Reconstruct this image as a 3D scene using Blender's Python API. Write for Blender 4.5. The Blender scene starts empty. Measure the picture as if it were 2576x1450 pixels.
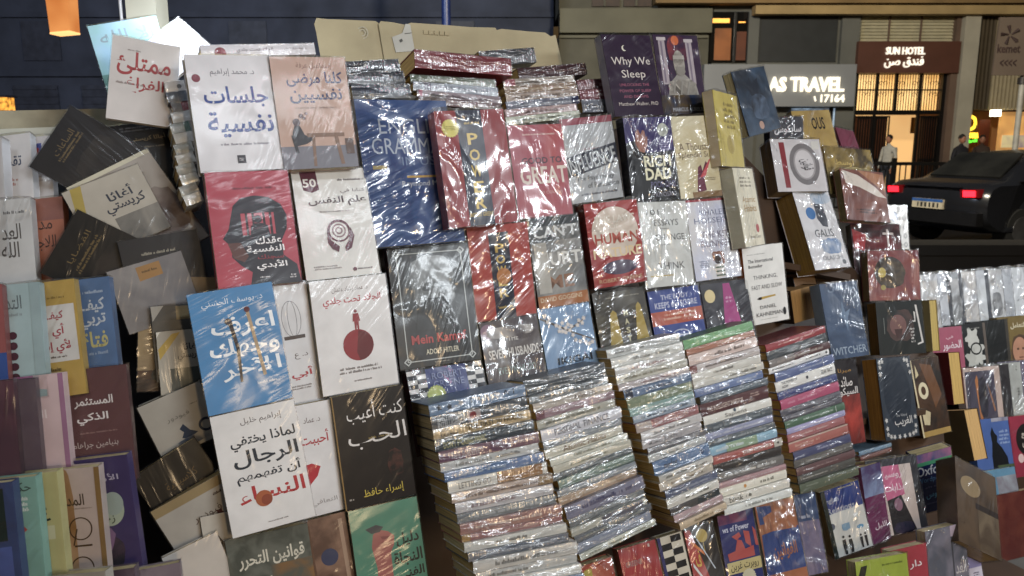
import bpy, math, random
from math import radians, sin, cos, pi
import mathutils
sc = bpy.context.scene
# ------------------------------------------------------------------ camera, sky, lights, exposure
cam_data = bpy.data.cameras.new("camera"); cam = bpy.data.objects.new("camera", cam_data)
sc.collection.objects.link(cam); sc.camera = cam
cam.location = (0, 0, 1.6)
cam.rotation_euler = (radians(90) - math.atan(370 / 2000), 0, 0)
cam_data.sensor_width = 36; cam_data.lens = 36 * 2000 / 2576
cam_data.dof.use_dof = True; cam_data.dof.focus_distance = 1.65; cam_data.dof.aperture_fstop = 9.0
cam_data.clip_start = 0.02; cam_data.clip_end = 500
world = bpy.data.worlds.new("World"); sc.world = world; world.use_nodes = True
wn = world.node_tree; sky = wn.nodes.new('ShaderNodeTexSky'); sky.sky_type = 'NISHITA'
sky.sun_disc = False; sky.sun_elevation = radians(-1); sky.sun_rotation = radians(200)
wn.links.new(sky.outputs[0], wn.nodes['Background'].inputs[0])
wn.nodes['Background'].inputs[1].default_value = 0.12
sc.view_settings.view_transform = 'Standard'; sc.view_settings.look = 'None'
sc.view_settings.exposure = 0.0; sc.view_settings.gamma = 1
sc.cycles.use_denoising = True
sc.cycles.max_bounces = 8; sc.cycles.transparent_max_bounces = 16
sc.cycles.sample_clamp_indirect = 4
sc.cycles.caustics_reflective = False; sc.cycles.caustics_refractive = False
def area(name, loc, target, power, sx, sy, col):
    d = bpy.data.lights.new(name, 'AREA'); d.shape = 'RECTANGLE'; d.size = sx; d.size_y = sy
    d.energy = power; d.color = col
    o = bpy.data.objects.new(name, d); sc.collection.objects.link(o); o.location = loc
    v = mathutils.Vector(target) - mathutils.Vector(loc)
    o.rotation_euler = v.to_track_quat('-Z', 'Y').to_euler()
    return o
# LED lamps of the stall (hung over it, out of frame), street lamps with one cool lamp added, and a neon sign across the street behind the viewer
area("stall_led_lamp", (1.75, -0.25, 2.2), (0.25, 1.5, 1.1), 40, 1.3, 0.16, (0.88, 0.95, 1.0))
area("stall_led_lamp", (1.0, 0.0, 2.8), (-0.1, 1.55, 1.6), 16, 1.0, 0.14, (0.86, 0.94, 1.0))
area("stall_led_lamp", (-0.9, 0.3, 2.45), (-0.5, 1.4, 1.3), 3.6, 0.5, 0.12, (0.86, 0.93, 1.0))
area("stall_led_lamp", (3.1, 2.2, 1.8), (1.6, 2.4, 1.2), 36, 0.8, 0.14, (0.9, 0.95, 1.0))
area("post_led_lamp", (-0.623,1.569,1.911), (-0.634,1.604,1.756), 1.5, 0.10, 0.05, (0.78, 0.88, 1.0))
area("street_area_light", (3.9, -5.5, 2.3), (0, 1.4, 1.2), 130, 0.35, 1.6, (1.0, 0.72, 0.42))
area("street_area_light", (2.5, 6.0, 6.5), (5.0, 20.0, 3.0), 1600, 0.6, 0.6, (1.0, 0.90, 0.72))
area("street_area_light", (-6.0, 8.0, 7.0), (-7.0, 22.0, 4.0), 900, 0.6, 0.6, (0.66, 0.78, 1.0))  # cool lamp added to wash the dark wall in blue
area("neon_sign_light", (2.7, -1.8, 4.3), (-0.1, 1.6, 1.7), 3.5, 0.9, 0.2, (1.0, 0.05, 0.16))

# ------------------------------------------------------------------ materials
def lin(c):
    c = c / 255.0
    return c / 12.92 if c <= 0.04045 else ((c + 0.055) / 1.055) ** 2.4
def rgb(h): return (lin(int(h[0:2], 16)), lin(int(h[2:4], 16)), lin(int(h[4:6], 16)), 1)
def ink(h, k=.14):  # greys the print colour, standing in for the film's haze
    r, g_, b_, _ = rgb(h); l = .3 * r + .6 * g_ + .1 * b_
    return (r + (l - r) * k, g_ + (l - g_) * k, b_ + (l - b_) * k, 1)
MATS = {}
def new_mat(name):
    m = bpy.data.materials.new(name); m.use_nodes = True
    return m, m.node_tree, m.node_tree.nodes['Principled BSDF']
def print_mat(col, rough=0.42, pale=False):
    """printed card: a flat ink with the faint unevenness of print; (a, b, scale) blends two inks in soft clouds"""
    key = ('print', col if isinstance(col, str) else tuple(col), rough, pale)
    if key in MATS: return MATS[key]
    m, t, p = new_mat('printed_card')
    p.inputs['Roughness'].default_value = rough; p.inputs['Specular IOR Level'].default_value = 0.22
    tc = t.nodes.new('ShaderNodeTexCoord'); oi = t.nodes.new('ShaderNodeObjectInfo')
    ad = t.nodes.new('ShaderNodeVectorMath'); ad.operation = 'MULTIPLY_ADD'
    ad.inputs[1].default_value = (1, 1, 1)
    mu = t.nodes.new('ShaderNodeVectorMath'); mu.operation = 'SCALE'; mu.inputs['Scale'].default_value = 7.3
    t.links.new(oi.outputs['Random'], mu.inputs[0]); t.links.new(tc.outputs['Object'], ad.inputs[0]); t.links.new(mu.outputs[0], ad.inputs[2])
    nz = t.nodes.new('ShaderNodeTexNoise'); rp = t.nodes.new('ShaderNodeValToRGB')
    t.links.new(ad.outputs[0], nz.inputs['Vector']); t.links.new(nz.outputs['Fac'], rp.inputs[0])
    if isinstance(col, str):
        a = ink(col, .30 if pale else .14); nz.inputs['Scale'].default_value = 22
        if pale:                                       # spine colours lightened here so the stacks look more brightly lit
            k = 1 + .60 * min(1, max(0, (sum(a[:3]) / 3 - .06) / .3)); a = tuple(min(.84, q * k) for q in a[:3])
        nz.inputs['Distortion'].default_value = 0.2; nz.inputs['Detail'].default_value = 4
        rp.color_ramp.elements[0].color = tuple(x * 0.90 for x in a[:3]) + (1,)
        rp.color_ramp.elements[1].color = tuple(min(1, x * 1.06) for x in a[:3]) + (1,)
        rp.color_ramp.elements[0].position = 0.3; rp.color_ramp.elements[1].position = 0.7
    else:
        nz.inputs['Scale'].default_value = 3.2 * col[2]; nz.inputs['Detail'].default_value = 5; nz.inputs['Distortion'].default_value = 0.6
        rp.color_ramp.elements[0].color = ink(col[0]); rp.color_ramp.elements[1].color = ink(col[1])
        rp.color_ramp.elements[0].position = 0.38; rp.color_ramp.elements[1].position = 0.64
    t.links.new(rp.outputs[0], p.inputs['Base Color'])
    MATS[key] = m; return m
def pages_mat(col, axis):
    key = ('pages', col, axis)
    if key in MATS: return MATS[key]
    m, t, p = new_mat('paper_edges'); p.inputs['Roughness'].default_value = 0.8
    tc = t.nodes.new('ShaderNodeTexCoord'); mp = t.nodes.new('ShaderNodeMapping')
    s = [9, 9, 9]; s[axis] = 900; mp.inputs['Scale'].default_value = s
    nz = t.nodes.new('ShaderNodeTexNoise'); nz.inputs['Scale'].default_value = 1; nz.inputs['Detail'].default_value = 3
    rp = t.nodes.new('ShaderNodeValToRGB'); a = rgb(col)
    rp.color_ramp.elements[0].color = tuple(x * 0.55 for x in a[:3]) + (1,); rp.color_ramp.elements[1].color = tuple(min(1, x * 1.15) for x in a[:3]) + (1,)
    rp.color_ramp.elements[0].position = 0.3; rp.color_ramp.elements[1].position = 0.62
    t.links.new(tc.outputs['Object'], mp.inputs[0]); t.links.new(mp.outputs[0], nz.inputs['Vector'])
    t.links.new(nz.outputs['Fac'], rp.inputs[0]); t.links.new(rp.outputs[0], p.inputs['Base Color'])
    MATS[key] = m; return m
def film_mat(level, spine):
    """clear shrink film: transparent, with a creased glossy skin"""
    key = ('film', level, spine)
    if key in MATS: return MATS[key]
    m = bpy.data.materials.new('clear_film'); m.use_nodes = True; t = m.node_tree; t.nodes.clear()
    out = t.nodes.new('ShaderNodeOutputMaterial'); mix = t.nodes.new('ShaderNodeMixShader')
    tr = t.nodes.new('ShaderNodeBsdfTransparent'); gl = t.nodes.new('ShaderNodeBsdfGlossy')
    gl.inputs['Roughness'].default_value = 0.125 if not spine else 0.17
    gb = t.nodes.new('ShaderNodeBsdfGlossy'); gb.inputs['Roughness'].default_value = 0.42; gm = t.nodes.new('ShaderNodeMixShader'); gm.inputs[0].default_value = 0.38 if not spine else 0.35
    tr.inputs[0].default_value = (0.97, 0.97, 0.97, 1)
    tc = t.nodes.new('ShaderNodeTexCoord'); oi = t.nodes.new('ShaderNodeObjectInfo')
    mu = t.nodes.new('ShaderNodeVectorMath'); mu.operation = 'SCALE'; mu.inputs['Scale'].default_value = 13.7
    ad = t.nodes.new('ShaderNodeVectorMath'); ad.operation = 'ADD'
    t.links.new(oi.outputs['Random'], mu.inputs[0]); t.links.new(tc.outputs['Object'], ad.inputs[0]); t.links.new(mu.outputs[0], ad.inputs[1])
    def noise(scale, rot, detail, ridged, dist):
        mp = t.nodes.new('ShaderNodeMapping'); mp.vector_type = 'TEXTURE'; mp.inputs['Scale'].default_value = tuple(1 / q for q in scale); mp.inputs['Rotation'].default_value = (0, rot, 0)
        if not spine:                                  # every book is wrapped with its creases running its own way
            ma = t.nodes.new('ShaderNodeMath'); ma.operation = 'MULTIPLY_ADD'; ma.inputs[1].default_value = 1.5; ma.inputs[2].default_value = rot - .75
            cx = t.nodes.new('ShaderNodeCombineXYZ'); t.links.new(oi.outputs['Random'], ma.inputs[0]); t.links.new(ma.outputs[0], cx.inputs[1]); t.links.new(cx.outputs[0], mp.inputs['Rotation'])
        n = t.nodes.new('ShaderNodeTexNoise'); n.inputs['Scale'].default_value = 1; n.inputs['Detail'].default_value = detail
        n.inputs['Distortion'].default_value = dist
        if ridged: n.noise_type = 'RIDGED_MULTIFRACTAL'
        t.links.new(ad.outputs[0], mp.inputs[0]); t.links.new(mp.outputs[0], n.inputs['Vector']); return n
    if spine: a = noise((240, 60, 40), 0.0, 1, False, 0.3); b2 = noise((14, 30, 150), 0.02, 1, False, 0.1); ms = noise((16, 8, 50), 0, 1, False, 0.2)
    else: a = noise((95, 8, 11), 0.6, 1, False, 0.5); b2 = noise((40, 8, 9), 0.35, 1, True, 0.5); ms = noise((9, 8, 7), 0, 2, False, 0.8)
    sm = t.nodes.new('ShaderNodeMath'); sm.operation = 'MULTIPLY_ADD'; sm.inputs[1].default_value = 0.35 if not spine else 0.28
    t.links.new(b2.outputs['Fac'], sm.inputs[0]); t.links.new(a.outputs['Fac'], sm.inputs[2])
    mk = t.nodes.new('ShaderNodeMapRange'); mk.interpolation_type = 'SMOOTHSTEP'; mk.inputs['From Min'].default_value = 0.44; mk.inputs['From Max'].default_value = 0.64; mk.inputs['To Min'].default_value = 0.05 if not spine else 0.3; mk.inputs['To Max'].default_value = 1.25
    t.links.new(ms.outputs['Fac'], mk.inputs['Value']); hm = t.nodes.new('ShaderNodeMath'); hm.operation = 'MULTIPLY'
    t.links.new(sm.outputs[0], hm.inputs[0]); t.links.new(mk.outputs[0], hm.inputs[1])
    if not spine:                                      # slow swells of the loose sheet under the fine creases
        sw = noise((15, 8, 10), 0.4, 1, False, 0.6); h2 = t.nodes.new('ShaderNodeMath'); h2.operation = 'MULTIPLY_ADD'; h2.inputs[1].default_value = 1.1
        t.links.new(sw.outputs['Fac'], h2.inputs[0]); t.links.new(hm.outputs[0], h2.inputs[2]); hm = h2
    bp = t.nodes.new('ShaderNodeBump'); bp.inputs['Strength'].default_value = 1.0
    bp.inputs['Distance'].default_value = (0.0115 if not spine else 0.0075) * (0.05 + 0.95 * min(level, 1.7) ** 1.25 if not spine else 0.3 + 0.7 * level)
    t.links.new(hm.outputs[0], bp.inputs['Height']); t.links.new(bp.outputs[0], gl.inputs['Normal'])
    lw = t.nodes.new('ShaderNodeLayerWeight'); lw.inputs['Blend'].default_value = 0.25
    t.links.new(bp.outputs[0], lw.inputs['Normal'])
    mr = t.nodes.new('ShaderNodeMapRange'); mr.inputs['To Min'].default_value = (0.08 * level ** 1.1) if not spine else 0.21 * level ** 0.8; mr.inputs['To Max'].default_value = 0.42 if not spine else 0.45
    t.links.new(lw.outputs['Fresnel'], mr.inputs['Value']); t.links.new(mr.outputs[0], mix.inputs[0])
    t.links.new(tr.outputs[0], mix.inputs[1]); t.links.new(bp.outputs[0], gb.inputs['Normal']); t.links.new(gl.outputs[0], gm.inputs[1]); t.links.new(gb.outputs[0], gm.inputs[2]); t.links.new(gm.outputs[0], mix.inputs[2]); t.links.new(mix.outputs[0], out.inputs[0])
    MATS[key] = m; return m
def plain(name, col, rough=0.6, metal=0.0, nscale=6.0, contrast=0.25, bump=0.0):
    key = ('plain', name, col, rough)
    if key in MATS: return MATS[key]
    m, t, p = new_mat(name); p.inputs['Roughness'].default_value = rough; p.inputs['Metallic'].default_value = metal
    tc = t.nodes.new('ShaderNodeTexCoord'); nz = t.nodes.new('ShaderNodeTexNoise'); nz.inputs['Scale'].default_value = nscale; nz.inputs['Detail'].default_value = 6
    rp = t.nodes.new('ShaderNodeValToRGB'); a = rgb(col)
    rp.color_ramp.elements[0].color = tuple(x * (1 - contrast) for x in a[:3]) + (1,); rp.color_ramp.elements[1].color = tuple(min(1, x * (1 + contrast)) for x in a[:3]) + (1,)
    rp.color_ramp.elements[0].position = 0.3; rp.color_ramp.elements[1].position = 0.7
    t.links.new(tc.outputs['Object'], nz.inputs['Vector']); t.links.new(nz.outputs['Fac'], rp.inputs[0]); t.links.new(rp.outputs[0], p.inputs['Base Color'])
    if bump:
        b = t.nodes.new('ShaderNodeBump'); b.inputs['Strength'].default_value = 0.5; b.inputs['Distance'].default_value = bump
        t.links.new(nz.outputs['Fac'], b.inputs['Height']); t.links.new(b.outputs[0], p.inputs['Normal'])
    MATS[key] = m; return m
def glow(name, col, strength, col2=None, scale=3.0):
    key = ('glow', name, col, strength)
    if key in MATS: return MATS[key]
    m, t, p = new_mat(name); p.inputs['Base Color'].default_value = rgb(col); p.inputs['Emission Strength'].default_value = strength
    p.inputs['Emission Color'].default_value = rgb(col)
    if col2:
        tc = t.nodes.new('ShaderNodeTexCoord'); nz = t.nodes.new('ShaderNodeTexNoise'); nz.inputs['Scale'].default_value = scale
        rp = t.nodes.new('ShaderNodeValToRGB'); rp.color_ramp.elements[0].color = rgb(col2); rp.color_ramp.elements[1].color = rgb(col)
        rp.color_ramp.elements[0].position = 0.35; rp.color_ramp.elements[1].position = 0.6
        t.links.new(tc.outputs['Object'], nz.inputs['Vector']); t.links.new(nz.outputs['Fac'], rp.inputs[0]); t.links.new(rp.outputs[0], p.inputs['Emission Color'])
    MATS[key] = m; return m

# ------------------------------------------------------------------ mesh collecting and linking
class MB:
    def __init__(s): s.v = []; s.f = []; s.mi = []; s.m = []; s.smooth = []
    def slot(s, mat):
        if mat not in s.m: s.m.append(mat)
        return s.m.index(mat)
    def add(s, verts, faces, mat, smooth=False):
        o = len(s.v); s.v += verts; k = s.slot(mat)
        for f in faces: s.f.append([o + i for i in f]); s.mi.append(k); s.smooth.append(smooth)
    def box(s, x0, x1, y0, y1, z0, z1, mat):
        v = [(x0, y0, z0), (x1, y0, z0), (x1, y1, z0), (x0, y1, z0), (x0, y0, z1), (x1, y0, z1), (x1, y1, z1), (x0, y1, z1)]
        s.add(v, [(3, 2, 1, 0), (4, 5, 6, 7), (0, 1, 5, 4), (1, 2, 6, 5), (2, 3, 7, 6), (3, 0, 4, 7)], mat)
    def prism(s, pts, y0, y1, mat):            # polygon in x,z extruded along y
        n = len(pts); v = [(x, y0, z) for x, z in pts] + [(x, y1, z) for x, z in pts]
        s.add(v, [tuple(range(n))[::-1], tuple(range(n, 2 * n))] + [(i, (i + 1) % n, n + (i + 1) % n, n + i) for i in range(n)], mat)
    def tube(s, a, b, r, mat, n=10, r2=None):
        a = mathutils.Vector(a); b = mathutils.Vector(b); d = (b - a).normalized()
        u = d.orthogonal().normalized(); w = d.cross(u); r2 = r if r2 is None else r2
        v = [tuple(a + (u * cos(2 * pi * i / n) + w * sin(2 * pi * i / n)) * r) for i in range(n)] + [tuple(b + (u * cos(2 * pi * i / n) + w * sin(2 * pi * i / n)) * r2) for i in range(n)]
        s.add(v, [(i, (i + 1) % n, n + (i + 1) % n, n + i) for i in range(n)], mat, True)
        s.add(v[:n], [tuple(range(n))[::-1]], mat); s.add(v[n:], [tuple(range(n))], mat)
    def build(s, name, parent=None, loc=None, rot=None):
        me = bpy.data.meshes.new(name); me.from_pydata(s.v, [], s.f)
        for m in s.m: me.materials.append(m)
        me.polygons.foreach_set('material_index', s.mi); me.polygons.foreach_set('use_smooth', s.smooth); me.update()
        o = bpy.data.objects.new(name, me); sc.collection.objects.link(o)
        if parent: o.parent = parent
        if loc: o.location = loc
        if rot: o.rotation_euler = rot
        return o
def tag(o, label=None, cat=None, group=None, kind=None):
    if label: o['label'] = label
    if cat: o['category'] = cat
    if group: o['group'] = group
    if kind: o['kind'] = kind
    return o
def thing(name, label, cat, loc=(0, 0, 0), rot=(0, 0, 0), group=None):
    o = bpy.data.objects.new(name, None); sc.collection.objects.link(o); o.location = loc; o.rotation_euler = rot
    o.empty_display_size = 0.05
    return tag(o, label, cat, group)

# ------------------------------------------------------------------ lettering (Arabic is joined here, then set glyph by glyph)
AR = {'ا': ('FE8D', 'FE8E'), 'أ': ('FE83', 'FE84'), 'إ': ('FE87', 'FE88'), 'آ': ('FE81', 'FE82'), 'د': ('FEA9', 'FEAA'), 'ذ': ('FEAB', 'FEAC'), 'ر': ('FEAD', 'FEAE'), 'ز': ('FEAF', 'FEB0'), 'و': ('FEED', 'FEEE'), 'ة': ('FE93', 'FE94'), 'ى': ('FEEF', 'FEF0'), 'ء': ('FE80',), 'ؤ': ('FE85', 'FE86')}
for _c, _b in zip('بتثجحخسشصضطظعغفقكلمنهيئ', (0xFE8F, 0xFE95, 0xFE99, 0xFE9D, 0xFEA1, 0xFEA5, 0xFEB1, 0xFEB5, 0xFEB9, 0xFEBD, 0xFEC1, 0xFEC5, 0xFEC9, 0xFECD, 0xFED1, 0xFED5, 0xFED9, 0xFEDD, 0xFEE1, 0xFEE5, 0xFEE9, 0xFEF1, 0xFE89)):
    AR[_c] = tuple('%04X' % (_b + i) for i in range(4))
LA = {'ا': 0xFEFB, 'أ': 0xFEF7, 'إ': 0xFEF9, 'آ': 0xFEF5}
def shape(text):
    if not any(c in AR for c in text): return text
    out = []; i = 0; prev = False
    while i < len(text):
        c = text[i]
        if c == 'ل' and i + 1 < len(text) and text[i + 1] in LA:
            out.append(chr(LA[text[i + 1]] + (1 if prev else 0))); prev = False; i += 2; continue
        f = AR.get(c)
        if not f: out.append(c); prev = False; i += 1; continue
        nxt = i + 1 < len(text) and text[i + 1] in AR and len(AR[text[i + 1]]) > 1
        if len(f) == 4: k = (3 if nxt else 1) if prev else (2 if nxt else 0); joins = True
        elif len(f) == 2: k = 1 if prev else 0; joins = False
        else: k = 0; joins = False
        out.append(chr(int(f[k], 16))); prev = joins; i += 1
    return ''.join(out)[::-1]
TEXTS = {}
def want_text(s, w): TEXTS.setdefault((s, round(w, 2)), None)
def make_texts():
    tmp = []
    for (s, w) in TEXTS:
        c = bpy.data.curves.new('lettering', 'FONT'); ar = any(ch in AR for ch in s)
        c.body = shape(s); c.resolution_u = 2; c.fill_mode = 'FRONT'
        c.offset = w * (0.02 if ar else 0.022); c.space_character = 1.0
        o = bpy.data.objects.new('lettering', c); sc.collection.objects.link(o); tmp.append(((s, w), o))
    bpy.context.view_layer.update(); dg = bpy.context.evaluated_depsgraph_get()
    for k, o in tmp:
        me = o.evaluated_get(dg).to_mesh(); v = [tuple(x.co[:2]) for x in me.vertices]; f = [tuple(p.vertices) for p in me.polygons]
        x0 = min(p[0] for p in v); x1 = max(p[0] for p in v); y0 = min(p[1] for p in v); y1 = max(p[1] for p in v)
        TEXTS[k] = ([((a - x0) / (x1 - x0), (b - y0) / (y1 - y0)) for a, b in v], f, (x1 - x0) / (y1 - y0))
    for k, o in tmp:
        c = o.data; bpy.data.objects.remove(o); bpy.data.curves.remove(c)

# ------------------------------------------------------------------ printing on a face (x right 0..1, y down 0..1)
def art_on(mb, art, w, h, y0, rng, step=0.00009):
    k = 0
    def flat(pts, mat):
        mb.add([((x - .5) * w, yy, (1 - y) * h) for x, y in pts], [tuple(range(len(pts)))[::-1]], mat)
    for a in art:
        k += 1; yy = y0 - step * k; t = a[0]; asp = w / h
        if t == 'r': flat([(a[1], a[4]), (a[3], a[4]), (a[3], a[2]), (a[1], a[2])], print_mat(a[5]))
        elif t == 'c':
            ry = a[5] if len(a) > 5 else a[3] * asp
            flat([(a[1] + a[3] * cos(-2 * pi * i / 28), a[2] + ry * sin(-2 * pi * i / 28)) for i in range(28)], print_mat(a[4]))
        elif t == 's':
            flat([(a[1] + a[3] * (1 if i % 2 else .88) * cos(-2 * pi * i / 40), a[2] + a[3] * asp * (1 if i % 2 else .88) * sin(-2 * pi * i / 40)) for i in range(40)], print_mat(a[4]))
        elif t == 'f':
            ph = rng.random() * 6; flat([(a[1] + a[3] * (.75 + .25 * cos(5 * u + ph) + rng.uniform(-.08, .08)) * cos(-u), a[2] + a[3] * asp * (.75 + .25 * cos(5 * u + ph)) * sin(-u)) for u in [2 * pi * i / 20 for i in range(20)]], print_mat(a[4]))
        elif t == 'p':
            q = a[1]; s = sum(q[i][0] * q[(i + 1) % len(q)][1] - q[(i + 1) % len(q)][0] * q[i][1] for i in range(len(q)))
            flat(q if s < 0 else q[::-1], print_mat(a[2]))
        elif t in 'eq':
            if t == 'q': cx, cy, rx, ry, th, n, col = a[1], a[2], a[3], a[3] * asp, .018, 4, a[4]
            else: cx, cy, rx, ry, th, n, col = (a[1] + a[3]) / 2, (a[2] + a[4]) / 2, (a[3] - a[1]) / 2, (a[4] - a[2]) / 2, a[6], 30, a[5]
            v = []
            for i in range(n):
                u = 2 * pi * i / n
                for q in (0, 1): v.append(((cx + (rx - q * th) * cos(u) - .5) * w, yy, (1 - cy + (ry - q * th * asp) * sin(u)) * h))
            mb.add(v, [(2 * i, 2 * i + 1, (2 * i + 3) % (2 * n), (2 * i + 2) % (2 * n)) for i in range(n)], print_mat(col))
        elif t == 'n':
            x0, y_0, x1, y1 = a[1:5]; m = print_mat((a[5], a[6], a[7]))
            if x0 <= 0 or x1 >= 1: flat([(x0, y1), (x1, y1), (x1, y_0), (x0, y_0)], m)
            else:
                pts = []
                for i in range(26):
                    u = -2 * pi * i / 26; c, s = cos(u), sin(u); rr = 1 / max(abs(c), abs(s)) * .35 + .65 + rng.uniform(-.07, .07)
                    pts.append(((x0 + x1) / 2 + (x1 - x0) / 2 * rr * c, (y_0 + y1) / 2 + (y1 - y_0) / 2 * rr * s))
                flat(pts, m)
        elif t == 'l':
            x0, y_0, x1, y1, col, n = a[1:7]; m = print_mat(col); lh = (y1 - y_0) / n; g = lh * .32 * h / w
            vv = []; ff = []
            for r_ in range(n):
                x = x0 + (rng.uniform(0, .12) * (x1 - x0) if n > 1 else 0); yb = y_0 + lh * (r_ + .78); e = x1 - (rng.uniform(0, .15) * (x1 - x0) if n > 1 else 0)
                while x < e:
                    ww = g * rng.uniform(.35, .9)
                    if rng.random() < .16: x += g * .8; continue
                    up = lh * rng.choice((.42, .5, .5, .68)); o = len(vv)
                    vv += [((p - .5) * w, yy, (1 - q) * h) for p, q in ((x, yb), (min(e, x + ww), yb), (min(e, x + ww), yb - up), (x, yb - up))]
                    ff.append((o, o + 1, o + 2, o + 3)); x += ww + g * .22
            mb.add(vv, ff, m)
        elif t == 't':
            s, x0, y_0, x1, y1, col, wt = a[1:8]; rot = radians(a[8]) if len(a) > 8 else 0
            V, Fc, asp0 = TEXTS[(s, round(wt, 2))]; W = (x1 - x0) * w; H = (y1 - y_0) * h; cx = ((x0 + x1) / 2 - .5) * w; cz = (1 - (y_0 + y1) / 2) * h
            if abs(rot) > .8: W, H = H, W
            cr, sr = cos(rot), sin(rot)
            mb.add([(cx + (p - .5) * W * cr - (q - .5) * H * sr, yy, cz + (p - .5) * W * sr + (q - .5) * H * cr) for p, q in V], Fc, print_mat(col))
def film_sheet(w, h, t, rng, nx, nz, amp, over):
    mb = MB(); v = []
    for j in range(nz + 1):
        for i in range(nx + 1):
            ed = i in (0, nx) or j in (0, nz)
            x = (i / nx - .5) * (w + .003); z = -.0015 + j / nz * (h + .003)
            if j == nz: z += rng.uniform(0, over)
            if j == 0: z -= rng.uniform(0, over) * .4
            v.append((x, -.0026 - (0 if ed else rng.uniform(.2, 1) * amp), z))
    return mb, v
GEN = [0]
def book(kind, base, rot, size, spine, col, sp, pg, wrap, group, label, art):
    GEN[0] += 1; rng = random.Random(GEN[0] * 17)
    w, h, t = size; c = .0012
    root = thing('book', label, 'book', base, rot, group)
    mb = MB(); cm = print_mat(col, pale=(kind == 'S')); sm = print_mat(sp)
    if kind == 'C':
        sgn = -1 if spine == 'L' else 1
        mb.box(-w / 2, w / 2, 0, c, 0, h, cm); mb.box(-w / 2, w / 2, t - c, t, 0, h, cm)
        xs = sorted((sgn * w / 2, sgn * (w / 2 - c))); mb.box(xs[0], xs[1], c, t - c, 0, h, sm)
        art_on(mb, art, w, h, 0, rng); mb.build('cover', root)
        p = MB(); x0, x1 = (-w / 2 + c, w / 2 - .002) if sgn < 0 else (-w / 2 + .002, w / 2 - c)
        p.box(x0, x1, c, t - c, .0018, h - .0018, pages_mat(pg, 1)); p.build('pages', root)
        if wrap > .05:
            lv = min((.15, .3, .6, 1, 1.5, 2), key=lambda q: abs(q - wrap)); nx, nz = 7, 10
            f, v = film_sheet(w, h, t, rng, nx, nz, .0022 * min(wrap, 1.4), .006 * wrap); fm = film_mat(lv, False)
            fc = [(j * (nx + 1) + i, j * (nx + 1) + i + 1, (j + 1) * (nx + 1) + i + 1, (j + 1) * (nx + 1) + i) for j in range(nz) for i in range(nx)]
            f.add(v, fc, fm, True)
            ring = [v[i] for i in range(nx + 1)] + [v[j * (nx + 1) + nx] for j in range(1, nz + 1)] + [v[nz * (nx + 1) + i] for i in range(nx - 1, -1, -1)] + [v[j * (nx + 1)] for j in range(nz - 1, 0, -1)]
            n = len(ring); bk = [(x, t * .9, min(max(z, -.002), h + .002)) for x, y, z in ring]
            f.add(ring + bk, [(i, n + i, n + (i + 1) % n, (i + 1) % n) for i in range(n)], fm, True); f.build('plastic_wrap', root)
    elif kind == 'S':                                   # lying flat, spine to the viewer: w long, h thick, t deep
        mb.box(-w / 2, w / 2, c, t, h - c, h, cm); mb.box(-w / 2, w / 2, c, t, 0, c, cm)
        n = 7; pr = [(0, 0)]; pts = [(.0018 * (1 - sin(pi * i / (n - 1))), h * i / (n - 1)) for i in range(n)]   # rounded spine
        v = [(x, y, z) for x in (-w / 2, w / 2) for y, z in pts] ; v += [(x, .0042, z) for x in (-w / 2, w / 2) for z in (0, h)]
        mb.add(v, [(i, n + i, n + i + 1, i + 1) for i in range(n - 1)], cm, True)
        mb.add([(x, c + .001, z) for x in (-w / 2, w / 2) for z in (0, h)], [(0, 1, 3, 2)], cm)
        art_on(mb, art, w, h, -.0001, rng, .00005); mb.build('cover', root)
        p = MB(); p.box(-w / 2 + .0015, w / 2 - .0015, .0045, t - .001, c, h - c, pages_mat(pg, 2)); p.build('pages', root)
        lv = min((.15, .3, .6, 1, 1.5, 2), key=lambda q: abs(q - wrap)); nx, nz = 14, 3
        f = MB(); fm = film_mat(lv, True); v = []
        for j in range(nz + 1):
            for i in range(nx + 1):
                v.append(((i / nx - .5) * (w + .002), -.0014 - (0 if j in (0, nz) else rng.uniform(.4, 1) * .0011), -.0004 + j / nz * (h + .0008)))
        f.add(v, [(j * (nx + 1) + i, j * (nx + 1) + i + 1, (j + 1) * (nx + 1) + i + 1, (j + 1) * (nx + 1) + i) for j in range(nz) for i in range(nx)], fm, True)
        top = [v[nz * (nx + 1) + i] for i in range(nx + 1)]; back = [(x, t * .96, h + .0006 + rng.uniform(0, .0006)) for x, y, z in top]
        f.add(top + back, [(i, i + 1, nx + 2 + i, nx + 1 + i) for i in range(nx)], fm, True); f.build('plastic_wrap', root)
    else:                                               # standing upright, page edges to the viewer
        mb.box(-w / 2, -w / 2 + c, -.002, t, 0, h, cm); mb.box(w / 2 - c, w / 2, -.002, t, 0, h, cm); mb.box(-w / 2 + c, w / 2 - c, t - c, t, 0, h, sm)
        mb.build('cover', root); p = MB(); p.box(-w / 2 + c, w / 2 - c, 0, t - c, .002, h - .002, pages_mat(pg, 0)); p.build('pages', root)
    return root

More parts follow.
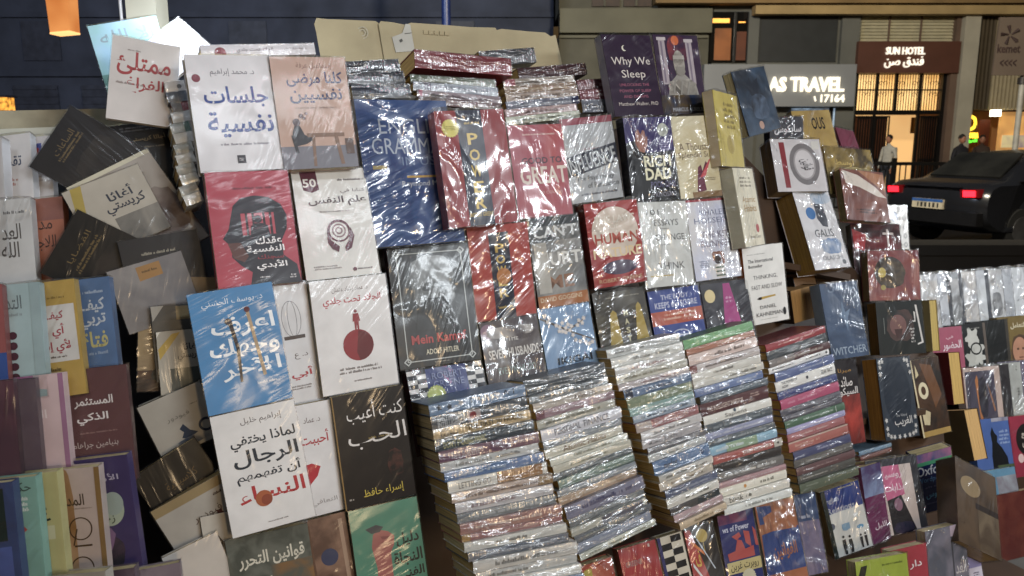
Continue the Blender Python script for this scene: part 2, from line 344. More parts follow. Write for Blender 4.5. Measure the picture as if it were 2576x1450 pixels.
BOOKS = [
('C',(-0.4716,1.4107,1.5485),(-0.2503,-0.0356,0.5102),(0.1419,0.2066,0.03),'R','d6d3d6','d6d3d6','cdbb8d',0.14,'Arabic paperbacks shown face-on','white paperback with big navy two-line Arabic title, at the top of the display',[('t','د. محمد إبراهيم',0.27,0.115,0.8,0.19,'4a4652',0),('c',0.1,0.2,0.05,'7a2438'),('t','جلسات',0.16,0.27,0.93,0.45,'1d3f8a',1),('t','نفسية',0.16,0.49,0.95,0.71,'1d3f8a',1),('l',0.28,0.755,0.86,0.785,'8a8690',1),('r',0.45,0.865,0.55,0.935,'2a2630'),('l',0.47,0.885,0.53,0.915,'d6d3d6',2)]),
('C',(-0.3482,1.4742,1.551),(-0.2315,-0.0324,0.4833),(0.1379,0.2061,0.03),'R','b99684','b99684','cdbb8d',0.18,'Arabic paperbacks shown face-on','tan paperback showing a table and seated figure under navy Arabic letters',[('t','إسماعيل عرفة',0.33,0.05,0.8,0.115,'6a4436',0),('t','كلنا مرضى',0.18,0.13,0.93,0.27,'26305c',1),('t','نفسيين',0.2,0.285,0.9,0.42,'26305c',1),('l',0.25,0.445,0.8,0.47,'8a6a58',1),('r',0,0.8,1,1,'73717a'),('p',[(0.17,0.68),(0.22,0.6),(0.28,0.62),(0.33,0.7),(0.42,0.72),(0.42,0.75),(0.34,0.78),(0.2,0.8)],'2c2c34'),('c',0.24,0.585,0.05,'57464a'),('p',[(0.36,0.685),(0.86,0.685),(0.86,0.72),(0.36,0.72)],'7d5d48'),('p',[(0.42,0.72),(0.46,0.72),(0.44,0.98),(0.4,0.98)],'7d5d48'),('p',[(0.72,0.72),(0.77,0.72),(0.82,0.97),(0.77,0.97)],'7d5d48'),('p',[(0.15,0.7),(0.19,0.7),(0.23,0.86),(0.19,0.86)],'2a2a30'),('c',0.31,0.53,0.03,'5a3a38'),('c',0.38,0.51,0.02,'5a3a38'),('c',0.35,0.55,0.02,'5a3a38'),('r',0.86,0.74,0.97,0.88,'5a4238')]),
('C',(-0.4363,1.3606,1.3529),(-0.2984,-0.0123,0.4926),(0.1409,0.2037,0.026),'R','ab3044','ab3044','cdbb8d',0.18,'Arabic paperbacks shown face-on','red paperback with black head silhouette containing prison bars',[('l',0.3,0.135,0.78,0.165,'5e1a2c',1),('p',[(0.12,0.58),(0.2,0.5),(0.24,0.4),(0.28,0.3),(0.38,0.235),(0.55,0.215),(0.72,0.235),(0.86,0.3),(0.92,0.4),(0.9,0.52),(0.82,0.62),(0.82,0.75),(0.97,0.84),(1,1),(0.38,1),(0.42,0.88),(0.3,0.82),(0.2,0.74),(0.22,0.66)],'1d1a26'),('p',[(0.17,0.62),(0.32,0.62),(0.4,0.74),(0.34,0.79),(0.22,0.75)],'5a3028'),('r',0.36,0.37,0.76,0.56,'b23a4a'),('r',0.41,0.365,0.44,0.565,'2a1820'),('r',0.49,0.365,0.52,0.565,'2a1820'),('r',0.62,0.365,0.65,0.565,'2a1820'),('r',0.7,0.365,0.73,0.565,'2a1820'),('c',0.56,0.425,0.05,'1d1a26'),('p',[(0.45,0.57),(0.47,0.48),(0.53,0.46),(0.6,0.46),(0.67,0.48),(0.69,0.57)],'1d1a26'),('t','عقدك',0.5,0.575,0.82,0.645,'ebe6e6',1),('t','النفسية',0.38,0.655,0.84,0.725,'ebe6e6',1),('t','سجنك',0.5,0.735,0.82,0.785,'8e2434',1),('t','الأبدي',0.48,0.79,0.85,0.875,'ebe6e6',1),('l',0.5,0.92,0.62,0.94,'d8d0d0',1),('l',0.86,0.92,0.95,0.96,'d8d0d0',2)]),
('C',(-0.3122,1.4607,1.3503),(-0.3468,-0.0196,0.4826),(0.1404,0.21,0.035),'R','d8d5cf','b9a58a','cdbb8d',0.21,'Arabic paperbacks shown face-on','white paperback with burgundy number tab and two brown head outlines',[('p',[(0.1,-0),(0.32,-0),(0.34,0.19),(0.24,0.215),(0.13,0.19)],'5c2336'),('t','50',0.13,0.085,0.31,0.165,'e5dfd8',1),('l',0.6,0.09,0.97,0.12,'4a3a3c',1),('t','كتابا في',0.62,0.19,0.96,0.235,'4a2c34',0),('t','علم النفس',0.17,0.255,0.96,0.35,'3e1e28',1),('l',0.3,0.385,0.7,0.405,'8a8080',1),('c',0.52,0.575,0.155,'5c2336'),('c',0.52,0.58,0.125,'d8d5cf'),('c',0.52,0.575,0.095,'8a6a70'),('c',0.52,0.575,0.075,'d8d5cf'),('c',0.52,0.575,0.05,'8a6a70'),('c',0.52,0.575,0.03,'d8d5cf'),('p',[(0.36,0.56),(0.4,0.66),(0.5,0.72),(0.48,0.77),(0.4,0.74),(0.35,0.68)],'5c2336'),('p',[(0.68,0.55),(0.72,0.63),(0.66,0.74),(0.58,0.77),(0.57,0.73),(0.64,0.66)],'5c2336'),('l',0.1,0.88,0.5,0.92,'9a8f8f',2),('c',0.66,0.935,0.025,'5c2336'),('l',0.7,0.925,0.9,0.945,'7a6a6c',1)]),
('C',(-0.2769,1.4088,1.1481),(-0.2045,-0.0294,0.4988),(0.1443,0.2087,0.026),'R','d9d5d3','d9d5d3','cdbb8d',0.14,'Arabic paperbacks shown face-on','white paperback with tiny man standing on a dark red ball',[('t','د. عماد رشاد عثمان',0.27,0.075,0.74,0.125,'57433f',0),('t','الجلاد تحت جلدي',0.14,0.155,0.9,0.25,'ae2733',1),('c',0.54,0.3,0.022,'7e1e26'),('p',[(0.505,0.32),(0.575,0.32),(0.59,0.39),(0.57,0.39),(0.565,0.465),(0.545,0.465),(0.54,0.41),(0.53,0.465),(0.51,0.465),(0.51,0.39),(0.49,0.39)],'8e1f28'),('c',0.53,0.6,0.2,'8e1c26'),('p',[(0.55,0.47),(0.64,0.49),(0.72,0.55),(0.73,0.62),(0.68,0.69),(0.6,0.73),(0.53,0.735),(0.5,0.66)],'65151d'),('l',0.24,0.78,0.8,0.845,'7d7472',2),('l',0.42,0.9,0.66,0.92,'8d8482',1)]),
('C',(-0.4005,1.3559,1.133),(-0.2058,-0.0495,0.5394),(0.1338,0.2176,0.024),'R','d5d2d2','d5d2d2','cdbb8d',0.16,'Arabic paperbacks shown face-on','white paperback with birdcage drawing, mostly hidden behind the bright blue one',[('p',[(0.62,0.18),(0.66,0.18),(0.66,0.42),(0.62,0.42)],'c9c6c6'),('e',0.6,0.14,0.86,0.44,'55505a',0.006),('e',0.68,0.14,0.8,0.44,'55505a',0.006),('r',0.6,0.43,0.88,0.46,'4a3a34'),('t','د. ع',0.7,0.58,0.88,0.63,'57433f',0),('t','أبي',0.62,0.7,0.92,0.8,'b02a36',1),('l',0.55,0.84,0.9,0.88,'8d8482',2)]),
('C',(-0.438,1.2786,1.16),(-0.2236,-0.0892,0.4507),(0.1369,0.2029,0.024),'R','3a82b8','3a82b8','cdbb8d',0.14,'Arabic paperbacks shown face-on','bright blue paperback with white Arabic title crossed by two matches',[('t','د. يوسف الحسني',0.14,0.075,0.86,0.15,'e0e6ee',0),('t','اعرف',0.2,0.235,0.95,0.41,'e6eaee',1),('t','وجهك',0.14,0.41,0.96,0.59,'e6eaee',1),('t','الآخر',0.24,0.6,0.94,0.76,'e6eaee',1),('p',[(0.63,0.2),(0.67,0.2),(0.75,0.755),(0.71,0.765)],'a98f70'),('c',0.65,0.195,0.035,'5a1c28'),('p',[(0.4,0.25),(0.45,0.26),(0.49,0.5),(0.46,0.78),(0.43,0.78),(0.45,0.5)],'23222c'),('c',0.41,0.27,0.04,'3a3a46'),('l',0.62,0.8,0.88,0.83,'bcd0e6',1)]),
('C',(-0.3982,1.2405,0.9621),(-0.2265,-0.1087,0.3969),(0.1357,0.2036,0.026),'R','dedbd9','dedbd9','cdbb8d',0.16,'Arabic paperbacks shown face-on','white paperback with four-line dark Arabic title ending in red beside an orange ball',[('t','إبراهيم خليل',0.33,0.065,0.82,0.135,'4d4444',0),('t','لماذا يختفي',0.17,0.2,0.95,0.325,'24303e',1),('t','الرجال',0.17,0.325,0.95,0.475,'24303e',1),('t','أن تفهمهم',0.17,0.485,0.95,0.605,'24303e',1),('t','النساء',0.16,0.625,0.95,0.76,'b3242e',1),('c',0.44,0.745,0.1,'a8542c'),('c',0.47,0.76,0.065,'8b3a24'),('l',0.44,0.935,0.68,0.95,'8d8482',1)]),
('C',(-0.3578,1.3137,0.9422),(-0.1745,-0.0443,0.4862),(0.1233,0.2014,0.024),'R','d8d5d5','d8d5d5','cdbb8d',0.12,'Arabic paperbacks shown face-on','white paperback with red petal, mostly hidden behind the four-line title',[('t','د. عماد',0.58,0.12,0.82,0.17,'57433f',0),('t','أحببت',0.5,0.25,0.92,0.38,'b02a36',1),('p',[(0.48,0.54),(0.62,0.53),(0.74,0.57),(0.68,0.65),(0.52,0.74),(0.46,0.72)],'b02030'),('t','التعافي',0.56,0.86,0.92,0.92,'8d8482',0)]),
('C',(-0.2388,1.3606,0.9489),(-0.19,-0.0512,0.4496),(0.1326,0.2066,0.026),'R','0f0c11','0f0c11','cdbb8d',0.091,'Arabic paperbacks shown face-on','black paperback with white handwritten Arabic title and yellow signature',[('t','كنت أعيب',0.18,0.08,0.97,0.27,'dcd6d2',0),('t','الحب',0.16,0.31,0.98,0.5,'dcd6d2',0),('l',0.44,0.4,0.74,0.43,'8a7434',1),('n',0.66,0.55,0.88,0.8,'4a2420','0f0c11',18),('t','إسراء حافظ',0.27,0.855,0.84,0.945,'cfb62c',0),('l',0.07,0.9,0.13,0.93,'b0a8a0',1),('r',-0,0,0.018,1,'8a6a34')]),
('C',(-0.2066,1.3123,0.7541),(-0.2597,-0.0489,0.4108),(0.1273,0.201,0.026),'R','3f7d66','3f7d66','cdbb8d',0.14,'Arabic paperbacks shown face-on','sea-green paperback showing a raised hand with a small bird',[('p',[(0.3,0.25),(0.4,0.22),(0.52,0.25),(0.6,0.3),(0.58,0.38),(0.52,0.44),(0.5,0.95),(0.26,0.95),(0.3,0.55),(0.26,0.36)],'9a5550'),('p',[(0.2,0.19),(0.36,0.17),(0.46,0.2),(0.4,0.24),(0.28,0.24)],'3c3f44'),('p',[(0.4,0.28),(0.58,0.3),(0.57,0.32),(0.42,0.31)],'7e3f40'),('p',[(0.4,0.335),(0.56,0.35),(0.55,0.37),(0.42,0.36)],'7e3f40'),('t','دليل',0.62,0.29,0.95,0.42,'1b211f',1),('t','النجاة',0.55,0.45,0.97,0.59,'1b211f',1),('t','الفني',0.6,0.61,0.97,0.74,'1b211f',1)]),
('C',(-0.3892,1.2182,0.7637),(-0.2098,-0.0847,0.3152),(0.1348,0.1891,0.026),'R',('6a6c62','4d5048',9),('6a6c62','4d5048',9),'cdbb8d',0.18,'Arabic paperbacks shown face-on','grey-green paperback with cream slanted Arabic title at the foot of the display',[('t','قوانين التحرر',0.12,0.15,0.92,0.3,'d8d2be',1),('t','من السموم',0.12,0.34,0.92,0.48,'d8d2be',1),('n',0.5,0.3,1,0.7,'8a6236','5a5a50',10)]),
('C',(-0.3159,1.2866,0.7392),(-0.2229,-0.1003,0.3548),(0.1013,0.2034,0.024),'R',('8d6a55','5f4438',7),('8d6a55','5f4438',7),'cdbb8d',0.28,'Arabic paperbacks shown face-on','brown paperback with blue oval, its face half covered by cling film',[('c',0.62,0.36,0.15,'39405e'),('r',0.3,0.05,0.36,0.9,'6a4a38'),('r',0.86,0.05,0.93,0.95,'a98a72')]),
('C',(-0.1807,1.5694,1.3985),(-0.2619,-0.0083,0.5459),(0.1984,0.292,0.028),'L',('27437f','34568f',6),'a9a698','cdbb8d',2,'English paperbacks shown face-on','large plain blue grammar workbook with pale capitals and yellow rule',[('t','ENGLISH',0.22,0.13,1,0.235,'b9c3d6',0),('t','GRAMMAR',0.12,0.265,0.98,0.375,'b9c3d6',0),('t','IN USE',0.42,0.395,0.86,0.455,'7f96be',0),('r',0.45,0.527,0.93,0.542,'c79a2a'),('t','Raymond Murphy',0.39,0.563,0.97,0.61,'d9dce4',0),('r',0.1,0.452,0.25,0.478,'a8924a')]),
('C',(-0.0553,1.5972,1.4342),(-0.2057,-0.0494,0.4622),(0.1523,0.2319,0.035),'L','8e2027','9a3436','cdbb8d',1.2,'English paperbacks shown face-on','dark red paperback with navy band and seal, gold letters running down its middle',[('r',0.3,0,0.66,1,'191f38'),('s',0.2,0.15,0.125,'d9cc55'),('l',0.13,0.13,0.27,0.17,'8a7c2a',3),('t','P',0.42,0.2,0.57,0.3,'d8b84e',1),('t','O',0.42,0.34,0.57,0.44,'d8b84e',1),('t','W',0.42,0.48,0.57,0.58,'d8b84e',1),('t','E',0.42,0.62,0.57,0.72,'d8b84e',1),('t','R',0.42,0.76,0.57,0.86,'d8b84e',1),('t','ROBERT GREENE',0.33,0.89,0.65,0.925,'d8b84e',0),('l',0.4,0.1,0.62,0.13,'b89a4a',1)]),
('C',(0.077,1.7637,1.4356),(-0.2197,-0.0397,0.4668),(0.1367,0.205,0.028),'L',('b0474a','a8505e',3),'a83c40','cdbb8d',1.2,'English paperbacks shown face-on','pinkish red paperback with pale five-letter word under a dark line of capitals',[('l',0.25,0.09,0.85,0.12,'d8b0a8',1),('t','GOOD TO',0.18,0.355,0.92,0.425,'47303c',1),('t','GREAT',0.12,0.455,0.98,0.645,'dccabc',1),('t','JIM COLLINS',0.42,0.725,0.86,0.765,'d8b0a8',0)]),
('C',(0.202,1.8651,1.4631),(-0.181,-0.0943,0.4629),(0.1414,0.1955,0.026),'L','b4b7ba','b4b7ba','cdbb8d',1.3,'English paperbacks shown face-on','silver paperback with slanted dark band across its middle',[('r',0,0,1,0.08,'9c4a58'),('l',0.35,0.36,0.7,0.39,'8a5058',1),('p',[(0,0.46),(1,0.33),(1,0.56),(0,0.7)],'2a2c3c'),('t','INFLUENCE',0.02,0.42,0.98,0.61,'bfc3c6',1,9),('t','The Psychology',0.15,0.69,0.88,0.76,'2c2e38',0),('t','of Persuasion',0.35,0.775,0.95,0.84,'2c2e38',0),('l',0.2,0.89,0.9,0.93,'6a6c76',1)]),
('C',(0.348,1.9166,1.4573),(-0.1985,-0.0365,0.4741),(0.1399,0.2027,0.03),'L','2f235e','1a1a24','cdbb8d',1.1,'English paperbacks shown face-on','purple and black paperback with large cream stacked capitals and raised hand',[('p',[(0,0.3),(0.18,0.27),(0.4,0.42),(0.55,0.42),(1,0.4),(1,1),(0,1)],'17171c'),('p',[(0.22,0.17),(0.28,0.14),(0.32,0.2),(0.37,0.15),(0.41,0.16),(0.42,0.24),(0.46,0.22),(0.44,0.34),(0.36,0.42),(0.27,0.4),(0.2,0.31)],'9c6a5c'),('c',0.8,0.155,0.115,'a9aca0'),('l',0.73,0.13,0.87,0.18,'5c5f58',2),('l',0.68,0.26,0.95,0.4,'8f86b4',5),('t','RICH',0.33,0.455,0.9,0.59,'e6e0bc',1.4),('t','DAD',0.33,0.605,0.88,0.745,'e6e0bc',1.4),('t','POOR DAD',0.42,0.765,0.94,0.84,'6e6a92',0),('t','KIYOSAKI',0.5,0.895,0.93,0.95,'9a98a8',0)]),
('C',(0.4713,1.9804,1.4624),(-0.2306,-0.0406,0.4445),(0.1281,0.2039,0.026),'L',('d6ccaa','c9b98c',5),('d6ccaa','c9b98c',5),'cdbb8d',1.1,'English paperbacks shown face-on','cream novel with red-scarved woman near its lower edge',[('t','A Thousand',0.12,0.33,0.95,0.42,'5d4a36',0),('t','Splendid Suns',0.08,0.44,0.98,0.53,'5d4a36',0),('p',[(0.5,0.63),(0.58,0.6),(0.6,0.68),(0.7,0.56),(0.76,0.6),(0.62,0.78),(0.64,0.92),(0.42,0.94),(0.46,0.76)],'6a2840'),('p',[(0.52,0.76),(0.78,0.55),(0.84,0.52),(0.66,0.74)],'c8424a'),('r',0.3,0.93,1,1,'8a6a44'),('l',0.66,0.76,0.92,0.8,'8a7a5c',2)]),
('C',(0.314,1.9937,1.6607),(-0.2845,-0.0433,0.4798),(0.147,0.2047,0.03),'L','2d1b33','a7a2b0','cdbb8d',0.6,'English paperbacks shown face-on','dark violet paperback with thin crescent moon above cream serif title',[('c',0.42,0.165,0.05,'e2dcc8'),('c',0.445,0.16,0.045,'2d1b33'),('t','Why We',0.12,0.275,0.9,0.4,'d9cfc6',0),('t','Sleep',0.28,0.435,0.76,0.56,'d9cfc6',0),('t','UNLOCKING THE',0.2,0.6,0.8,0.635,'a85a74',0),('t','POWER OF SLEEP',0.18,0.675,0.82,0.71,'a85a74',0),('t','AND DREAMS',0.24,0.745,0.74,0.78,'a85a74',0),('t','Matthew Walker, PhD',0.12,0.83,0.92,0.88,'cfc2ba',0)]),
('C',(0.4456,2.0844,1.6672),(-0.2243,-0.0391,0.49),(0.1446,0.2049,0.03),'L','35203c','c9c4c4','cdbb8d',0.6,'English paperbacks shown face-on','purple paperback with white marble bust between two columns',[('n',0.28,0,0.72,0.35,'7a2a34','35203c',5),('r',0.1,0.06,0.24,0.62,'a79aa0'),('r',0.14,0.08,0.18,0.6,'7d7080'),('r',0.7,0.08,0.84,0.62,'a79aa0'),('r',0.74,0.1,0.78,0.6,'7d7080'),('r',0.07,0.03,0.27,0.07,'bdb2b4'),('r',0.67,0.05,0.87,0.09,'bdb2b4'),('c',0.47,0.07,0.085,'c8622c'),('p',[(0.18,0.78),(0.22,0.62),(0.34,0.55),(0.42,0.5),(0.6,0.5),(0.7,0.56),(0.82,0.62),(0.86,0.76),(0.7,0.8),(0.4,0.8)],'908b84'),('n',0.2,0.56,0.84,0.79,'aaa398','6d675f',10),('c',0.5,0.36,0.125,'9a948a',0.165),('n',0.39,0.22,0.61,0.48,'a9a297','6f6960',12),('n',0.4,0.41,0.6,0.52,'8a8379','5d5850',14),('p',[(0.36,0.6),(0.44,0.56),(0.66,0.72),(0.6,0.79)],'837c73'),('p',[(0.3,0.66),(0.34,0.62),(0.56,0.79),(0.48,0.79)],'5d574f'),('p',[(0.4,0.4),(0.6,0.4),(0.62,0.47),(0.52,0.53),(0.42,0.48)],'857f76'),('p',[(0.44,0.33),(0.48,0.33),(0.48,0.35),(0.44,0.35)],'7d776e'),('p',[(0.52,0.33),(0.57,0.33),(0.57,0.35),(0.52,0.35)],'7d776e'),('p',[(0.38,0.26),(0.62,0.26),(0.63,0.31),(0.37,0.31)],'a39d94'),('p',[(0.34,0.58),(0.38,0.57),(0.3,0.78),(0.26,0.78)],'8f8a82'),('p',[(0.5,0.58),(0.54,0.58),(0.46,0.79),(0.42,0.79)],'8f8a82'),('p',[(0.66,0.58),(0.7,0.6),(0.6,0.79),(0.56,0.79)],'8f8a82'),('n',0,0.76,1,1,'2a3550','57462a',7),('t','MARCUS AURELIUS',0.22,0.915,0.97,0.965,'b9c0cc',0)]),
('C',(-0.0102,1.6637,1.2271),(-0.1483,-0.047,0.4492),(0.1415,0.2001,0.03),'L','b0382c','8e2a26','cdbb8d',1.4,'English paperbacks shown face-on','orange-red paperback with navy strip and gold letters beneath the sealed red one',[('r',0.33,0.08,0.66,1,'1c2036'),('t','P',0.42,0.2,0.57,0.295,'dcb650',1),('t','O',0.42,0.32,0.57,0.415,'dcb650',1),('t','W',0.42,0.44,0.57,0.535,'dcb650',1),('t','E',0.42,0.56,0.57,0.655,'dcb650',1),('t','R',0.42,0.68,0.57,0.775,'dcb650',1),('c',0.52,0.55,0.12,'c27a34'),('l',0.38,0.86,0.62,0.9,'b89a4a',1)]),
('C',(0.1174,1.7412,1.2388),(-0.1966,-0.0604,0.4547),(0.1274,0.2004,0.028),'L',('93908a','5b5c5e',4),'3a3a3c','cdbb8d',0.9,'English paperbacks shown face-on','grey paperback with brown lower band and three blocky capital words',[('r',0,0,1,0.1,'2a3034'),('n',0,0.1,1,0.27,'34383a','6f6e6a',6),('t',"CAN'T",0.08,0.1,0.95,0.23,'c9cac8',1),('t','HURT',0.1,0.4,0.97,0.545,'d9d6cf',1.3),('t','ME',0.24,0.655,0.76,0.8,'8a5c3c',1.3),('r',0,0.865,1,1,'a3622a'),('t','DAVID GOGGINS',0.05,0.885,0.88,0.935,'ddcba8',0),('r',0.05,0.28,0.3,0.84,'a9a49a')]),
('C',(0.2536,1.811,1.2723),(-0.1977,-0.0554,0.4756),(0.1463,0.1941,0.035),'L','a52a25','8e1f1c','cdbb8d',1.3,'English paperbacks shown face-on','red paperback with pale glowing oval behind cream serif capitals',[('c',0.52,0.36,0.44,'d8c6b4',0.3),('t','THE LAWS',0.16,0.16,0.92,0.25,'e9dfd0',1),('t','OF',0.42,0.275,0.6,0.325,'e9dfd0',0),('t','HUMAN',0.12,0.37,0.94,0.5,'b4442c',1),('t','NATURE',0.06,0.545,0.97,0.66,'e6c896',1),('c',0.52,0.785,0.33,'4a3a52',0.085),('t','ROBERT GREENE',0.1,0.905,0.92,0.95,'d9b88a',0)]),
('C',(0.3789,1.8706,1.259),(-0.2357,0.002,0.4601),(0.1434,0.2034,0.026),'L','d0d1cc','d0d1cc','cdbb8d',1.3,'English paperbacks shown face-on','white paperback with sparse dark serif words and gold rule',[('t','101',0.17,0.09,0.42,0.155,'3c3c3e',0),('t','ESSAYS',0.3,0.21,0.8,0.285,'3c3c3e',0),('l',0.4,0.31,0.6,0.33,'8a8a86',1),('t','CHANGE',0.3,0.385,0.9,0.46,'3c3c3e',0),('l',0.4,0.5,0.6,0.52,'8a8a86',1),('t','THINK',0.3,0.72,0.84,0.8,'4a4a4c',0),('r',0.12,0.865,0.62,0.88,'c4ad6a')]),
('C',(0.5184,1.9609,1.2615),(-0.2515,-0.0299,0.4571),(0.1433,0.2024,0.026),'L',('c4c8de','d4d2d4',4),('c4c8de','d4d2d4',4),'cdbb8d',1.2,'English paperbacks shown face-on','pale lilac novel with boy in striped shirt holding his hands over his head',[('r',0,0,1,0.03,'a8404c'),('t','KHALED',0.28,0.135,0.9,0.205,'73799a',0),('t','HOSSEINI',0.14,0.235,0.95,0.305,'73799a',0),('t','THE KITE',0.24,0.405,0.93,0.485,'7c7488',0),('t','RUNNER',0.22,0.52,0.9,0.6,'7c7488',0),('c',0.53,0.765,0.075,'3a2c2c'),('p',[(0.42,0.69),(0.45,0.66),(0.52,0.665),(0.6,0.66),(0.68,0.68),(0.68,0.8),(0.64,0.84),(0.62,0.76),(0.6,0.7),(0.48,0.7),(0.46,0.78),(0.43,0.77)],'8f5c48'),('p',[(0.45,0.82),(0.64,0.82),(0.66,0.98),(0.46,0.98)],'c8c0b8'),('r',0.455,0.85,0.645,0.87,'4a5a4a'),('r',0.46,0.9,0.65,0.92,'4a5a4a'),('r',0.46,0.95,0.655,0.97,'4a5a4a'),('l',0.12,0.76,0.36,0.85,'8a8fa8',4),('l',0.72,0.76,0.92,0.83,'8a8fa8',3)]),
('C',(-0.1433,1.5607,1.1534),(-0.2544,-0.0235,0.4085),(0.1713,0.2444,0.03),'L','1d2126','6a2434','cdbb8d',0.3,'English paperbacks shown face-on','black hardback framed by a thin silver border with red gothic title',[('n',0.14,0.08,0.92,0.7,'3c4347','23282c',4),('n',0.24,0.08,0.78,0.56,'868a8b','5b5f60',5),('n',0.3,0.3,0.74,0.58,'6b6f70','474b4d',7),('c',0.42,0.36,0.05,'3a3f42',0.02),('c',0.62,0.36,0.05,'3a3f42',0.02),('p',[(0.5,0.36),(0.55,0.36),(0.57,0.46),(0.48,0.46)],'7b7f80'),('r',0.44,0.51,0.6,0.525,'3a3f42'),('p',[(0.3,0.5),(0.42,0.44),(0.66,0.44),(0.82,0.52),(0.86,0.7),(0.24,0.7)],'24292d'),('r',0.1,0.055,0.9,0.063,'b5bab8'),('r',0.1,0.945,0.9,0.953,'b5bab8'),('r',0.095,0.06,0.107,0.95,'b5bab8'),('r',0.893,0.06,0.905,0.95,'b5bab8'),('q',0.1,0.06,0.05,'b5bab8'),('q',0.1,0.947,0.05,'b5bab8'),('q',0.9,0.06,0.05,'b5bab8'),('q',0.9,0.947,0.05,'b5bab8'),('t','Mein Kampf',0.17,0.735,0.85,0.835,'b03030',1.2),('t','ADOLF HITLER',0.33,0.86,0.74,0.905,'d5cdb4',0.6),('l',0.42,0.965,0.6,0.98,'9a968c',1)]),
('C',(-0.1035,1.5123,0.9943),(-0.432,-0.0275,0.4736),(0.1643,0.1673,0.035),'L','d3d0cc','7e2a32','cdbb8d',1.1,'English paperbacks shown face-on','blue and white chequered paperback with dark author name, under the black hardback',[('r',0.24,0,0.78,1,'2b3a78'),('r',0.12,0,0.24,0.055,'16171f'),('r',0.78,0,0.89,0.055,'16171f'),('r',0,0.055,0.12,0.11,'16171f'),('r',0.89,0.055,1,0.11,'16171f'),('r',0.12,0.11,0.24,0.165,'16171f'),('r',0.78,0.11,0.89,0.165,'16171f'),('r',0,0.165,0.12,0.22,'16171f'),('r',0.89,0.165,1,0.22,'16171f'),('r',0.12,0.22,0.24,0.275,'16171f'),('r',0.78,0.22,0.89,0.275,'16171f'),('r',0,0.275,0.12,0.33,'16171f'),('r',0.89,0.275,1,0.33,'16171f'),('r',0.12,0.33,0.24,0.385,'16171f'),('r',0.78,0.33,0.89,0.385,'16171f'),('r',0,0.385,0.12,0.44,'16171f'),('r',0.89,0.385,1,0.44,'16171f'),('r',0.12,0.44,0.24,0.495,'16171f'),('r',0.78,0.44,0.89,0.495,'16171f'),('r',0,0.495,0.12,0.55,'16171f'),('r',0.89,0.495,1,0.55,'16171f'),('r',0.12,0.55,0.24,0.605,'16171f'),('r',0.78,0.55,0.89,0.605,'16171f'),('r',0,0.605,0.12,0.66,'16171f'),('r',0.89,0.605,1,0.66,'16171f'),('r',0.12,0.66,0.24,0.715,'16171f'),('r',0.78,0.66,0.89,0.715,'16171f'),('r',0,0.715,0.12,0.77,'16171f'),('r',0.89,0.715,1,0.77,'16171f'),('r',0.12,0.77,0.24,0.825,'16171f'),('r',0.78,0.77,0.89,0.825,'16171f'),('r',0,0.825,0.12,0.88,'16171f'),('r',0.89,0.825,1,0.88,'16171f'),('t','ROBERT',0.31,0.06,0.72,0.14,'7d88b4',0),('t','GREENE',0.31,0.165,0.72,0.245,'7d88b4',0),('s',0.33,0.335,0.13,'b7c05c')]),
('C',(0.0207,1.6199,1.0538),(-0.2804,-0.0499,0.4505),(0.136,0.179,0.026),'L',('40343a','5d5350',5),('40343a','5d5350',5),'cdbb8d',1,'English paperbacks shown face-on','dark brown novel with tall pale condensed capitals',[('c',0.12,0.12,0.12,'8a6a7c'),('t','THE',0.44,0.2,0.62,0.26,'d8d3cb',0),('t','SEVEN HUSBANDS',0.08,0.34,0.95,0.45,'d8d3cb',0.7),('t','OF',0.46,0.48,0.56,0.53,'d8d3cb',0),('t','EVELYN HUGO',0.2,0.56,0.85,0.64,'8aa09a',0),('n',0.1,0.08,0.9,0.22,'a7a09a','4a4044',6)]),
('C',(0.1427,1.6965,1.0773),(-0.2946,-0.043,0.4628),(0.1322,0.1679,0.024),'L','7395bb','5a7ca6','cdbb8d',0.9,'English paperbacks shown face-on','powder blue paperback with cherry blossom branch',[('p',[(0,0.1),(0.3,0.22),(0.62,0.36),(1,0.5),(1,0.515),(0.6,0.38),(0.28,0.25),(0,0.13)],'4d4440'),('p',[(0.5,0.31),(0.75,0.24),(0.95,0.16),(0.75,0.26),(0.52,0.34)],'4d4440'),('f',0.36,0.27,0.045,'d9cfc8'),('f',0.42,0.22,0.045,'d9cfc8'),('f',0.47,0.29,0.045,'d9cfc8'),('f',0.52,0.25,0.045,'d9cfc8'),('f',0.4,0.33,0.045,'d9cfc8'),('f',0.46,0.35,0.045,'d9cfc8'),('f',0.54,0.33,0.045,'d9cfc8'),('f',0.3,0.24,0.045,'d9cfc8'),('f',0.58,0.28,0.045,'d9cfc8'),('f',0.5,0.19,0.045,'d9cfc8'),('f',0.34,0.32,0.045,'d9cfc8'),('f',0.74,0.22,0.045,'d9cfc8'),('f',0.8,0.26,0.045,'d9cfc8'),('f',0.7,0.28,0.045,'d9cfc8'),('f',0.84,0.2,0.045,'d9cfc8'),('f',0.62,0.47,0.045,'d9cfc8'),('f',0.7,0.5,0.045,'d9cfc8'),('f',0.78,0.46,0.045,'d9cfc8'),('f',0.86,0.55,0.045,'d9cfc8'),('f',0.93,0.53,0.045,'d9cfc8'),('f',0.8,0.52,0.045,'d9cfc8'),('f',0.58,0.4,0.045,'d9cfc8'),('f',0.1,0.1,0.045,'d9cfc8'),('f',0.18,0.14,0.045,'d9cfc8'),('f',0.14,0.18,0.045,'d9cfc8'),('t','IKIGAI',0.22,0.665,0.88,0.76,'24303e',0.6),('r',0.4,0.86,0.56,0.9,'a83a40')]),
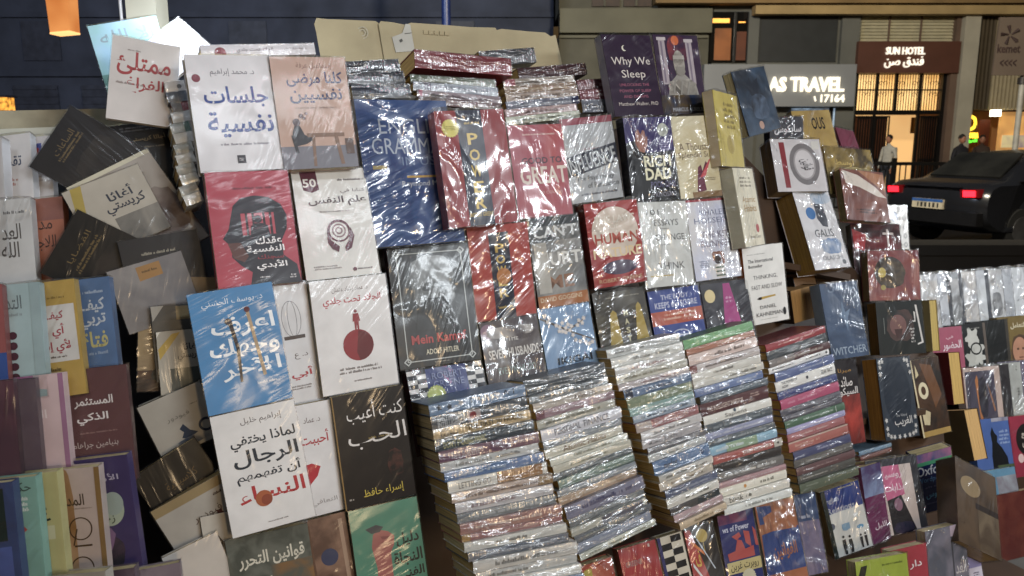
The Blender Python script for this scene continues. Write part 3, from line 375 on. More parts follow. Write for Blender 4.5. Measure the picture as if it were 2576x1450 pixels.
('C',(0.2754,1.776,1.0874),(-0.2881,-0.0506,0.4505),(0.1399,0.1767,0.028),'L',('3b362e','57503f',6),('3b362e','57503f',6),'cdbb8d',1.2,'English paperbacks shown face-on','dark bronze paperback with two gold obelisks and vertical title',[('l',0.25,0.06,0.9,0.09,'8a8474',1),('p',[(0.17,0.8),(0.28,0.28),(0.34,0.24),(0.4,0.28),(0.44,0.8)],'a88f36'),('p',[(0.7,0.74),(0.8,0.22),(0.85,0.18),(0.89,0.22),(0.97,0.74)],'a88f36'),('t','M',0.535,0.26,0.615,0.335,'d5cda4',0.8),('t','A',0.535,0.375,0.615,0.45,'d5cda4',0.8),('t','S',0.535,0.49,0.615,0.565,'d5cda4',0.8),('t','T',0.535,0.605,0.615,0.68,'d5cda4',0.8),('t','E',0.535,0.72,0.615,0.795,'d5cda4',0.8),('t','R',0.535,0.835,0.615,0.91,'d5cda4',0.8),('t','Y',0.535,0.92,0.615,0.995,'d5cda4',0.8)]),
('C',(0.4197,1.854,1.0748),(-0.3001,-0.03,0.4827),(0.1545,0.181,0.03),'L','34478f','222c58','cdbb8d',1.2,'English paperbacks shown face-on','blue paperback with orange band and white drawn chair',[('t','THE BODY',0.24,0.07,0.78,0.135,'c9cbe0',0),('t','KEEPS the SCORE',0.1,0.165,0.93,0.245,'c9cbe0',0.5),('r',0,0.285,1,0.47,'b3523a'),('l',0.2,0.31,0.9,0.42,'e0b09a',2),('e',0.3,0.55,0.72,0.8,'cfd3e4',0.012),('r',0.34,0.62,0.68,0.64,'cfd3e4')]),
('C',(0.5617,1.9304,1.0776),(-0.2988,-0.031,0.4793),(0.1519,0.1803,0.028),'L',('2b2a31','3d3b44',6),'5d2458','cdbb8d',1.1,'English paperbacks shown face-on','charcoal paperback with magenta spire and pale yellow disc',[('c',0.17,0.17,0.11,'d9c48a'),('p',[(0.48,0.02),(0.62,0.02),(0.78,0.8),(0.34,0.8)],'a8327e'),('l',0.48,0.2,0.62,0.3,'d8a0c4',2)]),
('C',(0.6711,2.0186,1.135),(-0.1704,-0.0449,0.462),(0.1363,0.2019,0.03),'L','dfddd8','cf6a22','cdbb8d',0.25,'English paperbacks shown face-on','clean white paperback with orange spine, thin serif title and a pencil',[('l',0.1,0.095,0.55,0.11,'8a8884',1),('t','The International',0.11,0.165,0.73,0.21,'222226',0.8),('t','Bestseller',0.11,0.235,0.46,0.275,'222226',0.8),('t','THINKING,',0.2,0.375,0.8,0.435,'3a3a3e',0),('t','FAST AND SLOW',0.14,0.5,0.9,0.555,'3a3a3e',0),('p',[(0.24,0.675),(0.3,0.655),(0.7,0.645),(0.72,0.665),(0.3,0.69)],'b8963a'),('p',[(0.24,0.675),(0.3,0.655),(0.36,0.654),(0.36,0.688),(0.3,0.69)],'2a2622'),('t','DANIEL',0.3,0.765,0.7,0.81,'3a3a3e',0),('t','KAHNEMAN',0.19,0.855,0.84,0.905,'3a3a3e',0),('c',0.9,0.88,0.04,'2a2a2c',0.05),('l',0.28,0.94,0.7,0.95,'9a9890',1)]),
('C',(0.5674,2.0584,1.5351),(-0.1981,0.0543,0.9307),(0.1582,0.1894,0.028),'L','b9a437','c9b28a','cdbb8d',0.9,'books turned sideways at the end of the rack','slim yellow book turned sideways with pale red-lettered spine',[('l',0.3,0.12,0.8,0.5,'7d6a1e',5),('c',0.5,0.7,0.15,'a08a2a')]),
('C',(0.6257,2.0269,1.3357),(-0.2434,0.0444,0.9426),(0.1444,0.2015,0.035),'L','d8cfb4','b8b095','cdbb8d',0.8,'books turned sideways at the end of the rack','cream book turned sideways with gold two-word title',[('l',0.2,0.1,0.8,0.25,'6a6250',3),('t','Atomic',0.22,0.36,0.86,0.44,'a8823e',0.5),('t','Habits',0.26,0.47,0.86,0.56,'a8823e',0.5),('c',0.75,0.78,0.08,'b03a3a'),('t','James Clear',0.3,0.86,0.85,0.92,'6a5a48',0)]),
('C',(0.707,2.2574,1.6242),(-0.2827,-0.1573,0.7181),(0.1619,0.1815,0.03),'R',('33475e','1e2430',4),'b98e4c','cdbb8d',0.5,'books turned sideways at the end of the rack','blue fantasy paperback with shadowy ship, standing on the back edge of the rack',[('p',[(0.3,0.25),(0.45,0.12),(0.5,0.22),(0.7,0.15),(0.62,0.4),(0.4,0.42)],'1c2230'),('n',0.3,0.4,0.8,0.8,'4a5c74','202634',8),('c',0.45,0.88,0.07,'b08a78')]),
('C',(0.8654,2.5268,1.5224),(-0.0827,-0.0365,0.3248),(0.1246,0.1525,0.03),'L','26242e','26242e','b8863a',0.7,'books turned sideways at the end of the rack','black and white paperback with pale Arabic name across its dark top',[('t','سايكوس',0.14,0.16,0.94,0.36,'d5d2d6',0.8)]),
('C',(1.0011,2.5884,1.5269),(-0.4117,-0.0413,0.2913),(0.1446,0.1867,0.03),'L',('b99a4c','a5884a',5),('b99a4c','a5884a',5),'cdbb8d',1.2,'books turned sideways at the end of the rack','mustard paperback with bold dark letters under shiny wrap',[('t','OUS',0.46,0.13,0.8,0.36,'2c2620',1)]),
('C',(1.1584,2.7566,1.5723),(-0.5686,0.1486,0.4706),(0.0902,0.0813,0.02),'L','7a3a4c','7a3a4c','cdbb8d',0.6,'books turned sideways at the end of the rack','small maroon paperback peeking out behind the mustard one',[]),
('C',(0.8506,2.3332,1.4553),(-0.3961,0.0016,0.2433),(0.1641,0.1622,0.06),'R','d5d0d2','d5d0d2','a28658',0.9,'books turned sideways at the end of the rack','thick white paperback with grey brush ring and red stripe',[('p',[(0.16,0.06),(0.27,0.06),(0.27,0.93),(0.17,0.93)],'8f2a32'),('e',0.32,0.08,0.92,0.88,'7d787a',0.1),('e',0.4,0.18,0.84,0.78,'a8a2a4',0.03),('t','قوانين',0.52,0.38,0.78,0.6,'3c3638',0.8,-80),('r',0.82,0.04,0.97,0.2,'e0dcd4')]),
('C',(0.9318,2.2766,1.2369),(-0.4413,-0.0047,0.49),(0.1471,0.2406,0.07),'R','d3d1d4','d3d1d4','ad8438',0.9,'books turned sideways at the end of the rack','very thick white volume with blue watercolour figure and blue disc',[('c',0.33,0.29,0.13,'2f6fae'),('p',[(0.48,0.18),(0.6,0.14),(0.72,0.22),(0.74,0.38),(0.7,0.48),(0.56,0.46),(0.46,0.36)],'3c3e4a'),('n',0.45,0.02,0.98,0.18,'8fa6c0','c9ccd2',7),('t','GALIS',0.28,0.5,0.8,0.6,'4a4e54',0.3),('n',0.35,0.62,0.92,0.82,'3a6aa0','b9bfc8',6),('t','OLASCHI',0.3,0.84,0.86,0.89,'5a5e66',0),('c',0.86,0.93,0.05,'4a4e54')]),
('C',(1.1042,2.5683,1.4276),(-0.4245,0.0695,0.3224),(0.1917,0.1643,0.03),'R',('4a3c22','b09448',4),('4a3c22','b09448',4),'cdbb8d',0.9,'books turned sideways at the end of the rack','dark gold paperback with glowing lamps scene',[('t','أوسط',0.2,0.22,0.6,0.4,'d8b85a',0.5),('n',0.3,0.4,0.95,0.75,'e0cc84','5a4624',5)]),
('C',(1.1148,2.4798,1.3544),(-0.4037,0.0926,0.3327),(0.172,0.1675,0.03),'R',('6e3c34','8c5442',4),('6e3c34','8c5442',4),'93804f',1,'books turned sideways at the end of the rack','rust and cream paperback with sweeping mountain slope',[('p',[(0.05,0.02),(0.4,0.1),(0.75,0.3),(1,0.52),(0.8,0.5),(0.4,0.34),(0.1,0.28)],'ddd0c2'),('p',[(0.4,0),(1,0.05),(1,0.4),(0.8,0.28)],'b0764e'),('l',0.25,0.76,0.75,0.86,'3c2420',2)]),
('C',(1.3901,2.8447,1.2162),(-0.2236,0.0396,0.3808),(0.1159,0.159,0.025),'L','cfccc6','cfccc6','cdbb8d',0.3,'books turned sideways at the end of the rack','white book with grey star lattice around a navy medallion',[('q',0.14,0.1,0.085,'4f545a'),('q',0.14,0.3,0.085,'4f545a'),('q',0.14,0.5,0.085,'4f545a'),('q',0.14,0.7,0.085,'4f545a'),('q',0.14,0.9,0.085,'4f545a'),('q',0.38,0.1,0.085,'4f545a'),('q',0.38,0.3,0.085,'4f545a'),('q',0.38,0.5,0.085,'4f545a'),('q',0.38,0.7,0.085,'4f545a'),('q',0.38,0.9,0.085,'4f545a'),('q',0.62,0.1,0.085,'4f545a'),('q',0.62,0.3,0.085,'4f545a'),('q',0.62,0.5,0.085,'4f545a'),('q',0.62,0.7,0.085,'4f545a'),('q',0.62,0.9,0.085,'4f545a'),('q',0.86,0.1,0.085,'4f545a'),('q',0.86,0.3,0.085,'4f545a'),('q',0.86,0.5,0.085,'4f545a'),('q',0.86,0.7,0.085,'4f545a'),('q',0.86,0.9,0.085,'4f545a'),('c',0.45,0.26,0.16,'2c3558')]),
('C',(1.182,2.513,1.1661),(-0.3809,0.025,0.102),(0.1681,0.1821,0.03),'R',('3a1f22','6e2428',4),('3a1f22','6e2428',4),'8a7a50',1,'books turned sideways at the end of the rack','dark red paperback with white cross strokes, behind the maroon sun cover',[('r',0.72,0.1,0.76,0.42,'d5c8c4'),('r',0.64,0.16,0.86,0.2,'d5c8c4'),('p',[(0.02,0.1),(0.3,0.2),(0.24,0.5),(0.04,0.45)],'a82a30')]),
('C',(1.1932,2.4266,1.1121),(-0.2591,-0.0062,0.0597),(0.1634,0.1561,0.045),'R',('7a2f36','8e3a34',5),('7a2f36','8e3a34',5),'a58c52',0.9,'books turned sideways at the end of the rack','maroon hardback with dark sunburst and yellow egg shape',[('c',0.42,0.44,0.3,'33261f',0.32),('n',0.18,0.2,0.72,0.72,'4a3a24','2a201c',16),('c',0.27,0.44,0.075,'cdb64a',0.1),('c',0.28,0.74,0.05,'a8963a'),('l',0.84,0.1,0.88,0.8,'a8605c',6),('l',0.2,0.9,0.4,0.95,'c0807c',1)]),
('C',(1.1967,2.3554,0.9579),(-0.2505,-0.0208,0.1525),(0.1537,0.1624,0.05),'R','232a2c','232a2c','a8843f',0.3,'books turned sideways at the end of the rack','dark green paperback with faint portrait and white vertical calligraphy',[('n',0.2,0.15,0.8,0.75,'54413f','2a3032',5),('c',0.45,0.45,0.18,'7d5a58',0.2),('p',[(0.36,0.52),(0.54,0.52),(0.5,0.7),(0.4,0.7)],'4a3436'),('p',[(0.84,0.08),(0.88,0.08),(0.97,0.8),(0.84,0.84),(0.84,0.81),(0.93,0.78)],'d9d6d2'),('p',[(0.8,0.2),(0.84,0.22),(0.83,0.4),(0.77,0.4),(0.77,0.38),(0.81,0.37)],'d9d6d2'),('l',0.7,0.5,0.8,0.8,'d0cdca',5),('r',0.14,0.3,0.15,0.6,'8a8f8c')]),
('C',(1.1553,2.2285,0.7369),(-0.2885,0.0849,0.5348),(0.163,0.2381,0.05),'R','333b46','333b46','a3702c',0.3,'books turned sideways at the end of the rack','slate blue paperback with lacy white border round a dark oval',[('c',0.5,0.45,0.4,'262e3a',0.42),('f',0.08,0.05,0.05,'c3c1bd'),('f',0.16,0.04,0.05,'c3c1bd'),('f',0.08,0.11,0.05,'c3c1bd'),('f',0.9,0.05,0.05,'c3c1bd'),('f',0.82,0.04,0.05,'c3c1bd'),('f',0.92,0.11,0.05,'c3c1bd'),('f',0.08,0.93,0.05,'c3c1bd'),('f',0.16,0.96,0.05,'c3c1bd'),('f',0.08,0.86,0.05,'c3c1bd'),('f',0.9,0.94,0.05,'c3c1bd'),('f',0.82,0.96,0.05,'c3c1bd'),('f',0.92,0.87,0.05,'c3c1bd'),('f',0.06,0.2,0.05,'c3c1bd'),('f',0.94,0.2,0.05,'c3c1bd'),('f',0.07,0.76,0.05,'c3c1bd'),('f',0.93,0.76,0.05,'c3c1bd'),('f',0.25,0.97,0.05,'c3c1bd'),('f',0.4,0.975,0.05,'c3c1bd'),('f',0.55,0.975,0.05,'c3c1bd'),('f',0.7,0.97,0.05,'c3c1bd'),('t','The Weird',0.36,0.7,0.68,0.735,'a7a9ac',0),('t','الغريب',0.3,0.735,0.82,0.86,'d0cecb',0.5)]),
('C',(1.3626,2.4168,0.6757),(-0.3135,0.0189,0.5094),(0.1442,0.2448,0.035),'L',('231a14','4a2f18',5),('231a14','4a2f18',5),'cdbb8d',0.3,'books turned sideways at the end of the rack','black paperback with gold figure and large ring shape',[('r',0,0.93,1,1,'a8873f'),('r',0,0,0.05,1,'cdbd94'),('e',0.12,0.3,0.46,0.52,'d8cba4',0.09),('p',[(0.14,0.06),(0.22,0.2),(0.1,0.24)],'c9b98c'),('p',[(0.1,0.62),(0.4,0.7),(0.3,0.86),(0.12,0.84)],'c0b088'),('p',[(0.3,0.05),(0.7,0.1),(0.9,0.5),(0.6,0.66),(0.5,0.4)],'6a4322')]),
('C',(0.9554,2.1666,1.0001),(-0.3146,-0.014,0.3999),(0.1378,0.2146,0.04),'L',('3c5272','2a3c58',5),'8fa0b4','cdbb8d',0.6,'books turned sideways at the end of the rack','steel blue paperback with pale title letters along its foot',[('t','بوليكان',0.2,0.04,0.9,0.12,'8fa3bc',0),('p',[(0.5,0.25),(0.56,0.4),(0.7,0.36),(0.6,0.48),(0.55,0.66),(0.48,0.48),(0.36,0.44),(0.46,0.4)],'5d7694'),('t','WITCHER',0.06,0.85,0.96,0.95,'93a4b8',0.4)]),
('C',(0.9412,2.0905,0.7715),(-0.2751,0.031,0.4575),(0.1154,0.2346,0.03),'R','1d1518','1d1518','cdbb8d',0.5,'books turned sideways at the end of the rack','black and fiery red thriller beside the tallest dark stack',[('n',0.1,0.42,1,1,'b4382a','3a1a1a',3),('t','ميرنا',0.36,0.1,0.8,0.16,'b8862c',0),('t','صائد',0.4,0.2,0.8,0.32,'dcd5d2',0.8),('t','السيكو',0.34,0.33,0.95,0.44,'dcd5d2',0.8)]),
('C',(0.8752,1.8768,0.565),(-0.2299,-0.177,0.2829),(0.1141,0.174,0.04),'R','cfcfca','cfcfca','cdbb8d',0.9,'books leaning along the foot of the rack','navy and white textbook with small black silhouettes of talking people',[('r',0,0,1,0.36,'243a80'),('t','المصطلح',0.45,0.01,0.85,0.06,'d8c890',0.4),('t','English',0.02,0.13,0.42,0.22,'b9bcc6',0.4),('t','Relations',0.08,0.27,0.78,0.36,'b9bcc6',0.4),('c',0.44,0.6,0.1,'7ca0bc',0.055),('r',0.35,0.55,0.55,0.64,'7ca0bc'),('c',0.8,0.66,0.09,'5a94bc',0.03),('c',0.1,0.54,0.08,'5a6070',0.05),('c',0.32,0.73,0.03,'202228'),('p',[(0.28,0.77),(0.36,0.77),(0.37,0.86),(0.35,0.99),(0.29,0.99),(0.27,0.86)],'26282e'),('c',0.48,0.75,0.03,'202228'),('p',[(0.44,0.79),(0.52,0.79),(0.53,0.88),(0.51,0.99),(0.45,0.99),(0.43,0.88)],'26282e'),('c',0.76,0.78,0.024,'202228'),('p',[(0.725,0.81),(0.795,0.81),(0.78,0.97),(0.74,0.97)],'26282e'),('c',0.88,0.78,0.024,'202228'),('p',[(0.845,0.81),(0.915,0.81),(0.9,0.97),(0.86,0.97)],'26282e'),('r',0,0,0.1,1,'1f2a28')]),
('C',(0.9773,1.945,0.558),(-0.2796,0.0362,0.5549),(0.0845,0.2018,0.03),'L','6a2a52','6a2a52','cdbb8d',0.8,'books leaning along the foot of the rack','purple paperback with pale Arabic word low on its face',[('n',0,0,1,0.4,'7d8cb0','4a3a66',4),('t','الليل',0.3,0.75,0.9,0.84,'d8c8d0',0.6)]),
('C',(1.0575,1.9918,0.5571),(-0.3645,0.0894,0.4684),(0.208,0.2004,0.035),'R','34343a','34343a','cdbb8d',0.9,'books leaning along the foot of the rack','dark paperback with pink and cream panel and a monochrome face',[('r',0.24,0.1,0.86,1,'cdbcb4'),('p',[(0.24,0.2),(0.3,0.1),(0.62,0.1),(0.66,0.5),(0.3,0.55)],'c8638a'),('t','روسية',0.24,0.16,0.66,0.28,'e4c8d2',0.9),('t','عذابات',0.28,0.34,0.7,0.46,'e4c8d2',0.9),('p',[(0.3,0.55),(0.58,0.5),(0.78,0.98),(0.32,1)],'2a2628'),('c',0.5,0.62,0.08,'8a6274'),('n',0.35,0.85,0.75,1,'1c2036','4a3c50',6)]),
('C',(1.2761,2.2198,0.5133),(-0.0004,-0.2042,0.1439),(0.1181,0.1914,0.04),'L','1b2452','1b2452','cdbb8d',0.4,'books leaning along the foot of the rack','navy dictionary with green stripe and white serif heading',[('n',0,0,1,0.14,'a86a92','3a5a8a',7),('r',0,0.14,1,0.2,'46a070'),('t','Oxford',0.02,0.21,0.86,0.37,'d8d8dc',0.5),('t','Wordpower',0.02,0.4,0.86,0.51,'5f92c4',0.3),('l',0.2,0.55,0.75,0.6,'6a6a92',1),('t','قاموس',0.22,0.64,0.74,0.78,'5fa6cc',0.8),('l',0.2,0.83,0.6,0.87,'5a5a86',1)]),
('C',(1.2443,1.9497,0.5288),(-0.6078,0.4873,0.2431),(0.1653,0.2357,0.06),'L',('3e2f22','57432e',4),('3e2f22','57432e',4),'c2a468',0.3,'books leaning along the foot of the rack','thick brown hardback standing askew with its page edges toward the street',[('c',0.35,0.28,0.24,'8a7450',0.12),('r',0.45,0.45,1,0.52,'2a1e18'),('n',0.5,0.52,1,1,'6a5a44','4a3a2a',5)]),
('C',(1.1564,1.9193,0.4437),(-0.2189,-0.0036,0.3781),(0.1413,0.1567,0.03),'R',('5c5f6c','8a8492',4),('5c5f6c','8a8492',4),'cdbb8d',1,'books leaning along the foot of the rack','grey paperback with cloudy portrait and pale spine lettering',[('r',0.62,0,0.66,1,'4a4a52'),('t','دار',0.7,0.24,0.86,0.33,'d0ccd2',0.6),('t','الغد',0.68,0.62,0.95,0.82,'cfcacb',0.7),('r',0.62,0,1,0.18,'b6a4b4')]),
('C',(1.0073,1.8207,0.4615),(-0.2343,0.0292,0.4013),(0.1234,0.1361,0.03),'R','a8323f','a8323f','cdbb8d',0.9,'books leaning along the foot of the rack','crimson paperback with white Arabic word, tucked behind the lime green one',[('t','دار',0.5,0.26,0.84,0.42,'e6d8d8',0.9)]),
('C',(0.9047,1.7417,0.477),(-0.2891,0.0387,0.3492),(0.1598,0.1338,0.03),'R','9aab1f','9aab1f','cdbb8d',0.9,'books leaning along the foot of the rack','lime green softcover with black slanted patch',[('p',[(0.02,0.3),(0.1,0.1),(0.22,0.09),(0.14,0.34)],'2a2a20'),('l',0.5,0.1,0.9,0.16,'5c6a14',1),('n',0.1,0.35,0.4,0.6,'c3c9a8','9aab1f',6)]),
('C',(1.2721,1.9767,0.3839),(-0.3247,0.0616,0.436),(0.0558,0.1121,0.02),'L','cdc6d6','cdc6d6','cdbb8d',0.5,'books leaning along the foot of the rack','lilac and white booklet peeking out at the foot of the rack',[('r',0,0,1,0.35,'8d86b4'),('l',0.3,0.45,0.8,0.55,'5a566a',2)]),
('C',(0.539,1.6702,0.5988),(-0.3006,-0.0489,0.3504),(0.0965,0.1649,0.03),'L','232a66','b3a8a4','cdbb8d',1,'books leaning along the foot of the rack','navy paperback with orange hands and a yellow author label',[('n',0,0,0.8,0.14,'7a3a5c','3a2a5c',7),('t','ws of Power',0.08,0.17,0.82,0.25,'c9cbe0',0.6),('p',[(0.3,0.32),(0.52,0.28),(0.56,0.34),(0.42,0.38)],'b04440'),('p',[(0.64,0.27),(0.8,0.3),(0.8,0.52),(0.66,0.44)],'b04440'),('p',[(0.34,0.52),(0.44,0.37),(0.56,0.4),(0.62,0.52),(0.86,0.5),(0.86,0.64),(0.14,0.64),(0.12,0.54)],'b04440'),('p',[(0.9,0.24),(0.98,0.3),(1,0.52),(0.92,0.5)],'b04440'),('r',0.06,0.66,1,0.82,'c0b071'),('t','روبرت غرين',0.14,0.68,0.92,0.8,'2c2a24',0.5),('s',0.6,0.9,0.2,'c9c2a2')]),
('C',(0.6503,1.704,0.5786),(-0.3248,-0.0751,0.2961),(0.1054,0.193,0.03),'L','a5613a','c2c4c4','cdbb8d',2,'books leaning along the foot of the rack','orange and blue paperback under heavily creased glossy film',[('p',[(0.04,0.02),(0.4,0.04),(0.4,0.16),(0.3,0.24),(0.05,0.24)],'2f4a86'),('p',[(0.05,0.36),(0.4,0.34),(1,0.34),(1,0.84),(0,0.84)],'2b4688'),('p',[(0.15,0.16),(0.95,0.02),(0.95,0.36),(0.2,0.34)],'b06a42'),('t','القوانين',0.25,0.5,0.86,0.7,'b0683c',1),('r',0.05,0.84,1,1,'b5673a')]),
('C',(0.7409,1.7693,0.5678),(-0.3844,0.0497,0.4038),(0.0681,0.1898,0.03),'L',('5f5a78','7d7086',6),('5f5a78','7d7086',6),'cdbb8d',1,'books leaning along the foot of the rack','violet-grey paperback with smoky cover between orange-blue and navy ones',[('r',0,0,1,0.34,'34466a'),('l',0.2,0.25,0.6,0.32,'a8acbc',1)]),
('C',(0.445,1.6095,0.6165),(-0.399,-0.0681,0.3416),(0.0753,0.1477,0.03),'L','211a18','b4625c','cdbb8d',0.9,'books leaning along the foot of the rack','black and red paperback with gold balloon and slashing stripes',[('p',[(0,0.05),(0.2,0.05),(0.62,1),(0,1)],'a8302c'),('c',0.55,0.17,0.19,'ab923a'),('r',0.54,0.27,0.56,0.42,'ab923a'),('p',[(0.1,0.16),(0.5,0.4),(0.52,0.46),(0.12,0.24)],'d0702a'),('t','ف',0.18,0.36,0.36,0.6,'d0a834',1),('p',[(0.34,0.2),(0.38,0.2),(0.78,0.68),(0.74,0.68)],'b9c2cc'),('p',[(0.08,0.52),(0.3,0.74),(0.28,0.78),(0.06,0.58)],'d6d3cf')]),
('C',(0.3733,1.5946,0.6268),(-0.3401,-0.1025,0.3763),(0.0639,0.1243,0.03),'L','c4bba8','c08a84','cdbb8d',0.4,'books leaning along the foot of the rack','chequered black and cream paperback strip beside the balloon cover',[('r',0.52,0.02,0.92,0.135,'16161a'),('r',0.12,0.135,0.52,0.25,'16161a'),('r',0.52,0.25,0.92,0.365,'16161a'),('r',0.12,0.365,0.52,0.48,'16161a'),('r',0.52,0.48,0.92,0.595,'16161a'),('r',0.12,0.595,0.52,0.71,'16161a'),('r',0.52,0.71,0.92,0.825,'16161a'),('r',0.12,0.825,0.52,0.94,'16161a'),('r',0.52,0.94,0.92,1.055,'16161a'),('r',0,0,0.12,1,'2a2a5c')]),
('C',(0.2899,1.5464,0.6443),(-0.3589,-0.0971,0.3546),(0.0901,0.1101,0.03),'L','9c2428','b5605a','cdbb8d',0.7,'books leaning along the foot of the rack','plain red paperback with faint grey capitals under the second stack',[('t','GREENE',0.12,0.27,0.55,0.37,'8f7a78',0.6),('l',0.1,0.5,0.3,0.56,'b0564c',1),('r',0.78,0.04,0.83,0.1,'c8b0a8'),('r',0,0.72,1,1,'2b2f5c')]),
('C',(0.1819,1.4883,0.6464),(-0.2642,-0.1248,0.3547),(0.0969,0.1006,0.03),'L','a8452f','c4a8a4','cdbb8d',1,'books leaning along the foot of the rack','orange-red paperback with yellow-green disc at its upper corner',[('s',0.42,0.26,0.19,'a8982a'),('n',0.5,0.1,1,0.7,'b8644c','a03a2c',6)]),
('C',(-0.7178,1.5908,1.6969),(-0.2399,-0.2137,0.3803),(0.1252,0.1393,0.013),'R',('9fc4dc','8cc0b8',3),('9fc4dc','8cc0b8',3),'cdbb8d',0.22,'loose books in the jumbled pile','pale blue and green prayer book with brush script, lit hard by the lamp',[('t','إلا الله',0.12,0.1,0.92,0.36,'8fa2ac',0.3),('r',0,0.7,1,1,'6f9f94'),('l',0.2,0.48,0.8,0.6,'7da6bc',2)]),
('C',(-0.6304,1.6065,1.7424),(-0.557,-0.6809,0.8157),(0.1308,0.0851,0.012),'L','e4e4ea','e4e4ea','cdbb8d',0.11,'loose books in the jumbled pile','dazzling white booklet leaning against the post under the lamp',[('r',0.3,0.02,0.9,0.12,'a8a8c8'),('l',0.2,0.3,0.8,0.7,'c0c0cc',4)]),
('C',(-0.6656,1.455,1.6314),(-0.2117,0.1503,0.4327),(0.1119,0.1511,0.013),'R','cfc8c4','cfc8c4','cdbb8d',0.17,'loose books in the jumbled pile','off-white paperback with two-line brick red Arabic title, leaning left of the tall stack',[('t','ممتلئ',0.08,0.16,0.88,0.45,'a5393c',1),('t','الفراغ',0.24,0.46,0.8,0.66,'a5393c',1),('l',0.22,0.13,0.42,0.16,'8a7c78',1),('l',0.1,0.53,0.5,0.57,'8a7c78',1)]),
('C',(-0.6998,1.4588,1.5317),(-0.3073,-0.9565,0.7058),(0.1288,0.1402,0.013),'L','111219','b9bac4','d6d6da',0.17,'loose books in the jumbled pile','black paperback lying on its side with white page edge and tiny gold script',[('t','الساعات',0.3,0.12,0.72,0.2,'6a5838',0),('l',0.25,0.22,0.8,0.3,'6a5838',2),('n',0.2,0.4,0.9,0.9,'2c2826','111219',5)]),
('C',(-0.6584,1.4893,1.4863),(-0.246,-0.1356,0.4932),(0.1084,0.1526,0.013),'R','13151b','13151b','cdbb8d',0.22,'loose books in the jumbled pile','black paperback with small gold Arabic name, half buried in the pile',[('l',0.1,0.03,0.95,0.1,'5a5c62',2),('t','أجاثا كريستي',0.28,0.15,0.85,0.24,'8a7a5c',0.3),('l',0.3,0.28,0.8,0.32,'6a6252',1)]),
('C',(-0.6206,1.4344,1.392),(-0.374,-0.4583,0.6478),(0.1533,0.1924,0.013),'R',('8f8378','a29a90',4),('8f8378','a29a90',4),'cdbb8d',0.17,'loose books in the jumbled pile','grey-brown paperback with blurred photo, sticking out behind the beige one',[('n',0.45,0.35,0.98,0.85,'4f3a34','8a7d74',4),('r',0,0,1,0.04,'bdb59c')]),
('C',(-0.6722,1.4077,1.4233),(-0.2463,-0.3726,0.5345),(0.1322,0.1238,0.013),'R','aaa294','aaa294','cdbb8d',0.14,'loose books in the jumbled pile','beige paperback with blue Arabic name and yellow corner ribbon, upper of the two alike',[('p',[(0.1,0),(0.24,0),(0.1,0.55),(0,0.5)],'a58f34'),('t','أغاثا',0.46,0.2,0.8,0.36,'2e3442',1),('t','كريستي',0.38,0.36,0.9,0.56,'2e3442',1),('n',0.42,0.6,1,1,'5c5a56','8e887e',4)]),
('C',(-0.6608,1.3804,1.3643),(-0.3238,-1.0027,0.6829),(0.1229,0.1349,0.013),'L','131213','131213','cdbb8d',0.17,'loose books in the jumbled pile','black paperback lying on its side with olive and gold lettering',[('t','القضايا',0.28,0.2,0.8,0.28,'6a5630',0),('l',0.2,0.32,0.85,0.42,'6a5630',2),('t','شر',0.05,0.62,0.55,0.9,'6f7430',0.6),('n',0.1,0.5,0.9,0.95,'2d2622','131213',5)]),
('C',(-0.5948,1.3776,1.2907),(-0.232,-0.1225,0.4918),(0.1301,0.1504,0.013),'R','151419','151419','d8d4c8',0.11,'loose books in the jumbled pile','black paperback with thin handwritten line under its pale top edge',[('l',0.25,0.17,0.68,0.22,'8a8474',1),('r',0.78,0.02,1,0.98,'161822')]),
('C',(-0.6035,1.3558,1.2877),(-0.223,-0.242,0.4829),(0.1236,0.1129,0.013),'R',('6d6a6c','85807e',3),('6d6a6c','85807e',3),'cdbb8d',0.11,'loose books in the jumbled pile','grey paperback with orange label in its corner',[('p',[(0.36,0.06),(0.68,0.05),(0.68,0.26),(0.36,0.28)],'9a7038'),('l',0.42,0.12,0.62,0.18,'5a4224',1)]),
('C',(-0.5819,1.336,1.171),(-0.2602,0.0896,0.4294),(0.1341,0.1997,0.013),'R',('9a8258','7d6644',3),('9a8258','7d6644',3),'d6d0bc',0.28,'loose books in the jumbled pile','tan softcover with leopard and orange streaks behind the bright blue book',[('p',[(0.44,0.02),(0.5,0.02),(0.5,0.16),(0.43,0.2)],'3a342a'),('p',[(0.5,0.08),(0.58,0.02),(0.66,0.12),(0.6,0.24),(0.5,0.22)],'7a4424'),('p',[(0.28,0.16),(0.4,0.04),(0.42,0.05),(0.31,0.14)],'b87a44'),('n',0,0.82,0.34,1,'5a3a1c','2a1a10',6),('c',0.24,0.86,0.08,'2a2a22')]),
('C',(-0.5737,1.3313,1.1925),(-0.2369,-0.0018,0.4672),(0.0792,0.13,0.013),'R','4c4b48','4c4b48','d8d4c4',0.11,'loose books in the jumbled pile','slate grey paperback with folded white corner and tan block',[('p',[(0,0),(0.26,0),(0.02,0.2)],'a8a49a'),('r',0.5,0.02,0.98,0.2,'8a7850'),('n',0,0.2,1,0.4,'5a5854','44433f',4)]),
('C',(-0.5683,1.3162,1.1722),(-0.238,0.004,0.4529),(0.068,0.1088,0.013),'R','aaa496','aaa496','cdbb8d',0.11,'loose books in the jumbled pile','beige paperback with blue Arabic name and yellow corner ribbon, lower of the two alike',[('p',[(0.36,0.05),(0.56,0.03),(0.04,0.45),(0.02,0.28)],'b8982c'),('t','أغاثا',0.6,0.18,0.98,0.32,'2e3442',1),('t','كريستي',0.46,0.34,0.98,0.5,'2e3442',1),('n',0.26,0.6,1,0.95,'3f4642','5a605c',3),('p',[(0,0.02),(0.1,0),(0,0.1)],'dcd8cc')]),
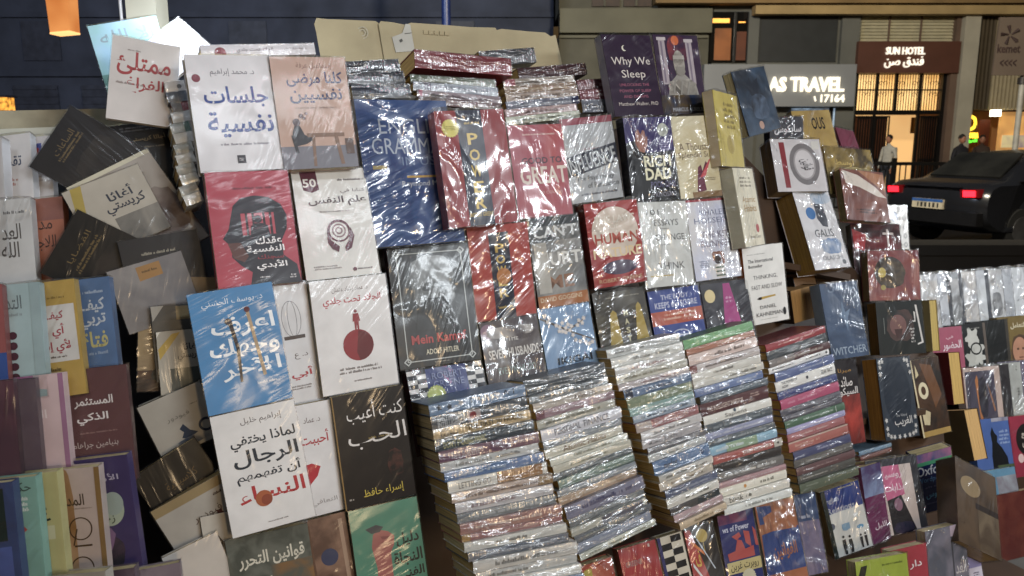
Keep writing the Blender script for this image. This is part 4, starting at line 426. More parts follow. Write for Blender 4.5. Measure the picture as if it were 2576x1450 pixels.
('C',(-0.5488,1.2999,1.0808),(-0.1058,-0.3447,0.391),(0.1063,0.1017,0.022),'R','a9a398','a9a398','8a7a5c',0.14,'loose books in the jumbled pile','ivory paperback with blue ink splash figure',[('l',0.72,0.28,0.84,0.31,'5a564e',1),('t','فيودور',0.3,0.36,0.66,0.46,'6a665e',0),('p',[(0.42,0.62),(0.5,0.56),(0.56,0.7),(0.66,0.78),(0.5,0.84),(0.4,0.78),(0.46,0.7)],'2c3a50'),('e',0.7,0.6,0.94,0.84,'28344a',0.04),('n',0.3,0.8,0.8,0.95,'4a5464','a9a398',8)]),
('C',(-0.4962,1.2591,0.9266),(-0.2198,-0.4706,0.5163),(0.1135,0.1754,0.03),'R','161310','161310','b9a273',0.14,'loose books in the jumbled pile','black paperback with faint gold script wedged between two ivory ones',[('t','كلاسيكية',0.3,0.22,0.78,0.32,'5a4422',0),('l',0.36,0.36,0.82,0.42,'5f4824',1),('n',0,0.4,0.6,1,'24242e','161310',3)]),
('C',(-0.474,1.2477,0.8779),(-0.0798,-0.4271,0.3616),(0.1219,0.1633,0.03),'R','b0aaa0','b0aaa0','a58c5c',0.14,'loose books in the jumbled pile','ivory paperback with dark red blossom clusters',[('r',0,0,1,0.1,'9a855c'),('l',0.78,0.14,0.9,0.18,'4a3a34',1),('t','فيودور',0.4,0.26,0.8,0.36,'5a4a44',0),('f',0.3,0.55,0.06,'5c2a2c'),('f',0.36,0.62,0.06,'6a3034'),('f',0.28,0.68,0.06,'4a2426'),('f',0.4,0.52,0.06,'6a3a3a'),('f',0.74,0.36,0.06,'4a2428'),('f',0.82,0.42,0.06,'3c2024'),('f',0.88,0.36,0.06,'4a2428'),('f',0.78,0.48,0.06,'3c2024'),('f',0.9,0.48,0.06,'4a2a2c'),('f',0.34,0.74,0.06,'5c2a2c')]),
('C',(-0.4876,1.2294,0.9069),(-0.2085,-0.0735,0.3802),(0.046,0.0788,0.012),'L','b5aea2','b5aea2','cdbb8d',0.055,'loose books in the jumbled pile','folded white leaflet tucked under the jumbled pile',[('p',[(0.35,0.85),(0.52,0.45),(0.66,0.6),(0.6,1),(0.4,1)],'3a2c22')]),
('C',(-0.467,1.1933,0.7769),(-0.248,-0.2665,0.543),(0.0894,0.1823,0.015),'L','b5aca2','b5aca2','cdbb8d',0.22,'loose books in the jumbled pile','cream booklet with pale red scribbles at the foot of the pile',[('p',[(0.62,0.45),(0.68,0.4),(0.7,0.5),(0.76,0.52),(0.68,0.58),(0.64,0.7),(0.62,0.58)],'8a5a54'),('l',0.1,0.5,0.3,0.62,'8a8074',3)]),
('C',(-0.8739,1.4029,1.401),(-0.3341,-0.0926,0.1909),(0.1223,0.2159,0.022),'R','d2cfd2','d2cfd2','cdbb8d',0.44,'fanned books on the neighbouring stall','white paperback with small pictures and a blue stamp, behind the one with a navy word',[('r',0.76,0.06,0.88,0.16,'3a4aa0'),('r',0.74,0.1,0.84,0.16,'b0443c'),('l',0.72,0.3,0.9,0.4,'a8a4ac',3)]),
('C',(-0.8881,1.3689,1.4111),(-0.3833,-0.1305,0.1442),(0.1224,0.2127,0.022),'R','d3d1d2','d3d1d2','cdbb8d',0.44,'fanned books on the neighbouring stall','white paperback with navy Arabic word at the outer corner of the fan',[('t','تقدير',0.54,0.19,0.86,0.31,'3c4a68',0.8),('l',0.55,0.38,0.8,0.46,'b07a70',2),('r',0.5,0.36,0.72,0.52,'c8a8a4')]),
('C',(-0.9211,1.3325,1.4007),(-0.3286,-0.1554,0.012),(0.1397,0.2073,0.022),'R','cfcdcf','cfcdcf','cdbb8d',0.44,'fanned books on the neighbouring stall','white paperback at the very edge of the fan',[]),
('C',(-0.8245,1.3368,1.3067),(-0.3164,-0.1026,0.1302),(0.123,0.2024,0.022),'R','ad6a50','ad6a50','cdbb8d',0.39,'fanned books on the neighbouring stall','terracotta paperback with dark handwritten Arabic words',[('n',0.3,0,1,0.2,'8d5a50','ad6a50',4),('t','مدن',0.52,0.2,0.84,0.31,'4a342e',0.4),('t','اللاجئين',0.42,0.33,0.88,0.47,'4a342e',0.4)]),
('C',(-0.8548,1.3019,1.3144),(-0.3165,-0.0861,0.2065),(0.1147,0.1957,0.022),'R','c9c9c8','c9c9c8','cdbb8d',0.5,'fanned books on the neighbouring stall','white paperback with grey two-line Arabic title in the fan',[('l',0.6,0.1,0.9,0.14,'6a6a6c',1),('t','العد',0.58,0.22,0.84,0.36,'5a5450',0.6),('t','الله',0.56,0.38,0.8,0.52,'5a5450',0.6)]),
('C',(-0.6828,1.2182,1.1988),(-0.2744,-0.1009,0.1917),(0.1104,0.1873,0.022),'R','526f98','526f98','cdbb8d',0.33,'fanned books on the neighbouring stall','dusty blue paperback with blocky pale Arabic title turning yellow',[('l',0.62,0.1,0.9,0.14,'9fb0c8',1),('t','كيف',0.56,0.17,0.9,0.3,'b4bdc8',1.2),('t','تربي',0.55,0.31,0.9,0.44,'b4bdc8',1.2),('t','فتاة',0.55,0.46,0.9,0.6,'b3aa6a',1.2),('l',0.6,0.63,0.88,0.67,'8fa2be',1)]),
('C',(-0.7166,1.1822,1.2068),(-0.2617,-0.1021,0.196),(0.1063,0.1817,0.022),'R','b3923c','b3923c','cdbb8d',0.39,'fanned books on the neighbouring stall','mustard and white paperback with crimson Arabic title',[('r',0,0.21,0.96,0.7,'cbc7c2'),('l',0.5,0.13,0.86,0.16,'7d6426',1),('t','كيف تبيع',0.3,0.26,0.8,0.36,'a03040',1),('t','أي شيء',0.26,0.37,0.8,0.5,'a03040',1),('t','لأي إنسان',0.26,0.51,0.86,0.63,'a03040',1),('l',0.3,0.645,0.8,0.67,'4a3c34',1),('l',0.4,0.74,0.7,0.79,'5c4a20',1)]),
('C',(-0.7521,1.1425,1.2171),(-0.2937,-0.068,0.2339),(0.1012,0.175,0.022),'R','9db5b8','9db5b8','cdbb8d',0.44,'fanned books on the neighbouring stall','pale aqua paperback with stacked dark beads down its side',[('t','التد',0.52,0.1,0.74,0.22,'5a686c',0.4),('l',0.5,0.25,0.74,0.29,'8a989c',1),('c',0.59,0.45,0.06,'4a2634'),('c',0.59,0.54,0.06,'4a2634'),('c',0.59,0.63,0.06,'4a2634'),('c',0.59,0.72,0.06,'4a2634'),('c',0.59,0.81,0.06,'4a2634'),('c',0.59,0.9,0.06,'4a2634'),('r',0.86,0,1,1,'93a9ac')]),
('C',(-0.786,1.1113,1.2239),(-0.2898,-0.0468,0.2988),(0.0936,0.171,0.022),'R','8d4a48','8d4a48','cdbb8d',0.39,'fanned books on the neighbouring stall','red and blue paperback sliver at the edge of the fan',[('r',0.5,0.6,1,1,'2c4a8a')]),
('C',(-0.6488,1.175,1.0677),(-0.2087,-0.0492,0.267),(0.1074,0.1838,0.022),'R','5d3c3e','5d3c3e','cdbb8d',0.39,'fanned books on the neighbouring stall','brownish maroon paperback with white two-line Arabic title',[('t','المستثمر',0.26,0.24,0.78,0.335,'d8d2d0',1),('t','الذكي',0.28,0.38,0.7,0.48,'d8d2d0',1),('l',0.3,0.54,0.8,0.56,'8a6a66',1),('t','بنيامين جراهام',0.2,0.62,0.8,0.7,'b8a8a4',0.2)]),
('C',(-0.7169,1.1222,1.0789),(-0.2,-0.0562,0.2132),(0.1023,0.1756,0.022),'R','cbb0b2','cbb0b2','cdbb8d',0.44,'fanned books on the neighbouring stall','pale pink paperback shading into magenta',[('n',0,0,0.6,1,'a83a80','c88ab0',3),('t','الر',0.56,0.3,0.74,0.4,'e0d2d2',0.8),('r',0.93,0,1,1,'9a6a8a')]),
('C',(-0.7394,1.0918,1.0845),(-0.183,-0.0249,0.3195),(0.0954,0.1708,0.022),'R',('4f404a','5d5058',4),('4f404a','5d5058',4),'cdbb8d',0.39,'fanned books on the neighbouring stall','charcoal purple paperback with scuffed glossy film',[('r',0,0,0.62,1,'33252e')]),
('C',(-0.7538,1.0664,1.0947),(-0.1625,-0.0134,0.3439),(0.0916,0.1667,0.022),'R',('52323f','3f2a36',3),('52323f','3f2a36',3),'cdbb8d',0.33,'fanned books on the neighbouring stall','plum paperback at the edge of the fan',[]),
('C',(-0.6341,1.1426,0.9323),(-0.0807,-0.0727,0.148),(0.1085,0.1874,0.022),'R','453a66','453a66','cdbb8d',0.33,'fanned books on the neighbouring stall','violet paperback with pale scalloped label and night garden',[('t','الأن',0.56,0.14,0.84,0.21,'b8b2c8',0.4),('c',0.66,0.45,0.2,'a9b8a4',0.14),('c',0.72,0.4,0.14,'9fb0aa',0.1),('t','زهر',0.52,0.5,0.72,0.57,'4a5040',0.5),('n',0.4,0.68,0.8,0.95,'33303a','5a4258',6),('p',[(0.58,0.66),(0.64,0.6),(0.7,0.66),(0.66,0.74),(0.62,0.8)],'8a6a90'),('r',0.4,0.93,0.88,0.99,'8f8c4a')]),
('C',(-0.6665,1.1051,0.9371),(-0.0894,-0.0263,0.1687),(0.1033,0.1802,0.022),'R','bba8a0','bba8a0','cdbb8d',0.28,'fanned books on the neighbouring stall','pinkish beige paperback with brown bicycle drawing',[('n',0.42,0,0.62,1,'8a5f28','b49068',2),('t','المد',0.52,0.22,0.76,0.32,'4a3a2a',0.8),('l',0.62,0.335,0.86,0.355,'8a7c74',1),('e',0.52,0.42,0.84,0.62,'4a3520',0.018),('e',0.5,0.76,0.82,0.96,'4a3520',0.018),('p',[(0.62,0.52),(0.64,0.52),(0.58,0.66),(0.56,0.66)],'4a3520'),('p',[(0.58,0.66),(0.82,0.66),(0.82,0.675),(0.58,0.675)],'4a3520'),('r',0.93,0,1,1,'8a6a3a')]),
('C',(-0.7029,1.0632,0.954),(-0.1346,-0.0478,0.1438),(0.1008,0.1712,0.022),'R','b5ae72','b5ae72','cdbb8d',0.28,'fanned books on the neighbouring stall','pale yellow paperback with a single black numeral',[('t','٤',0.72,0.3,0.86,0.42,'23221c',1),('r',0.74,0.46,0.9,0.58,'c4c09a'),('r',0.62,0,0.7,1,'9f9850')]),
('C',(-0.7159,1.0369,0.9612),(-0.1237,-0.0393,0.1796),(0.0964,0.1686,0.022),'R','79a89c','79a89c','cdbb8d',0.28,'fanned books on the neighbouring stall','mint green paperback with red and black brush letters',[('t','حكم',0.64,0.04,0.92,0.16,'3c4a44',0.4),('l',0.62,0.16,0.88,0.3,'d0dcd6',3),('p',[(0.66,0.46),(0.78,0.42),(0.82,0.45),(0.7,0.5)],'a8443c'),('r',0.56,0,0.62,1,'33405c')]),
('C',(-0.7291,1.008,0.9688),(-0.1366,-0.0423,0.2035),(0.0932,0.1652,0.022),'R','39466e','39466e','cdbb8d',0.39,'fanned books on the neighbouring stall','navy paperback with violet lower half at the edge of the fan',[('r',0.3,0.55,0.9,1,'4a5a96'),('r',0.5,0.05,0.86,0.5,'23302e')]),
('C',(-0.6112,1.078,0.797),(-0.1398,-0.0685,0.1623),(0.1081,0.1654,0.022),'R',('4d3c4a','6d5c68',3),('4d3c4a','6d5c68',3),'cdbb8d',0.55,'fanned books on the neighbouring stall','dull purple paperback whose wrapped top edge shows at the foot of the fan',[]),
('C',(-0.6566,1.0349,0.8121),(-0.1502,-0.088,0.022),(0.1617,0.1683,0.022),'R','a9a296','a9a296','cdbb8d',0.88,'fanned books on the neighbouring stall','clear-wrapped white book whose top edge shows at the foot of the fan',[]),
('C',(-0.535,1.1,0.7805),(-0.2067,-0.0518,0.3049),(0.074,0.1744,0.022),'R',('6a5a66','8d8088',3),('6a5a66','8d8088',3),'cdbb8d',0.55,'fanned books on the neighbouring stall','grey-mauve paperback edge at the foot of the jumbled pile',[]),
('C',(1.506,2.8217,0.8885),(-0.2352,0.0188,0.4429),(0.2003,0.2337,0.03),'L','c9ccd0','c9ccd0','cdbb8d',2.2,'wrapped books on the farther stall','white book in glossy film nearest the rack, top of farther stall',[('n',0.55,0.1,1,0.9,'cfcac4','c9ccd0',5)]),
('C',(1.5717,2.8573,0.8833),(-0.2347,0.0188,0.4424),(0.2047,0.2365,0.03),'L','aeb4be','aeb4be','cdbb8d',2.2,'wrapped books on the farther stall','pale grey book in glossy film with a dark slit beside it, top of farther stall',[('n',0.55,0.1,1,0.9,'bcc0c6','aeb4be',5),('r',0.9,0,1,1,'4a4e56')]),
('C',(1.6355,2.892,0.8782),(-0.2342,0.0189,0.442),(0.209,0.2394,0.03),'L','8b9094','8b9094','cdbb8d',2.2,'wrapped books on the farther stall','smoky grey book in glossy film with a blurred picture, top of farther stall',[('n',0.55,0.1,1,0.9,'c4c4c4','8b9094',5),('r',0.9,0,1,1,'4a4e56'),('n',0.68,0.35,0.95,0.75,'6a6c6e','a2a4a6',8)]),
('C',(1.7084,2.931,0.8725),(-0.2337,0.0189,0.4414),(0.2139,0.2425,0.03),'L','cfcac4','cfcac4','cdbb8d',2.2,'wrapped books on the farther stall','cream book in glossy film with a blank lower half, top of farther stall',[('n',0.55,0.1,1,0.9,'b2b6bc','cfcac4',5)]),
('C',(1.7801,2.9695,0.867),(-0.2332,0.0189,0.4409),(0.2188,0.2457,0.03),'L','bcc0c6','bcc0c6','cdbb8d',2.2,'wrapped books on the farther stall','silver book in glossy film under the most wrinkled film, top of farther stall',[('n',0.55,0.1,1,0.9,'ccd0d2','bcc0c6',5),('r',0.9,0,1,1,'4a4e56')]),
('C',(1.8567,3.0104,0.8611),(-0.2327,0.019,0.4404),(0.224,0.249,0.03),'L','c4c4c4','c4c4c4','cdbb8d',2.2,'wrapped books on the farther stall','milky book in glossy film with amber glints, top of farther stall',[('n',0.55,0.1,1,0.9,'c4c8cc','c4c4c4',5),('n',0.68,0.35,0.95,0.75,'6a6c6e','a2a4a6',8)]),
('C',(1.9132,3.0416,0.8565),(-0.2323,0.019,0.44),(0.2279,0.2515,0.03),'L','b2b6bc','b2b6bc','cdbb8d',2.2,'wrapped books on the farther stall','frosted book in glossy film beside the amber-glinting one, top of farther stall',[('n',0.55,0.1,1,0.9,'a9aeb4','b2b6bc',5)]),
('C',(1.9869,3.081,0.8508),(-0.2318,0.019,0.4394),(0.233,0.2547,0.03),'L','ccd0d2','ccd0d2','cdbb8d',2.2,'wrapped books on the farther stall','pearl book in glossy film with faint rosy foot, top of farther stall',[('n',0.55,0.1,1,0.9,'c9ccd0','ccd0d2',5)]),
('C',(2.0656,3.1228,0.8448),(-0.2314,0.019,0.4388),(0.2384,0.2581,0.03),'L','c4c8cc','c4c8cc','cdbb8d',2.2,'wrapped books on the farther stall','chalky book in glossy film with grey-green panel, top of farther stall',[('n',0.55,0.1,1,0.9,'aeb4be','c4c8cc',5),('r',0.9,0,1,1,'4a4e56'),('n',0.68,0.35,0.95,0.75,'6a6c6e','a2a4a6',8)]),
('C',(2.143,3.164,0.8389),(-0.2309,0.019,0.4383),(0.2438,0.2614,0.03),'L','a9aeb4','a9aeb4','cdbb8d',2.2,'wrapped books on the farther stall','ashen book in glossy film cut by the picture edge, top of farther stall',[('n',0.55,0.1,1,0.9,'8b9094','a9aeb4',5)]),
('C',(1.6028,2.7961,0.6999),(-0.2498,0.0297,0.4127),(0.1959,0.2321,0.03),'L','9c4a60','9c4a60','cdbb8d',0.4,'wrapped books on the farther stall','rose pink paperback with white Arabic word on the farther stall',[('t','في',0.55,0.14,0.75,0.2,'d8b8c0',0.3),('t','الحضور',0.45,0.22,0.95,0.38,'dccdd2',0.8)]),
('C',(1.7212,2.8532,0.6946),(-0.2478,0.029,0.4116),(0.2028,0.2367,0.03),'L','1b1d1e','1b1d1e','cdbb8d',0.4,'wrapped books on the farther stall','black paperback with dense white calligraphy knot on the farther stall',[('f',0.62,0.22,0.22,'b6b6ae'),('f',0.7,0.4,0.24,'b6b6ae'),('f',0.6,0.56,0.24,'aeaea6'),('f',0.78,0.55,0.18,'b6b6ae'),('e',0.55,0.3,0.85,0.5,'1b1d1e',0.03),('l',0.5,0.06,0.85,0.09,'8a8a86',1),('r',0.93,0,1,1,'5a5048')]),
('C',(1.8403,2.911,0.6905),(-0.2458,0.0281,0.4105),(0.2098,0.2414,0.03),'L','1a1c1c','1a1c1c','cdbb8d',0.4,'wrapped books on the farther stall','black paperback nearly blank with small white letters low down on the farther stall',[('t','ال',0.74,0.85,0.84,0.97,'b8b8b4',0.6),('l',0.45,0.86,0.7,0.9,'7a7a78',1),('r',0.92,0,1,1,'3a3630')]),
('C',(1.9862,2.9818,0.6857),(-0.2435,0.0271,0.4092),(0.2185,0.247,0.03),'L','6d5a2c','6d5a2c','cdbb8d',0.4,'wrapped books on the farther stall','olive brown paperback with old man portrait on the farther stall',[('t','فن التعامل',0.35,0.1,0.95,0.2,'cfc6a8',0.5),('n',0.3,0.3,0.9,1,'3c2a20','57422c',5),('c',0.55,0.55,0.2,'a8785c',0.22),('p',[(0.45,0.7),(0.7,0.7),(0.8,1),(0.35,1)],'3a2c26'),('r',0.46,0.5,0.52,0.53,'4a3428'),('r',0.6,0.5,0.66,0.53,'4a3428'),('r',0.5,0.64,0.62,0.66,'6a3c34')]),
('C',(1.7486,2.7799,0.5531),(-0.2654,0.057,0.4229),(0.2008,0.2324,0.03),'L','bda69a','bda69a','cdbb8d',0.9,'wrapped books on the farther stall','cream edged paperback with dark statue and copper streaks on the farther stall',[('r',0.04,0.06,0.84,1,'4a4656'),('p',[(0.3,0.2),(0.36,0.12),(0.42,0.3),(0.44,0.8),(0.36,0.85)],'b3703a'),('p',[(0.62,0.25),(0.7,0.4),(0.8,0.7),(0.76,0.72)],'9a6a4a'),('n',0.36,0.15,0.6,0.8,'1e1c22','3a3844',6)]),
('C',(1.8022,2.8097,0.548),(-0.2642,0.0567,0.4226),(0.2044,0.2348,0.03),'L','2e2b2e','2e2b2e','cdbb8d',0.9,'wrapped books on the farther stall','charcoal paperback edge between cream and pale ones on the farther stall',[]),
('C',(1.8677,2.8453,0.5427),(-0.2628,0.0562,0.4224),(0.2086,0.2377,0.03),'L','a2a49e','a2a49e','cdbb8d',0.9,'wrapped books on the farther stall','pale grey paperback with vertical dark lettering on the farther stall',[('l',0.86,0.05,0.9,0.14,'4a4a48',2),('l',0.84,0.4,0.92,0.58,'3c3c3a',4)]),
('C',(1.9466,2.8875,0.5374),(-0.2611,0.0556,0.422),(0.2138,0.2412,0.03),'L','6a6276','6a6276','cdbb8d',0.9,'wrapped books on the farther stall','violet grey paperback reaching the picture edge on the farther stall',[]),
('C',(1.7738,2.7258,0.3858),(-0.2908,0.0698,0.4251),(0.2015,0.2197,0.03),'L','4562a0','4562a0','cdbb8d',0.3,'wrapped books on the farther stall','blue paperback with black cat silhouette on the farther stall',[('p',[(0.42,0.62),(0.46,0.4),(0.44,0.25),(0.5,0.14),(0.55,0.24),(0.62,0.3),(0.6,0.4),(0.72,0.5),(0.84,0.66),(0.86,0.85),(0.42,0.85)],'14161a'),('l',0.65,0.2,0.95,0.45,'8fa4cc',4),('r',0.55,0.78,1,0.86,'4a5a3c'),('n',0.5,0,1,0.06,'a8a8b4','6a6a80',4)]),
('C',(1.958,2.8071,0.3675),(-0.2817,0.0573,0.417),(0.2066,0.2237,0.03),'L','93283f','93283f','cdbb8d',0.4,'wrapped books on the farther stall','raspberry paperback with black medallion on the farther stall',[('c',0.42,0.4,0.28,'1f1a1a',0.26),('t','واقع',0.3,0.26,0.55,0.38,'cfc3b4',0.8),('t','حتى',0.3,0.4,0.55,0.54,'cfc3b4',0.8),('c',0.22,0.7,0.08,'d8b8b4')]),
('C',(1.7668,2.6806,0.35),(-0.3502,0.0616,0.4226),(0.1813,0.0872,0.02),'L','5a8aa6','5a8aa6','cdbb8d',0.4,'wrapped books on the farther stall','small sky blue booklet below the cat cover on the farther stall',[('n',0.4,0.3,1,1,'7d7a84','9aa4ac',4)]),
('C',(1.838,2.6256,0.0996),(-0.2877,0.0126,0.3559),(0.3116,0.2609,0.03),'L',('5a2420','6d3428',4),('5a2420','6d3428',4),'cdbb8d',0.3,'wrapped books on the farther stall','dark brick red hardback low on the farther stall',[]),
('E',(1.3964,2.5366,0.9187),(-0.2249,0.0511,0.4458),(0.0368,0.1696,0.08),'L','8a7a4c','8a7a4c','a8914e',0.4,'books turned sideways at the end of the rack','upright book showing only its tan page edges beside the green portrait',[]),
('E',(1.5122,2.5724,0.7235),(-0.2836,0.0417,0.343),(0.0512,0.1765,0.13),'L','5a1c1c','5a1c1c','b39350',0,'books turned sideways at the end of the rack','upright maroon-sided book showing tan page edges under the pink cover',[]),
('E',(1.5797,2.5296,0.5428),(-0.3515,0.012,0.3955),(0.0652,0.1705,0.13),'L','4a3a24','4a3a24','b9945c',0.3,'books turned sideways at the end of the rack','upright book with tan page edges in front of the cat cover',[]),
('E',(0.86,2.2624,1.0849),(-0.1501,-0.1101,0.4805),(0.104,0.0984,0.12),'L','2a1c14','2a1c14','8f6a38',0,'books turned sideways at the end of the rack','upright book showing tan page edges between the pencil cover and the steel blue one',[]),
('E',(0.8964,2.3134,1.0984),(-0.4108,-0.0144,0.4918),(0.0938,0.1128,0.12),'L','1c1612','1c1612','6a4a28',0,'books turned sideways at the end of the rack','upright dark book with brown page edges just behind the steel blue cover',[]),
('S',(-0.2866,1.7106,1.7373),(-0.2276,-0.0926,0.4744),(0.1155,0.0289,0.1399),'L','1f2433','1f2433','b8965c',0.59,'spines of the flat stacks','midnight blue spine, topmost of the dark stack beside the tan cover',[('t','مكتبة',0.25,0.22,0.5,0.8,'9aa0b0',0.3),('t','جريمة',0.7,0.22,0.9,0.8,'8a90a0',0)]),
('S',(-0.2767,1.6887,1.7126),(-0.2281,-0.0624,0.4818),(0.1202,0.029,0.1353),'L','191c28','191c28','d2bc8e',0.44,'spines of the flat stacks','black spine, second from the top of the dark stack beside the tan cover',[('l',0.45,0.3,0.9,0.7,'6a7080',1),('l',0.1,0.3,0.3,0.7,'5a6070',1)]),
('S',(-0.2659,1.6769,1.686),(-0.2272,-0.0385,0.4678),(0.1241,0.0291,0.1326),'L','22283a','22283a','d2bc8e',0.43,'spines of the flat stacks','ink blue spine, lowest of the dark stack beside the tan cover',[('l',0.15,0.3,0.5,0.7,'5a6276',1)]),
('S',(-0.1036,1.8077,1.7497),(-0.2274,0.0433,0.4429),(0.2296,0.0396,0.1399),'L','8e2230','8e2230','b8965c',1.19,'spines of the flat stacks','crimson spine, topmost red volume',[('t','ROBERT',0.12,0.32,0.3,0.62,'b87a6a',0.4),('t','THE LAWS OF',0.42,0.32,0.76,0.62,'b87a6a',0.4),('l',0.3,0.7,0.9,0.85,'d8a0a0',1)]),
('S',(-0.0059,2.0719,1.7896),(-0.228,-0.1118,0.4788),(0.1573,0.0383,0.1299),'L','50525a','50525a','b8965c',0.89,'spines of the flat stacks','dull grey spine, lone grey volume behind the red one',[('l',0.1,0.3,0.5,0.6,'7a7c84',1)]),
('S',(0.1045,2.0259,1.7553),(-0.2279,-0.1072,0.4778),(0.1949,0.0287,0.1399),'L','4a2228','4a2228','b8965c',0.5,'spines of the flat stacks','wine spine, lone maroon volume on the second short stack',[('l',0.2,0.4,0.8,0.6,'6a3a3c',1)]),
('S',(-0.1256,1.7829,1.7169),(-0.2272,0.0238,0.4474),(0.1984,0.0205,0.1299),'L','66705c','66705c','b8965c',1.19,'spines of the flat stacks','moss green spine, topmost of the short stack under the red volume',[('l',0.12,0.25,0.88,0.8,'a9ac9c',1)]),
('S',(-0.1191,1.7661,1.7008),(-0.2268,0.0427,0.4575),(0.1967,0.0196,0.1256),'L','8d96a4','8d96a4','d2bc8e',0.88,'spines of the flat stacks','pale steel spine, second from the top of the short stack under the red volume',[('l',0.12,0.25,0.88,0.8,'5c6270',1),('r',0.12,0,0.2,1,'45405c')]),
('S',(-0.1119,1.7607,1.684),(-0.2273,0.0556,0.4461),(0.194,0.0176,0.1231),'L','96848c','96848c','d2bc8e',0.87,'spines of the flat stacks','mauve grey spine, third from the top of the short stack under the red volume',[('l',0.12,0.25,0.88,0.8,'5a4a52',1),('r',0.02,0,0.06,1,'c06a80')]),
('S',(-0.1097,1.7455,1.6714),(-0.228,0.0673,0.4348),(0.1891,0.0157,0.1299),'L','7a5a5c','7a5a5c','b8965c',1.18,'spines of the flat stacks','dusty rose spine, lowest of the short stack under the red volume',[('l',0.12,0.25,0.88,0.8,'b09a94',1)]),
('S',(0.067,1.9359,1.7297),(-0.2276,-0.0922,0.4743),(0.192,0.0186,0.1299),'L','a89a8c','a89a8c','b8965c',1.39,'spines of the flat stacks','greige with pink flash spine, topmost of the second short stack beside it',[('l',0.12,0.25,0.88,0.8,'6a5c50',1),('r',0.02,0,0.16,1,'b85a6e')]),
('S',(0.0705,1.9205,1.7134),(-0.2289,-0.0903,0.4883),(0.1945,0.0185,0.1256),'L','8a6a4c','8a6a4c','d2bc8e',1.02,'spines of the flat stacks','caramel spine, second from the top of the second short stack beside it',[('l',0.12,0.25,0.88,0.8,'c0a88a',1)]),
('S',(0.0749,1.9153,1.6957),(-0.2282,-0.0935,0.4806),(0.1955,0.0185,0.1231),'L','a08a7a','a08a7a','d2bc8e',1.01,'spines of the flat stacks','sandy spine, third from the top of the second short stack beside it',[('l',0.12,0.25,0.88,0.8,'5a4638',1)]),
('S',(0.0749,1.8987,1.679),(-0.2274,-0.0967,0.4728),(0.1939,0.0185,0.1299),'L','70748a','70748a','b8965c',1.37,'spines of the flat stacks','slate lilac spine, fourth from the top of the second short stack beside it',[('l',0.12,0.25,0.88,0.8,'b0b4c0',1),('r',0.9,0,1,1,'2a2e5a')]),
('S',(0.0712,1.8885,1.6606),(-0.2285,-0.0956,0.4839),(0.1918,0.0185,0.1236),'L','b08a88','b08a88','c9ab74',1.38,'spines of the flat stacks','pale rose spine, fifth from the top of the second short stack beside it',[('l',0.12,0.25,0.88,0.8,'6a4c4c',1)]),
('S',(0.0751,1.8791,1.6454),(-0.2284,-0.0971,0.4827),(0.1962,0.0167,0.1289),'L','a7ab94','a7ab94','d2bc8e',1.23,'spines of the flat stacks','celery spine, lowest of the second short stack beside it',[('l',0.12,0.25,0.88,0.8,'5c6050',1)]),
('S',(0.2014,2.0316,1.7239),(-0.2274,-0.0825,0.472),(0.085,0.0276,0.1299),'L','7d3040','7d3040','b8965c',1.19,'spines of the flat stacks','garnet spine, topmost of the third short stack next to the violet cover',[('l',0.12,0.25,0.88,0.8,'b88a90',1)]),
('S',(0.2047,2.0106,1.6992),(-0.2281,-0.0626,0.4819),(0.0833,0.0278,0.1256),'L','8a3a4c','8a3a4c','d2bc8e',0.88,'spines of the flat stacks','raspberry spine, second from the top of the third short stack next to the violet cover',[('l',0.12,0.25,0.88,0.8,'b88a90',1)]),
('S',(0.2091,1.9981,1.6702),(-0.2273,-0.0446,0.4692),(0.0806,0.0307,0.1231),'L','747a8a','747a8a','d2bc8e',0.87,'spines of the flat stacks','blue grey spine, lowest of the third short stack next to the violet cover',[('l',0.12,0.25,0.88,0.8,'4a4e5c',1)]),
('S',(-0.0617,1.4488,1.1035),(-0.227,-0.0597,0.4643),(0.2005,0.0217,0.1092),'L','6f8fb4','6f8fb4','cdb482',1.66,'spines of the flat stacks','powder blue spine, topmost of the tall stack beside the sea-green cover',[('t','I K I G A I',0.42,0.1,0.88,0.6,'33445c',0.3),('f',0.1,0.4,0.03,'2e3440'),('f',0.2,0.5,0.03,'2e3440'),('f',0.32,0.4,0.03,'d6cfc8')]),
('S',(-0.0575,1.4351,1.081),(-0.2273,-0.0489,0.4687),(0.1993,0.0246,0.113),'L','4a5058','4a5058','cdb482',1.72,'spines of the flat stacks','slate spine, second from the top of the tall stack beside the sea-green cover',[('t','EMOTIONAL',0.06,0.08,0.34,0.48,'d6d8d8',0.8),('t','INTELLIGENCE',0.06,0.52,0.34,0.92,'d6d8d8',0.8),('r',0.36,0.1,0.5,0.9,'cdb9b6'),('c',0.42,0.5,0.035,'9a2a34'),('l',0.58,0.2,0.95,0.8,'9a9ea2',2)]),
('S',(-0.0533,1.432,1.0625),(-0.2271,-0.0423,0.4647),(0.2015,0.0189,0.1147),'L','b3924e','b3924e','d2bc8e',1.73,'spines of the flat stacks','mustard spine, third from the top of the tall stack beside the sea-green cover',[('t','JOSH',0.07,0.08,0.16,0.48,'2c2414',0.8),('t','KAUFMAN',0.07,0.52,0.24,0.92,'2c2414',0.8),('t','THE FIRST 20 HOURS',0.34,0.2,0.92,0.7,'2c2414',0.6)]),
('S',(-0.0476,1.4178,1.0443),(-0.2271,-0.0347,0.4623),(0.2044,0.0208,0.1089),'L','3e4a52','3e4a52','d2bc8e',1.13,'spines of the flat stacks','petrol spine, fourth from the top of the tall stack beside the sea-green cover',[('t',"DON'T F*CKING PANIC",0.08,0.25,0.5,0.85,'c9c48a',0.5),('l',0.6,0.3,0.92,0.7,'7d848a',1)]),
